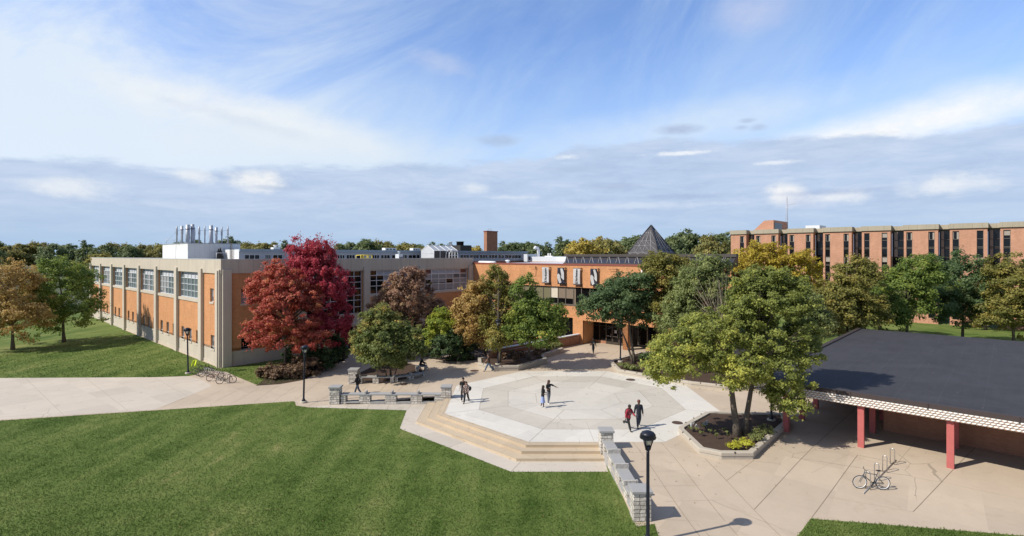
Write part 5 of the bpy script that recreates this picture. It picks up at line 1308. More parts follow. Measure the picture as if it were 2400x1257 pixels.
# the great two-stemmed tree in the foreground planter
gb = at(1738, 1022, .2)
T('ginkgo_tree', 'great two stemmed foreground tree with yellow green leaves in the raised planter', 'tree', gb,
  [E(1805, 735, 33.2, 92, 105, None, -.16), E(1795, 672, 33.6, 66, 48, None, -.14), E(1835, 860, 32.6, 72, 70, None, -.12), E(1598, 822, 32.8, 84, 58, 2.2, .14), E(1655, 800, 33.5, 66, 70, 2.4, .06), E(1745, 872, 31.4, 74, 50, 1.5, .10), E(1850, 935, 31.6, 46, 48, 1.3, -.05), E(1560, 868, 32.4, 50, 34, 1.4, .16), E(1745, 765, 34, 66, 74, None, -.1), E(1738, 722, 33.8, 40, 58, None, -.12), E(1840, 690, 33.5, 56, 50, None, -.16), E(1880, 800, 33.4, 36, 60, 1.6, -.14), E(1735, 868, 30.6, 26, 16, .7, .45)],
  900, 118000, .078, 'ginkgo', .24, 'bark', 41, .42, (.26, .56), 60, stems=[(-.25, -.05, pd(1690, 740, 33)), (.22, .15, pd(1800, 690, 33.4))], flat=.62, tdrift=-.12, up=.6)
# golden locust and the trees behind the pavilion
T('locust_tree', 'golden yellow tree before the brick dormitory', 'tree', at(1810, 760, 0), [E(1775, 612, 80, 58, 44), E(1840, 626, 79, 62, 48), E(1742, 645, 79, 52, 42), E(1885, 636, 79, 44, 50), E(1800, 680, 78, 100, 50)], 380, 34000, .165, 'gold', .2, 'bark', 42, .35, (.6, 1.1), 20, flat=.6)
def glab(px, y, D, els, lab, mt, sd, nl=32000, nc=300, ls=.135, tr=.2):
    return T('broadleaf_tree', lab, 'tree', Vector(((px - CX) * D / F, D, -.3)), els, nc, nl, ls, mt, tr, 'bark', sd, .35, (.5, 1.0), 18, flat=.65)
glab(1985, 830, 62, [E(1970, 720, 62, 62, 70), E(2010, 650, 63, 45, 45), E(1930, 735, 61, 45, 55), E(2030, 740, 62, 50, 60)], 'broad olive green tree behind the dark pavilion roof', 'olive', 43, 42000, 380)
glab(2125, 800, 66, [E(2120, 690, 66, 62, 70), E(2160, 640, 66, 45, 45), E(2090, 740, 65, 40, 40)], 'green tree behind the pavilion roof next to the broad olive tree', 'mid', 44)
glab(2255, 800, 70, [E(2250, 670, 70, 70, 75), E(2290, 720, 69, 60, 50), E(2210, 720, 69, 40, 40)], 'dense dark green tree between the pavilion roof and the dormitory end', 'deep', 45)
glab(2375, 800, 66, [E(2370, 680, 66, 66, 80), E(2400, 740, 65, 50, 60), E(2330, 740, 65, 40, 44)], 'olive green tree at the far end of the pavilion roof', 'olive', 46)
glab(1905, 830, 57, [E(1905, 760, 57, 40, 52), E(1880, 720, 58, 40, 50)], 'grey green tree between the great foreground tree and the pavilion', 'sage', 47, 15000, 160)
glab(2310, 800, 84, [E(2310, 690, 84, 60, 50), E(2250, 700, 84, 50, 44)], 'low green tree filling the gap before the dormitory foot', 'mid', 51, 14000, 140)
glab(2060, 800, 78, [E(2060, 700, 78, 60, 52), E(2110, 720, 78, 50, 40)], 'low grey green tree tucked behind the broad olive green tree', 'sage', 52, 14000, 140)
glab(150, 860, 72, [E(140, 690, 72, 80, 75), E(90, 730, 71, 60, 60), E(190, 735, 71, 45, 45), E(150, 640, 72, 50, 45)], 'broad green tree past the end of the long brick building', 'mid', 48, 26000)
glab(30, 850, 66, [E(20, 690, 66, 70, 80), E(60, 750, 65, 50, 50), E(-20, 740, 65, 50, 60)], 'amber tree standing out on the grass beside the broad green tree', 'amber', 49, 22000)
glab(235, 820, 104, [E(235, 630, 104, 40, 36), E(205, 650, 103, 34, 30)], 'small olive tree behind the far end of the brick building', 'olive', 50, 9000, 90, .2)


# the wood on the horizon: five growth forms, each tree set on its own
def proto(seed, mt, spread, hgt):
    els = [(0, 0, hgt * .62, spread, spread, hgt * .30), (spread * .5, 0, hgt * .5, spread * .6, spread * .6, hgt * .24), (-spread * .55, .5, hgt * .48, spread * .6, spread * .6, hgt * .24), (0, spread * .3, hgt * .78, spread * .6, spread * .6, hgt * .2), (spread * .1, -spread * .4, hgt * .4, spread * .8, spread * .6, hgt * .2)]
    return T('distant_tree', 'x', 'tree', (0, 0, 0), els, 120, 5200, .40, mt, .3, 'bark_dark', seed, .35, (.9, 1.7), 8, flat=.7)
protos = [proto(61, 'far', 4.6, 14), proto(62, 'far', 6.0, 15), proto(63, 'far_olive', 5.4, 14), proto(64, 'far', 3.8, 16), proto(65, 'far_gold', 5.2, 14), proto(66, 'far_olive', 6.4, 13)]
KIND = {'far': ('dark green tree in the wood on the horizon', 'dark green trees on the horizon'), 'far_olive': ('olive tinted tree in the wood on the horizon', 'olive trees on the horizon'), 'far_gold': ('yellowing tree in the wood on the horizon', 'yellowing trees on the horizon')}
pk = ['far', 'far', 'far_olive', 'far', 'far_gold', 'far_olive']
rgd = random.Random(21)
rows_ = []
# measured crown tops along the skyline: (pixel x, pixel y of the top, form)
sky_ = [(372, 577, 2), (398, 572, 5), (428, 566, 1), (456, 563, 0), (470, 566, 3), (500, 568, 1), (526, 561, 0), (545, 557, 3), (563, 570, 0), (590, 568, 2), (615, 568, 5), (640, 570, 2), (672, 566, 3), (790, 570, 1), (815, 568, 0), (848, 563, 3), (866, 562, 0), (890, 563, 2), (915, 570, 1), (945, 569, 1), (965, 570, 5), (985, 573, 0), (1012, 570, 3), (1035, 572, 0), (1060, 573, 1), (1105, 577, 4), (1122, 577, 4), (1178, 568, 3), (1195, 570, 0), (1214, 568, 1), (1236, 567, 0), (1262, 571, 1), (1285, 570, 3), (1312, 558, 3), (1330, 562, 0), (1352, 566, 4), (1376, 560, 4), (1398, 556, 4), (1420, 560, 5), (1440, 562, 5), (1462, 557, 0), (1480, 560, 1), (1500, 552, 0), (1570, 552, 1), (1592, 546, 0), (1606, 541, 3), (1628, 546, 1), (1650, 552, 0), (1672, 550, 2), (1694, 547, 1), (1710, 548, 3), (1735, 548, 0), (-40, 560, 1), (0, 566, 0), (40, 570, 5), (85, 566, 2), (120, 570, 1), (165, 572, 0), (200, 566, 3), (240, 573, 1), (275, 570, 5), (305, 574, 0), (335, 572, 2), (2430, 556, 1), (2395, 560, 0), (-90, 566, 0), (-140, 570, 2), (-190, 564, 3), (-240, 568, 5), (-300, 566, 1), (-360, 570, 0), (-430, 563, 3), (-500, 567, 2), (-580, 565, 1)]
for i, (px, ty, k) in enumerate(sky_):
    D = rgd.uniform(190, 260) if px > 1300 and px < 1800 else rgd.uniform(230, 340)
    top = H + (YH - ty) * D / F
    src = protos[k]; zmax = {0: 14, 1: 15, 2: 14, 3: 16, 4: 14, 5: 13}[k] * .98
    sc = (top + .6) / zmax
    o = copy_tree(src); o.location = ((px - CX) * D / F, D, -.6); o.rotation_euler = (0, 0, rgd.uniform(0, 6.28)); sx = sc * rgd.uniform(.82, 1.1) * (1.0 if D < 270 else 1.1); o.scale = (sx, sx, sc)
    o['label'], o['group'] = KIND[pk[k]]
for p in protos:
    for ch in list(p.children): bpy.data.objects.remove(ch)
    bpy.data.objects.remove(p)
# ---------------------------------------------------------------- stone walls, benches, planters
def pillar(parent, x, y, zb, zt, w=.72):
    b = MB(); b.box(x - w / 2, x + w / 2, y - w / 2, y + w / 2, zb, zt - .12); p = b.build('pillar', MAT['stone'], parent, .02)
    b = MB(); c = w / 2 + .06; b.box(x - c, x + c, y - c, y + c, zt - .118, zt); b.build('pillar_cap', MAT['cap'], p, .012)


def dash(b, p, q, z0, z1, w, m=0):
    """a box laid from p to q"""
    p, q = Vector(p[:2]), Vector(q[:2]); d_ = (q - p); L = d_.length; d_ = d_ / L; n_ = Vector((-d_.y, d_.x))
    M4 = Matrix(((d_.x, n_.x, 0, p.x), (d_.y, n_.y, 0, p.y), (0, 0, 1, 0), (0, 0, 0, 1)))
    b.box(0, L, -w / 2, w / 2, z0, z1, m, M4)


def lump(parent, p, dirv, z0, hgt, w, t_):
    """rock-faced divider stone set across a seat"""
    b = MB(); rg = random.Random(int(p[0] * 977)); d_ = Vector(dirv).normalized(); n_ = Vector((-d_.y, d_.x))
    M4 = Matrix(((d_.x, n_.x, 0, p[0]), (d_.y, n_.y, 0, p[1]), (0, 0, 1, 0), (0, 0, 0, 1)))
    N = 7
    for i in range(N):
        y0, y1 = -w / 2 + w * i / N, -w / 2 + w * (i + 1) / N
        j = rg.uniform(-.012, .012); b.box(-t_ / 2 + j, t_ / 2 + j * .5, y0, y1 - .002, z0, z0 + hgt + rg.uniform(-.015, .012), 0, M4)
    return b.build('divider_stone', MAT['rock_edge'], parent)


bw = thing('stone_bench_wall', 'straight pale stone bench wall with a pillar at both ends beside the steps', 'bench wall', (-9.5, 42.2, 0))
bo = bw.location
class OffsetMB(MB):
    pass
def sub(o): o.matrix_parent_inverse = Matrix.Translation(-bo); return o
YW = 42.2; xl, xr = (787 - CX) * YW / F, (1046.5 - CX) * YW / F
root = bw
def under(root): return Matrix.Translation(-root.location)
kids = len(COL.objects)
pillar(bw, xl, YW, -.6, .92, .78); pillar(bw, xr, YW, -.6, .95, .74)
xs = [(p - CX) * YW / F for p in (801, 857, 918, 979, 1034)]
b = MB()
for i in range(4): b.box(xs[i] + .002, xs[i + 1] - .002, YW - .3, YW + .32, .24, .335)
b.build('seat_slab', MAT['cap'], bw, .01)
for px in (857, 918, 979): lump(bw, ((px + 1 - CX) * YW / F, YW), (1, 0), .336, .20, .60, .12)
for p0, p1 in ((801, 812.5), (844, 869), (904, 930), (964, 990), (1020, 1035)):
    b = MB(); b.box((p0 - CX) * YW / F, (p1 - CX) * YW / F, YW - .27, YW + .27, -.62, .238); b.build('support', MAT['stone'], bw, .015)
for p0, p1 in ((812.5, 844), (869, 904), (930, 964), (990, 1020)):
    b = MB(); b.box((p0 - CX) * YW / F + .004, (p1 - CX) * YW / F - .004, YW - .31, YW + .25, -.37, -.27); b.build('lower_slab', MAT['cap'], bw, .01)
b = MB(); rg = random.Random(4); x = (869 - CX) * YW / F
while x < (1022 - CX) * YW / F:
    w_ = rg.uniform(.25, .6); b.box(x, x + w_ - .015, YW - .33 - rg.uniform(0, .04), YW - .02, -.6, -.373 - rg.uniform(0, .02)); x += w_
b.box((1020 - CX) * YW / F, (1041 - CX) * YW / F, YW - .5, YW - .28, -.5, .03)
b.build('base_course', MAT['rock_edge'], bw)
for o in list(bw.children_recursive):
    if o.parent == bw: o.matrix_parent_inverse = Matrix.Translation(-bo)

# sloping bench wall from the steps down to the lamp
rwall = thing('stone_bench_wall', 'stepped stone wall with grey seat slabs running from the steps down the lawn edge', 'bench wall', (5.5, 27.5, 0))
PA, PB = Vector((5.48, 31.25)), Vector((5.70, 23.75))
pillar(rwall, PA.x, PA.y, -.6, 1.08, .74); pillar(rwall, PB.x, PB.y + .02, -.6, .90, .78)
dv = (PB - PA).normalized(); stp = [.42, 2.2, 4.0, 5.8, 7.1]; zs = [.56, .47, .38, .29]
for i in range(4):
    p, q = PA + dv * stp[i], PA + dv * stp[i + 1]
    b = MB(); dash(b, p + dv * .004, q - dv * .07, zs[i] - .1, zs[i], .62); b.build('seat_slab', MAT['cap'], rwall, .01)
    if i < 3: lump(rwall, q - dv * .0, dv, zs[i] - .12, .25, .68, .12)
    m = (p + q) / 2
    for s0, s1 in ((0, .28), (.74, 1.0)):
        b = MB(); dash(b, p.lerp(q, s0 if i or s0 else .0), p.lerp(q, s1), -.62, zs[i] - .103, .54); b.build('support', MAT['stone'], rwall, .012)
    b = MB(); dash(b, p.lerp(q, .285), p.lerp(q, .735), -.62, zs[i] - .47, .56); b.build('lower_slab', MAT['cap'], rwall, .01)
    b = MB(); dash(b, p.lerp(q, .285), p.lerp(q, .735), zs[i] - .466, zs[i] - .105, .3); b.build('infill', MAT['stone'], rwall)
for o in rwall.children: o.matrix_parent_inverse = Matrix.Translation(-rwall.location)

# ring-shaped bench round the small tree
cb = thing('curved_stone_bench', 'curved stone bench of short slabs with one tall pillar around the small tree', 'bench', at(880, 900))
pz = at(827, 901); pillar(cb, pz.x, pz.y + .36, -.6, .90, .80)
line = [at(842, 900.5), at(881, 900.5), at(923, 898.5), at(961, 890.5), at(993, 883)]
for i in range(4):
    p, q = line[i], line[i + 1]; sh = Vector((0, .33, 0)); p = p + sh; q = q + sh
    b = MB(); dash(b, p, q - (q - p).normalized() * .02, .13, .22, .62); b.build('seat_slab', MAT['cap'], cb, .01)
    if i < 3: lump(cb, q, (q - p).to_2d(), .2, .17, .6, .13)
    ends = (0, .16), (.80, 1.0)
    for s0, s1 in ends: b = MB(); dash(b, p.lerp(q, s0), p.lerp(q, s1) - (q - p).normalized() * .01 * (i + 1), -.6, .127, .52); b.build('support', MAT['stone'], cb, .012)
for o in cb.children: o.matrix_parent_inverse = Matrix.Translation(-cb.location)
sb2 = thing('stone_bench', 'short separate stone bench where the seated person rests', 'bench', at(990, 874))
p, q = at(974, 872), at(1001, 868)
b = MB(); dash(b, p, q, .26, .36, .62); b.build('seat_slab', MAT['cap'], sb2, .01)
for s0, s1 in ((.02, .25), (.78, .98)): b = MB(); dash(b, p.lerp(q, s0), p.lerp(q, s1), -.5, .257, .5); b.build('support', MAT['stone'], sb2, .012)
for o in sb2.children: o.matrix_parent_inverse = Matrix.Translation(-sb2.location)


def inset(pts, w):
    n = len(pts); ar = sum(pts[i].x * pts[(i + 1) % n].y - pts[(i + 1) % n].x * pts[i].y for i in range(n)); s = 1 if ar > 0 else -1
    out = []
    for i in range(n):
        a, b_, c_ = pts[i - 1], pts[i], pts[(i + 1) % n]
        d1 = (b_ - a).normalized(); d2 = (c_ - b_).normalized(); n1 = Vector((-d1.y, d1.x)) * s; n2 = Vector((-d2.y, d2.x)) * s
        k = max(.35, 1 + n1.dot(n2)); out.append(b_ + (n1 + n2) * (w / k))
    return out


def planter(name, label, pts, zt, w=.34, fill=.1):
    pts = [Vector(p[:2]) for p in pts]; c_ = sum(pts, Vector((0, 0))) / len(pts)
    o = thing(name, label, 'planter', (c_.x, c_.y, 0)); inn = inset(pts, w); lo = inset(pts, .035); n = len(pts)
    b = MB()
    for i in range(n):
        j = (i + 1) % n
        for A_, B_, z0, z1 in ((lo, lo, None, zt - .19),):
            b.quad((*lo[i], zg(*lo[i]) - .12), (*lo[j], zg(*lo[j]) - .12), (*lo[j], zt - .19), (*lo[i], zt - .19))
        b.quad((*inn[i], -.5), (*inn[i], zt - .19), (*inn[j], zt - .19), (*inn[j], -.5))
    b.build('planter_wall', MAT['planter'], o)
    b = MB()
    for i in range(n):
        j = (i + 1) % n
        b.quad((*pts[i], zt - .19), (*pts[j], zt - .19), (*pts[j], zt - .03), (*pts[i], zt - .03)); b.quad((*inn[i], zt - .2), (*inn[i], zt), (*inn[j], zt), (*inn[j], zt - .2))
        e0, e1 = pts[i].lerp(inn[i], .1), pts[j].lerp(inn[j], .1)
        b.quad((*pts[i], zt - .03), (*pts[j], zt - .03), (*e1, zt), (*e0, zt)); b.quad((*e0, zt), (*e1, zt), (*inn[j], zt), (*inn[i], zt)); b.quad((*lo[i], zt - .19), (*lo[j], zt - .19), (*pts[j], zt - .19), (*pts[i], zt - .19))
    b.build('rim', MAT['planter'], o)
    b = MB(); b.add([(*p, zt - fill) for p in inn], [tuple(range(n))]); me = b.build('mulch', MAT['mulch'], o)
    b = MB(); 
    for i in range(n):
        j = (i + 1) % n; L = (pts[j] - pts[i]).length
        if L < 1: continue
        for k in range(int(L / 1.25)):
            f = (k + .6) * 1.25 / L
            if f > .95: continue
            p = pts[i].lerp(pts[j], f); d_ = (pts[j] - pts[i]).normalized(); q = inset(pts, .02)[i]
            nn_ = (inn[i] - pts[i]); nn_ = (nn_ - d_ * nn_.dot(d_)).normalized()
            M4 = Matrix(((d_.x, nn_.x, 0, p.x), (d_.y, nn_.y, 0, p.y), (0, 0, 1, 0), (0, 0, 0, 1)))
            b.box(-.035, .035, -.012, .07, zt - .06, zt + .03, 0, M4)
    b.build('skate_stop', MAT['bronze'], o)
    for c2 in o.children: c2.matrix_parent_inverse = Matrix.Translation(-o.location)
    return o


P1 = planter('raised_planter', 'angular concrete planter holding the great foreground tree and low flowers', [at(1590, 1017), at(1638, 1066), at(1691, 1078), at(1766, 1078), at(1850, 1001), at(1840, 968, .34), at(1676, 963.5, .34), at(1653, 965, .34), at(1590.5, 999, .34)], .34)
P2 = planter('raised_planter', 'long angular concrete planter with two street trees before the hall', [at(1120.5, 863), at(1158, 871), at(1215, 869.4), at(1283, 851), at(1272, 831, .5), at(1321, 826), at(1313, 812.5, .5), at(1139, 835.6, .5), at(1120, 838.5, .5)], .5)
P3 = planter('raised_planter', 'long low planter with the dark green tree beside the hall doors', [at(1430, 858), at(1448, 877), at(1540, 893), at(1620, 907), at(1700, 916), at(1800, 918), at(1815, 880), at(1700, 848), at(1570, 824, .4), at(1500, 825, .4), at(1433, 844, .4)], .42)
hb_pts = [l2w(19.7, -19.6).to_2d(), l2w(35.3, -19.6).to_2d(), l2w(35.3, -.1).to_2d(), l2w(20, -.1).to_2d(), l2w(19, -8).to_2d()]
sheet('hall_bed', hb_pts, MAT['mulch'], zg, .012)
# ramp wall, handrail
ra, rb = 19.6, EE; ly = -19.82
rw2 = building('ramp_wall', 'low dark red brick wall with a white capping running to the hall doors', 'wall')
b = MB(); b.box(ra, rb - .003, ly - .18, ly + .18, -.6, 1.18); b.build('brick_wall', MAT['brick_red'], rw2)
b = MB(); b.box(ra - .05, rb - .003, ly - .24, ly + .24, 1.183, 1.27); b.build('capping', MAT['roof_white'], rw2)
b = MB()
for k in range(9):
    x = ra + 1.2 + k * 1.7; b.tube([(x, ly - .19, .85), (x, ly - .27, .85), (x, ly - .27, .95)], .02, 5)
b.tube([(ra + .8, ly - .27, .95), (rb - .2, ly - .27, .95)], .03, 6); b.build('handrail', MAT['steel'], rw2)
hrl = thing('handrail', 'pale tubular handrail beside the evergreen hedge', 'handrail', at(1112, 843))
b = MB(); p0, p1 = at(1106, 843), at(1142, 843)
for i in range(6):
    q = p0.lerp(p1, i / 5); z1 = .95 - .55 * max(0, (i - 1) / 4); b.tube([(q.x, q.y, q.z - .6), (q.x, q.y, q.z + z1)], .03, 6)
q1 = p0.lerp(p1, .2); b.tube([p0 + Vector((-.35, 0, .7)), p0 + Vector((0, 0, .7)), q1 + Vector((0, 0, .68)), p1 + Vector((0, 0, .15))], .03, 6); b.tube([p0 + Vector((0, 0, .0)), p0 + Vector((0, 0, .95)), q1 + Vector((0, 0, .95)), p1 + Vector((0, 0, .4))], .03, 6)
b.build('rail', MAT['steel'], hrl).matrix_parent_inverse = Matrix.Translation(-hrl.location)
hr2 = thing('handrail', 'little looped rail end by the brick ramp wall', 'handrail', at(1130, 840))
b = MB(); p0 = at(1128, 836); b.tube([p0, p0 + Vector((0, 0, .85)), p0 + Vector((.25, 0, .95)), p0 + Vector((.5, 0, .85)), p0 + Vector((.5, 0, 0))], .03, 6); b.tube([p0 + Vector((.25, 0, .95)), p0 + Vector((1.3, .6, .55))], .03, 6)
b.build('rail', MAT['steel'], hr2).matrix_parent_inverse = Matrix.Translation(-hr2.location)

# bed plants
rgp = random.Random(8)
def bed(label, px, py, z, r, h, mt, n, cat='plant', name='bed_plant', group=None, ls=.05):
    base = at(px, py, z)
    return T(name, label, cat, base, [(base.x, base.y, z + h * .5, r, r, h * .55)], max(5, n // 45), n, ls, mt, .012, 'bark_dark', int(px * 7 + py), .2, (r * .35, r * .6), 5, group=group, crown='foliage', wood='stem')
bed('golden spiky shrub at the planter corner, closest to the rim', 1719, 1054, .24, .36, .45, 'bed_gold', 700)
bed('golden spiky shrub by the planter rim beside the green mound', 1749, 1048, .24, .36, .48, 'bed_gold', 700)
bed('rounded yellow green shrub near the far side rim of the foreground planter', 1772, 1034, .24, .42, .6, 'bed', 900)
bed('dim green shrub in the shade of the great tree', 1796, 1018, .24, .45, .55, 'bed', 700)
for i, (px, py) in enumerate(((1704, 1030), (1679, 1029), (1665, 1018), (1643, 1022), (1725, 1040), (1698, 1015))):
    bed('thin variegated plant sprouting from the dark mulch of the foreground planter', px, py, .24, .13, .5 if i < 2 else .3, 'bed', 160, group='thin plants in the foreground planter')
for px, py, lab in ((1626, 1012, 'pink flowering clump nearest the left corner of the foreground planter'), (1653, 1004, 'pink flowering clump further back in the foreground planter')):
    o = bed(lab, px, py, .24, .24, .34, 'bed', 240, 'flowers', 'flower_clump')
    rg = np.random.default_rng(int(px)); n_ = 90; PPs = np.stack([rg.uniform(-.26, .26, n_), rg.uniform(-.2, .2, n_), rg.uniform(.24, .48, n_)], 1); NNs = rg.normal(size=(n_, 3)) + [0, -.6, 1]; NNs /= np.linalg.norm(NNs, axis=1)[:, None]
    k = rg.integers(0, 7, n_); ctr = np.stack([rg.uniform(-.25, .25, 7), rg.uniform(-.2, .2, 7), rg.uniform(.3, .5, 7)], 1); PPs = ctr[k] + rg.normal(size=(n_, 3)) * .028
    me_ = leaves_mesh('blossom', PPs, NNs, np.full(n_, .04), np.full(n_, .035), rg.random(n_), LEAF['pink'], rg); q = bpy.data.objects.new('blossom', me_); COL.objects.link(q); q.parent = o
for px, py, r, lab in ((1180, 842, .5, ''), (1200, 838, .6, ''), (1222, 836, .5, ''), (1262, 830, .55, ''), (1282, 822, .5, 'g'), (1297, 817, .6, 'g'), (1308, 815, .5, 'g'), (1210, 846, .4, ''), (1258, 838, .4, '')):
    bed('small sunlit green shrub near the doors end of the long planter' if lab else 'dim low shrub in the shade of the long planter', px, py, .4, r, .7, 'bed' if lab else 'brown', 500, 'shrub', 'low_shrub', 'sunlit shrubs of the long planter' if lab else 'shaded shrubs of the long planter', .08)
for px, py in ((1462, 864), (1474, 867), (1486, 869)): bed('pale grassy clump at the pointed end of the low planter', px, py, .34, .5, .5, 'bed', 500, 'plant', 'grass_clump', 'grassy clumps of the low planter', .07)
bed('dark round shrub behind the trunk of the dark green tree', 1520, 858, .34, .9, 1.2, 'hedge', 2600, 'shrub', 'shrub', None, .1)

# ---------------------------------------------------------------- lamps
def make_lamp(h=4.55):
    o = thing('lamp_post', '', 'street lamp', (0, 0, 0), 0, 'black lamp posts of the plaza')
    b = MB(); b.lathe([(.27, -.3), (.27, .1), (.24, .14)], 20); b.build('footing', MAT['lamp_base'], o)
    b = MB(); b.lathe([(.15, .14), (.15, .2), (.10, .28), (.075, .34), (.065, h - .95), (.065, h - .80)], 14); b.build('pole', MAT['navy_paint'], o)
    b = MB(); z = h - .82
    b.lathe([(.07, z), (.11, z + .03), (.115, z + .16), (.08, z + .2)], 14)
    hd = b.build('lamp_head', MAT['navy_paint'], o)
    b = MB()
    for k in range(4):
        a = math.pi / 4 + k * math.pi / 2; c_, s_ = math.cos(a), math.sin(a)
        b.tube([(c_ * .1, s_ * .1, z + .08), (c_ * .15, s_ * .15, z + .25), (c_ * .25, s_ * .25, z + .5)], [.03, .028, .024], 6)
    b.build('yoke', MAT['navy_paint'], hd)
    b = MB(); b.lathe([(.20, z + .48), (.325, z + .5), (.335, z + .55), (.30, z + .63), (.315, z + .64), (.24, z + .74), (.10, z + .80), (.01, z + .81)], 24); b.build('shade', MAT['navy_paint'], hd)
    b = MB(); b.lathe([(.03, z + .22), (.1, z + .26), (.16, z + .36), (.19, z + .478)], 16); b.build('lens', MAT['lens'], hd)
    return o
lp = make_lamp()
spots = [((5.52, 21.75, -.45), 'black lamp post beside the end pillar of the stepped wall'), (None, 'black lamp post on the grass next to the bicycle rack'), (None, 'black lamp post on a round footing by the lawn and the bench wall'),
         (None, 'black lamp post standing in the long planter before the hall'), (None, 'black lamp post in the low planter near the hall doors'), (None, 'black lamp post hidden in the leaves of the foreground planter')]
pxs = [None, (441, 876), (711.5, 944), (1167, 854), (1454, 847), (1808, 985)]
for i, ((loc, lab), p) in enumerate(zip(spots, pxs)):
    o = lp if i == 0 else copy_tree(lp)
    if loc is None:
        q = at(p[0], p[1]) if i < 3 else at(p[0], p[1], .4 if i < 5 else .24); loc = (q.x, q.y, q.z if i < 3 else q.z - .05)
    o.location = loc; o['label'] = lab
    o.rotation_euler = (R((0, .4, .0, .6, .4, 0)[i]), R((0, -.9, 1.2, -.3, .3, 0)[i]), R(17 * i))

# manholes, bin, hoops
mh = None
for px, py, r, lab in ((950.5, 901, .42, 'rusty manhole cover before the curved stone bench'), (1112, 869.5, .42, 'rusty manhole cover near the walking man in brown'), (1478, 890.5, .42, 'rusty manhole cover on the far edge of the pale plaza'), (1587.5, 991.5, .36, 'rusty manhole cover beside the foreground planter')):
    p = at(px, py)
    if mh is None:
        mh = thing('manhole_cover', lab, 'manhole cover', p, 0, 'manhole covers in the paving'); b = MB(); b.lathe([(.42, -.05), (.42, .012), (.37, .014)], 28); b.build('lid', MAT['manhole'], mh)
        b = MB(); b.ring((0, 0, .012), .4, .014, (0, 0, 1)); b.build('rim', MAT['bronze'], mh); o = mh
    else: o = copy_tree(mh)
    o.location = p; o['label'] = lab
    o.scale = (r / .42, r / .42, 1)
tb = thing('litter_bin', 'black slatted litter bin on the walk beside the dark shrubs', 'litter bin', at(800, 846))
b = MB(); b.lathe([(.28, 0), (.30, .08), (.36, .86), (.36, .9)], 20); b.build('liner', MAT['black'], tb)
b = MB()
for k in range(20): a = k * math.pi / 10; b.tube([(math.cos(a) * .33, math.sin(a) * .33, .04), (math.cos(a) * .40, math.sin(a) * .40, .92)], .022, 5)
b.build('slat', MAT['black'], tb)
b = MB(); b.lathe([(.42, .9), (.43, .98), (.34, 1.0), (.30, 1.08), (.2, 1.1)], 20); b.build('lid', MAT['black'], tb)
def black_bench(px, py, rz, lab):
    o = thing('metal_bench', lab, 'bench', at(px, py), rz, 'black metal benches by the walk')
    b = MB()
    for k in range(7): b.box(-.85, .85, -.22 + .075 * k, -.165 + .075 * k, .42, .45)
    b.build('seat', MAT['black'], o)
    for s_ in (-.8, .8): b = MB(); b.tube([(s_, -.26, 0), (s_, -.26, .58), (s_, -.2, .66), (s_, .2, .66), (s_, .28, .58), (s_, .3, 0)], .035, 6); b.build('arm_frame', MAT['black'], o)
    b = MB()
    for k in range(5): b.box(-.85, .85, .27, .30, .5 + .09 * k, .56 + .09 * k)
    b.build('backrest', MAT['black'], o)
black_bench(737, 876, R(62), 'black metal bench with arched ends facing the walk under the bronze shrub'); black_bench(776, 856, R(62), 'black metal bench half lost in the dark shrubs near the bin'); black_bench(812, 826, R(47), 'black metal bench close to the glass building doors')

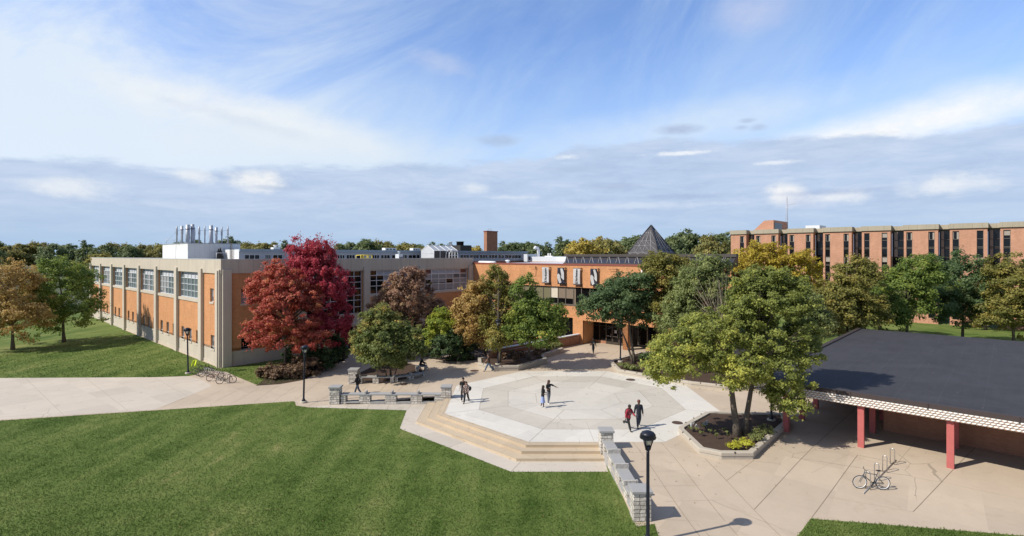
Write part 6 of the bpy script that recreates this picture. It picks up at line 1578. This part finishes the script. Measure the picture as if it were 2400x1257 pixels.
# ---------------------------------------------------------------- bicycles and racks
def bicycle(label, loc, rz, frame, tyre='black', rim='steel', lean=3, whitewall=False, group='bicycles parked at the racks', drop=False, basket=False):
    """along +x: rear wheel at -0.52, front wheel at +0.52"""
    o = thing('bicycle', label, 'bicycle', loc, 0, group); o.rotation_euler = (R(lean), 0, rz)
    rw, rr = .335, .335
    for x in (-.52, .53):
        b = MB(); b.ring((x, 0, rr), rw - .018, .02, (0, 1, 0), 30, 6); w = b.build('wheel', MAT[tyre], o)
        b = MB(); b.ring((x, 0, rr), rw - .048, .017 if whitewall else .012, (0, 1, 0), 30, 6); b.build('rim', MAT['white_metal'] if whitewall else MAT[rim], w)
        b = MB()
        for k in range(14): a = k * math.pi / 7; b.tube([(x, .02 if k % 2 else -.02, rr), (x + math.cos(a) * .29, 0, rr + math.sin(a) * .29)], .0022, 3)
        b.tube([(x, -.05, rr), (x, .05, rr)], .022, 8); b.build('spoke', MAT['steel'], w)
    fm = plain('bicycle_paint', frame, .35, .1, .1)
    b = MB(); bb = (-.08, 0, .30); sc = (-.26, 0, .80); ht = (.33, 0, .82); hb_ = (.37, 0, .68)
    b.tube([bb, sc], .019, 8); b.tube([(-.22, 0, .74), ht], .018, 8); b.tube([bb, hb_], .022, 8); b.tube([ht, hb_], .022, 8)
    for s_ in (-.05, .05): b.tube([(-.52, s_, rr), (bb[0], s_ * .4, bb[2])], .012, 6); b.tube([(-.52, s_, rr), (-.23, s_ * .3, .72)], .011, 6)
    b.build('frame', fm, o)
    b = MB()
    for s_ in (-.045, .045): b.tube([(.53, s_, rr), (.40, s_, .66), (.37, 0, .70)], .014, 6)
    b.tube([ht, (.315, 0, .93)], .015, 6); b.build('fork', fm, o)
    b = MB()
    if drop: b.tube([(.30, -.2, .82), (.40, -.21, .80), (.42, -.2, .92), (.34, -.12, .94), (.32, .12, .94), (.42, .2, .92), (.40, .21, .80), (.30, .2, .82)], .013, 6)
    else: b.tube([(.22, -.31, .98), (.30, -.2, 1.0), (.32, 0, .95), (.30, .2, 1.0), (.22, .31, .98)], .013, 6)
    b.build('handlebar', MAT['black'], o)
    b = MB(); b.tube([sc, (-.29, 0, .92)], .013, 6); b.ball((-.31, 0, .95), .14, .07, .03); b.build('saddle', MAT['black'], o)
    b = MB(); b.ring((bb[0], .05, bb[2]), .09, .012, (0, 1, 0), 18, 5); b.tube([bb, (bb[0] + .13, .08, bb[2] - .1), (bb[0] + .13, .16, bb[2] - .1)], .011, 5); b.tube([bb, (bb[0] - .13, -.08, bb[2] + .1), (bb[0] - .13, -.16, bb[2] + .1)], .011, 5)
    b.tube([(bb[0], .05, bb[2] + .09), (-.52, .05, rr + .035)], .006, 4); b.tube([(bb[0], .05, bb[2] - .09), (-.52, .05, rr - .035)], .006, 4)
    b.build('crank', MAT['black'], o)
    return o


def hoop_rack(label, p, q, n, z1=.82):
    o = thing('bicycle_rack', label, 'bicycle rack', (p + q) / 2); d_ = (q - p).normalized(); c_ = (p + q) / 2; nn_ = Vector((-d_.y, d_.x, 0))
    for i in range(n):
        s_ = p.lerp(q, (i + .5) / n) - c_; w_ = .1
        b = MB(); pts = [s_ - nn_ * w_ + Vector((0, 0, -.1)), s_ - nn_ * w_ + Vector((0, 0, z1 - .1))] + [s_ + nn_ * (-w_ * math.cos(a)) + Vector((0, 0, z1 - .1 + .1 * math.sin(a))) for a in [math.pi * k / 6 for k in range(1, 6)]] + [s_ + nn_ * w_ + Vector((0, 0, z1 - .1)), s_ + nn_ * w_ + Vector((0, 0, -.1))]
        b.tube(pts, .024, 7); b.build('hoop', MAT['steel'], o)
    b = MB(); b.tube([p - c_ + Vector((0, 0, .03)), q - c_ + Vector((0, 0, .03))], .03, 6); b.build('rail', MAT['steel'], o)
    return o
r0, r1 = at(480, 880), at(538, 898.5)
hoop_rack('long steel hoop rack with several bicycles near the brick corner', r0, r1, 12)
rd = (r1 - r0).normalized(); rz = math.atan2(rd.y, rd.x)
def bk(lab, px, py, rz_, *a, **k): return bicycle(lab, at(px, py), rz_, *a, **k)
bk('black bicycle parked crosswise at the near end of the long rack', 530, 899.5, R(22), (.02, .022, .022), lean=-4)
bk('pink and white bicycle leaning in the middle of the long rack', 504, 891, R(58), (.55, .33, .28), lean=8)
bk('dark bicycle with silver fork in the far half of the long rack', 487, 882, R(46), (.35, .36, .38), lean=6)
bk('black bicycle with raised bars beside the dark silver one', 480, 879.5, R(40), (.015, .015, .018), lean=4)
bk('black bicycle carrying the yellow vest at the far end of the rack', 473, 877, R(40), (.02, .02, .024), lean=2)
vp = at(457, 869)
vs_ = thing('safety_vest', 'bright yellow safety vest draped on the last bicycle', 'vest', vp + Vector((0, 0, .45)))
b = MB(); N_ = 8
for s_ in (-1, 1):
    pts = []
    for j in range(6):
        for i in range(4): u = i / 3; v_ = j / 5; pts.append((s_ * (.04 + .15 * u) + .07 * v_ * s_ - .14 * v_, .06 * math.sin(u * 3 + v_ * 4), .62 - .62 * v_ + .06 * math.cos(u * 4)))
    b.add(pts, [(j * 4 + i, j * 4 + i + 1, (j + 1) * 4 + i + 1, (j + 1) * 4 + i) for j in range(5) for i in range(3)], 0, True)
vo = b.build('panel', plain('safety_yellow', (.72, .86, .02), .7, 0, .08), vs_); vo.modifiers.new('t', 'SOLIDIFY').thickness = .02
r2 = [at(2026, 1163), at(2190, 1140)]
hoop_rack('short steel hoop rack on the paving before the red columns', at(2024, 1158), at(2100, 1080), 4, .86)
bk('dark bicycle with white walled tyres at the short rack', 2042, 1147, R(172), (.05, .07, .09), whitewall=True, lean=-3, rim='steel')
# ---------------------------------------------------------------- people
def skin_mesh(name, nodes, edges, mat, parent, root=0, sub=2):
    """one continuous surface grown over a jointed skeleton"""
    me = bpy.data.meshes.new(name); me.from_pydata([n[0] for n in nodes], edges, []); o = bpy.data.objects.new(name, me); COL.objects.link(o)
    m = o.modifiers.new('skin', 'SKIN'); m.use_smooth_shade = True; m.branch_smoothing = .6
    for i, n in enumerate(nodes):
        r = n[1]; v = me.skin_vertices[0].data[i]; v.radius = r if isinstance(r, tuple) else (r, r); v.use_root = i == root
    s = o.modifiers.new('sub', 'SUBSURF'); s.levels = s.render_levels = sub
    dg = bpy.context.evaluated_depsgraph_get(); dg.update(); m2 = bpy.data.meshes.new_from_object(o.evaluated_get(dg))
    bpy.data.objects.remove(o); bpy.data.meshes.remove(me)
    m2.materials.clear(); m2.materials.append(mat); r = bpy.data.objects.new(name, m2); COL.objects.link(r); r.parent = parent
    for p in m2.polygons: p.use_smooth = True; p.material_index = 0
    return r


def rotx(v, a): c_, s_ = math.cos(a), math.sin(a); return Vector((v.x, v.y * c_ - v.z * s_, v.y * s_ + v.z * c_))
def roty(v, a): c_, s_ = math.cos(a), math.sin(a); return Vector((v.x * c_ + v.z * s_, v.y, -v.x * s_ + v.z * c_))


def person(label, loc, yaw, h, skin, top, bottom, shoe, hair, legs=((25, 5), (-18, 20)), arms=((-15, 8, 15), (15, 8, 15)), lean=2, sleeve='short', long_hair=False, skirt=False, hood=False, jacket=None, seated=False, turn=0, cap=False, slim=1.0, lift=0.0):
    """faces +y before turning; legs = (hip flexion, knee bend), arms = (shoulder swing forward, spread, elbow bend), right first"""
    o = thing('person', label, 'person', loc, yaw, 'people on the plaza'); k = h / 1.75
    mk = lambda nm, c, r_=.8: plain(nm, c, r_, 0, .12, 6)
    sk_ = mk('skin', skin, .5); tp = mk('shirt_cloth', top); bt = mk('trouser_cloth', bottom); sh = mk('shoe_leather', shoe, .6); hr_ = mk('hair', hair, .6)
    hipz = (.50 if seated else .92) * k
    P = Vector((0, 0, hipz))
    def dn(a, L): return Vector((0, math.sin(a) * L, -math.cos(a) * L))
    hip, knee, ank = [], [], []
    for s_, (hf, kb) in zip((1, -1), legs):
        hp = P + Vector((s_ * .09 * k, 0, -.03 * k)); a = R(hf); kn = hp + dn(a, .43 * k); an_ = kn + dn(a - R(kb), .40 * k); hip.append(hp); knee.append(kn); ank.append(an_)
    low = min(a.z for a in ank) - .075 * k
    dz = -low + lift if not seated else 0.0
    sft = Vector((0, 0, dz))
    P = P + sft; hip = [v + sft for v in hip]; knee = [v + sft for v in knee]; ank = [v + sft for v in ank]
    up = lambda L: Vector((0, math.sin(R(lean)) * L, math.cos(R(lean)) * L))
    waist, chest, upch, neck0 = P + up(.14 * k), P + up(.32 * k), P + up(.46 * k), P + up(.545 * k)
    neck1, head0, head1, crown = P + up(.595 * k), P + up(.65 * k) + Vector((0, .012, 0)), P + up(.735 * k) + Vector((0, .015, 0)), P + up(.815 * k)
    sho, elb, wri = [], [], []
    for s_, (sw, spd, eb) in zip((1, -1), arms):
        s0 = P + up(.505 * k) + Vector((s_ * .185 * k * slim, 0, 0))
        def arm(a, L): v = Vector((0, math.sin(a) * L, -math.cos(a) * L)); return roty(v, -s_ * R(spd))
        e = s0 + arm(R(sw), .29 * k); w = e + arm(R(sw + eb), .25 * k); sho.append(s0); elb.append(e); wri.append(w)
    q = slim
    nodes = [(P, (.10 * k * q, .08 * k)), (waist, (.095 * k * q, .07 * k)), (chest, (.12 * k * q, .085 * k)), (upch, (.12 * k * q, .08 * k)), (neck0, (.08 * k, .075 * k)), (neck1, .068 * k), (head0, (.082 * k, .09 * k)), (head1, (.094 * k, .112 * k)), (crown, (.07 * k, .078 * k))]
    ed = [(0, 1), (1, 2), (2, 3), (3, 4), (4, 5), (5, 6), (6, 7), (7, 8)]
    def addn(p, r, par): nodes.append((p, r)); ed.append((par, len(nodes) - 1)); return len(nodes) - 1
    for i in (0, 1):
        a = addn(hip[i], .075 * k * q, 0); a = addn((hip[i] + knee[i]) / 2, .066 * k * q, a); a = addn(knee[i], .054 * k, a); a = addn(knee[i].lerp(ank[i], .35), .054 * k, a); a = addn(ank[i], .036 * k, a)
        f = Vector((0, .14 * k, -.035 * k)); a = addn(ank[i] + f * .5 + Vector((0, 0, -.02 * k)), .022 * k, a); addn(ank[i] + f * .8, .014 * k, a)
    for i, s_ in enumerate((1, -1)):
        a = addn(sho[i], .056 * k, 3); a = addn((sho[i] + elb[i]) / 2, .047 * k * q, a); a = addn(elb[i], .038 * k, a); a = addn(elb[i].lerp(wri[i], .4), .036 * k, a); addn(wri[i], .025 * k, a)
    fc = head1 + Vector((0, .11 * k, -.03 * k))
    body = skin_mesh('body', nodes, ed, sk_, o)
    # hands: palm, four unequal curled fingers and a thumb from the side of the palm
    for i, s_ in enumerate((1, -1)):
        d_ = (wri[i] - elb[i]).normalized(); sd = Vector((0, 1, 0)) - d_ * d_.y; sd = sd.normalized() if sd.length > .1 else Vector((0, 0, 1)); inn = d_.cross(sd) * s_
        c_ = wri[i]; nd = [(c_, (.022 * k, .016 * k)), (c_ + d_ * .045 * k, (.034 * k, .015 * k)), (c_ + d_ * .085 * k, (.036 * k, .014 * k))]; eg = [(0, 1), (1, 2)]
        for j, L in enumerate((.068, .078, .073, .056)):
            b0 = c_ + d_ * .088 * k + sd * (.026 - .0175 * j) * k
            p1 = b0 + d_ * L * .5 * k; p2 = p1 + (d_ * .8 + inn * .6) * L * .5 * k
            n0 = len(nd); nd += [(b0, .0085 * k), (p1, .008 * k), (p2, .0065 * k)]; eg += [(2, n0), (n0, n0 + 1), (n0 + 1, n0 + 2)]
        n0 = len(nd); t0 = c_ + d_ * .03 * k + sd * .03 * k; nd += [(t0, .010 * k), (t0 + (d_ * .6 + sd * .7) * .035 * k, .009 * k), (t0 + (d_ * 1.2 + sd * .7 + inn * .2) * .06 * k, .007 * k)]; eg += [(1, n0), (n0, n0 + 1), (n0 + 1, n0 + 2)]
        skin_mesh('hand', nd, eg, sk_, body, 0, 1)
    # face
    b = MB(); ang = R(turn); cs, sn = math.cos(ang), math.sin(ang)
    def fpt(x, y, z): return head1 + Vector((x * cs - y * sn, x * sn + y * cs, z))
    b.ball(fpt(0, .097 * k, -.03 * k), .013 * k, .017 * k, .022 * k, 0, 8, 5)
    for s_ in (-1, 1): b.ball(fpt(s_ * .084 * k, 0, -.02 * k), .012 * k, .02 * k, .03 * k, 0, 8, 5)
    b.build('ear_and_nose', sk_, body)
    b = MB()
    for s_ in (-1, 1): b.ball(fpt(s_ * .03 * k, .086 * k, .0), .011 * k, .008 * k, .007 * k, 0, 6, 4)
    b.ball(fpt(0, .085 * k, -.062 * k), .022 * k, .008 * k, .006 * k, 0, 6, 4)
    b.build('eye_and_mouth', mk('dark_features', (.03, .015, .012)), body)
    # hair
    b = MB(); b.ball(head1 + Vector((0, -.014 * k, .018 * k)), .106 * k, .122 * k, .112 * k, 0, 14, 9)
    hv = b.v; b.v = [v if not (((Vector(v) - head1).y * cs - (Vector(v) - head1).x * sn) > .045 * k and v[2] < head1.z + .035 * k) else tuple(head1 + (Vector(v) - head1) * .72) for v in hv]
    ho = b.build('hair', hr_, o)
    if long_hair:
        nd = [(head1 + Vector((0, -.05 * k, .02 * k)), (.095 * k, .06 * k)), (neck1 + Vector((0, -.07 * k, 0)), (.115 * k, .055 * k)), (chest + Vector((0, -.105 * k, .06 * k)), (.085 * k, .03 * k)), (chest + Vector((0, -.11 * k, -.06 * k)), (.06 * k, .022 * k))]
        skin_mesh('long_hair', nd, [(0, 1), (1, 2), (2, 3)], hr_, ho, 0, 2)
    if cap:
        b = MB(); b.ball(head1 + Vector((0, -.005, .045 * k)), .1 * k, .115 * k, .075 * k, 0, 12, 7); b.box(-.06 * k, .06 * k, .06 * k, .19 * k, head1.z + .03 * k, head1.z + .045 * k); b.build('cap', tp, o)
    # shirt or jacket
    g = 1.14
    tn = [(P + up(-.10 * k), (.175 * k * q, .15 * k)), (waist, (.165 * k * q, .135 * k)), (chest, (.195 * k * q, .15 * k)), (upch, (.185 * k * q, .135 * k)), (neck0 + up(.012 * k), (.115 * k, .105 * k))]
    te = [(0, 1), (1, 2), (2, 3), (3, 4)]
    for i in (0, 1):
        n0 = len(tn)
        if sleeve == 'short': tn += [(sho[i], .084 * k), (sho[i].lerp(elb[i], .6), .074 * k), (sho[i].lerp(elb[i], .85), .074 * k)]; te += [(3, n0), (n0, n0 + 1), (n0 + 1, n0 + 2)]
        else: tn += [(sho[i], .086 * k), (elb[i], .068 * k), (elb[i].lerp(wri[i], .5), .06 * k), (elb[i].lerp(wri[i], 1.0), .05 * k)]; te += [(3, n0), (n0, n0 + 1), (n0 + 1, n0 + 2), (n0 + 2, n0 + 3)]
    so_ = skin_mesh('shirt' if sleeve == 'short' else 'jacket', tn, te, tp, o, 1)
    if hood:
        b = MB(); b.ball(neck0 + Vector((0, -.07 * k, .03 * k)), .11 * k, .075 * k, .06 * k, 0, 10, 6); b.build('hood', tp, so_)
    if skirt:
        b = MB(); z0 = P.z + .06 * k; z1 = min(knee[0].z, knee[1].z) - .06 * k; prof = [(.135, .105, 0), (.158, .128, .25), (.165, .15, .6), (.19, .19, 1.0)]; N_ = 18
        kc = (knee[0] + knee[1]) / 2; vs = []
        for rx, ry, f in prof:
            c_ = P.lerp(Vector((kc.x, kc.y, 0)), f); z = z0 + (z1 - z0) * f
            for i in range(N_): a = 2 * math.pi * i / N_; w_ = 1 + .06 * math.sin(a * 5) * f; vs.append((c_.x + rx * k * w_ * math.cos(a), c_.y + ry * k * w_ * math.sin(a), z))
        b.add(vs, [(r_ * N_ + i, r_ * N_ + (i + 1) % N_, (r_ + 1) * N_ + (i + 1) % N_, (r_ + 1) * N_ + i) for r_ in range(3) for i in range(N_)], 0, True); b.build('skirt', bt, o)
    else:
        pn = [(P + up(.12 * k), (.15 * k * q, .12 * k)), (P + up(-.04 * k), (.158 * k * q, .135 * k))]; pe = [(0, 1)]
        for i in (0, 1):
            n0 = len(pn); pn += [(hip[i] + Vector((0, 0, -.05 * k)), .115 * k * q), ((hip[i] + knee[i]) / 2, .102 * k * q), (knee[i], .082 * k), (knee[i].lerp(ank[i], .5), .076 * k), (knee[i].lerp(ank[i], 1.0), .066 * k)]; pe += [(1, n0)] + [(n0 + j, n0 + j + 1) for j in range(4)]
        skin_mesh('trousers', pn, pe, bt, o, 0)
    for i in (0, 1):
        d_ = (ank[i] - knee[i]).normalized(); tilt = math.atan2(-d_.y, -d_.z) if False else 0
        an_ = ank[i]; sd = [(an_ + Vector((0, -.035 * k, -.03 * k)), (.052 * k, .05 * k)), (an_ + Vector((0, .05 * k, -.04 * k)), (.056 * k, .044 * k)), (an_ + Vector((0, .17 * k, -.05 * k)), (.05 * k, .032 * k))]
        ba = math.asin(max(-1, min(1, -d_.y))) * -1
        if an_.z > .16 * k and not seated: sd = [(an_ + rotx(p - an_, -R(40)), r) for p, r in sd]
        skin_mesh('shoe', sd, [(0, 1), (1, 2)], sh, o, 0, 1)
    o['_k'] = k; del o['_k']
    return o, dict(P=P, chest=chest, neck=neck0, sho=sho, wri=wri, elb=elb, k=k, head=head1, waist=waist, knee=knee)


def world(o, v): return o.matrix_basis @ v
def frame_of(o):
    bpy.context.view_layer.update(); return o


def backpack(label, owner, J, c=(.012, .012, .015), side=0.0, low=0.0):
    """carried on the back: a thing of its own that hangs from the shoulders"""
    k = J['k']; bp = thing('backpack', label, 'backpack', owner.location, owner.rotation_euler.z, 'bags carried by people')
    b = MB(); cc = J['chest'] + Vector((side, -.20 * k, -.02 * k - low))
    b.ball(cc, .15 * k, .105 * k, .22 * k, 0, 14, 9); b.ball(cc + Vector((0, -.07 * k, -.07 * k)), .11 * k, .06 * k, .11 * k, 0, 12, 7)
    m = plain('backpack_cloth', c, .7, 0, .2, 6); b.build('pack', m, bp)
    for i in (0, 1):
        b = MB(); s_ = J['sho'][i]; b.tube([cc + Vector(((.09 if i == 0 else -.09) * k, .05, .16 * k)), s_ * .7 + J['neck'] * .3 + Vector((0, 0, .085 * k)), s_ * .75 + J['chest'] * .25 + Vector((0, .125 * k, -.02)), J['chest'] + Vector(((.13 if i == 0 else -.13) * k, .06 * k, -.16 * k))], [.022 * k] * 4, 6); b.build('strap', m, bp)
    return bp


dark, brown_, tan_ = (.045, .022, .014), (.12, .062, .04), (.42, .24, .165)
blk = (.010, .010, .012); jean = (.045, .062, .105); wht = (.62, .62, .62)
at0 = lambda px, py: at(px, py)
p, J = person('man in dark jacket, cap and jeans walking behind the stone bench wall', at(838, 925), R(82), 1.74, dark, (.018, .018, .02), jean, wht, blk, ((24, 6), (-20, 18)), ((10, 6, 55), (14, 6, 60)), 6, 'long', cap=True)
backpack('black backpack worn by the man in the cap', p, J)
p, J = person('man all in black with white shoes beside the woman in a checked shirt', at(1085.5, 940), R(178), 1.80, tan_, blk, (.012, .012, .014), wht, blk, ((14, 6), (-16, 14)), ((-4, 7, 8), (22, 26, 40)), 2)
p, J = person('woman in a checked shirt leaning on the man beside her', at(1093, 944.5), R(165), 1.66, tan_, (.36, .29, .27), blk, blk, (.05, .02, .016), ((24, 4), (-20, 22)), ((8, 7, 10), (8, 10, 30)), 4, 'long', long_hair=True, slim=.92)
# checked cloth
m, t_ = new_mat('checked_cloth'); tc = t_.n('ShaderNodeTexCoord').outputs['Object']; ck = t_.n('ShaderNodeTexChecker'); t_.l(tc, ck.inputs[0]); ck.inputs['Scale'].default_value = 13; ck.inputs[1].default_value = (.55, .44, .40, 1); ck.inputs[2].default_value = (.022, .015, .016, 1)
nn_ = t_.noise(tc, 9, 3, .6); finish(t_, t_.mix(t_.ss(nn_, .45, .6), ck.outputs[0], (.12, .07, .07, 1)), .85)
for c_ in p.children:
    if c_.name.startswith('jacket'): c_.data.materials[0] = m; c_['label'] = 'black and cream checked shirt'
bg_ = thing('shoulder_bag', 'black shoulder bag hanging behind the woman in the checked shirt', 'bag', p.location, p.rotation_euler.z, 'bags carried by people')
b = MB(); c_ = J['waist'] + Vector((-.26, -.1, .12)); b.ball(c_, .11, .17, .17, 0, 12, 8); mm = plain('bag_cloth', blk, .6, 0, .2, 6); b.build('pack', mm, bg_)
b = MB(); b.tube([c_ + Vector((0, -.06, .13)), J['sho'][1] + Vector((.03, 0, .09)), c_ + Vector((.03, .1, .1))], .018, 6); b.build('strap', mm, bg_)
p, J = person('man in a brown shirt and jeans walking past the end of the long planter', at(1145.5, 871), R(105), 1.76, (.36, .2, .14), (.05, .026, .02), (.075, .12, .2), (.08, .08, .09), (.03, .02, .016), ((28, 4), (-26, 20)), ((-10, 8, 10), (42, 14, 8)), 3)
p, J = person('shorter woman in a black top and long pale blue skirt talking to her friend', at(1272, 956), R(-112), 1.63, dark, blk, (.28, .36, .62), wht, (.03, .016, .014), ((10, 4), (-8, 10)), ((12, 6, 70), (14, 6, 75)), 3, 'short', long_hair=True, skirt=True, slim=.95)
p, J = person('taller woman in a black print shirt and grey jeans pointing with one arm', at(1286, 946.5), R(-150), 1.76, (.10, .05, .035), blk, (.20, .21, .24), wht, (.06, .014, .016), ((8, 3), (-8, 8)), ((10, 8, 75), (22, 62, 14)), 1, 'short', long_hair=True, slim=.95)
b = MB(); c_ = J['chest'] + Vector((.02, .135, -.02)); b.ball(c_, .055, .008, .05, 0, 12, 6); b.build('shirt_print', MAT['banner_white'], p)
p, J = person('boy in a red hooded sweatshirt with a backpack striding over the plaza', at(1473, 1009), R(-150), 1.70, dark, (.34, .028, .05), (.014, .014, .016), blk, (.012, .01, .01), ((22, 2), (-26, 62)), ((-14, 6, 14), (22, 8, 40)), 8, 'long', hood=True)
backpack('black backpack worn by the boy in red', p, J)
b = MB(); c_ = J['chest'] + Vector((0, .128, -.03))
for dx_, dz_, w_, h_ in ((-.05, 0, .02, .05), (-.02, .02, .03, .012), (-.03, -.03, .05, .014), (.0, -.045, .012, .03), (.035, .02, .016, .06)): b.box(c_.x + dx_ - w_ / 2, c_.x + dx_ + w_ / 2, c_.y - .012, c_.y + .010, c_.z + dz_ - h_ / 2, c_.z + dz_ + h_ / 2)
b.build('shirt_print', MAT['banner_white'], p)
p, J = person('reddish haired man in a dark open jacket walking next to the boy in red', at(1497, 1002), R(176), 1.80, brown_, (.016, .02, .035), (.032, .042, .065), blk, (.13, .03, .025), ((16, 4), (-16, 24)), ((-4, 10, 10), (4, 6, 10)), 3, 'long')
p, J = person('person seen from behind in black clothing walking to the hall doors', at(1390.5, 829), R(6), 1.72, dark, blk, (.014, .016, .026), blk, blk, ((22, 4), (-20, 30)), ((-18, 14, 12), (10, 14, 40)), 4, 'long')
b = MB(); c_ = J['chest'] + Vector((.03, -.135, .02)); b.box(c_.x - .05, c_.x + .05, c_.y, c_.y + .02, c_.z - .04, c_.z + .05); b.build('shirt_print', MAT['banner_white'], p)
hbg = thing('handbag', 'reddish bag carried under one arm by the person near the doors', 'bag', p.location, p.rotation_euler.z, 'bags carried by people')
b = MB(); b.ball(J['waist'] + Vector((-.25, .02, .04)), .09, .15, .12, 0, 12, 8); b.build('pack', plain('bag_leather', (.16, .05, .04), .6), hbg)
b = MB(); c_ = J['waist'] + Vector((-.25, .02, .13)); b.tube([c_ + Vector((0, -.1, 0)), J['sho'][1] + Vector((-.05, 0, .02)), c_ + Vector((0, .1, 0))], .014, 6); b.build('strap', MAT['black'], hbg)
sp_ = at(985, 870); sp_.z = .36 - .38
p, J = person('person in black sitting on the short stone bench with a laptop', sp_, R(-80), 1.72, dark, (.008, .008, .009), (.012, .012, .016), blk, blk, ((84, 60), (80, 30)), ((22, 4, 42), (22, 4, 42)), 20, 'long', hood=True, seated=True)
lt = thing('laptop', 'open laptop on the knees of the seated person', 'laptop', p.location, p.rotation_euler.z)
kx = (J['knee'][0] + J['knee'][1]) / 2 + Vector((0, -.06, .085))
b = MB(); b.box(kx.x - .16, kx.x + .16, kx.y - .11, kx.y + .11, kx.z, kx.z + .016); b.build('keyboard', MAT['steel'], lt)
b = MB(); M4 = Matrix.Translation(kx + Vector((0, .11, .017))) @ Matrix.Rotation(R(-22), 4, 'X'); b.box(-.16, .16, 0, .01, 0, .21, 0, M4); b.build('screen', MAT['galv'], lt)
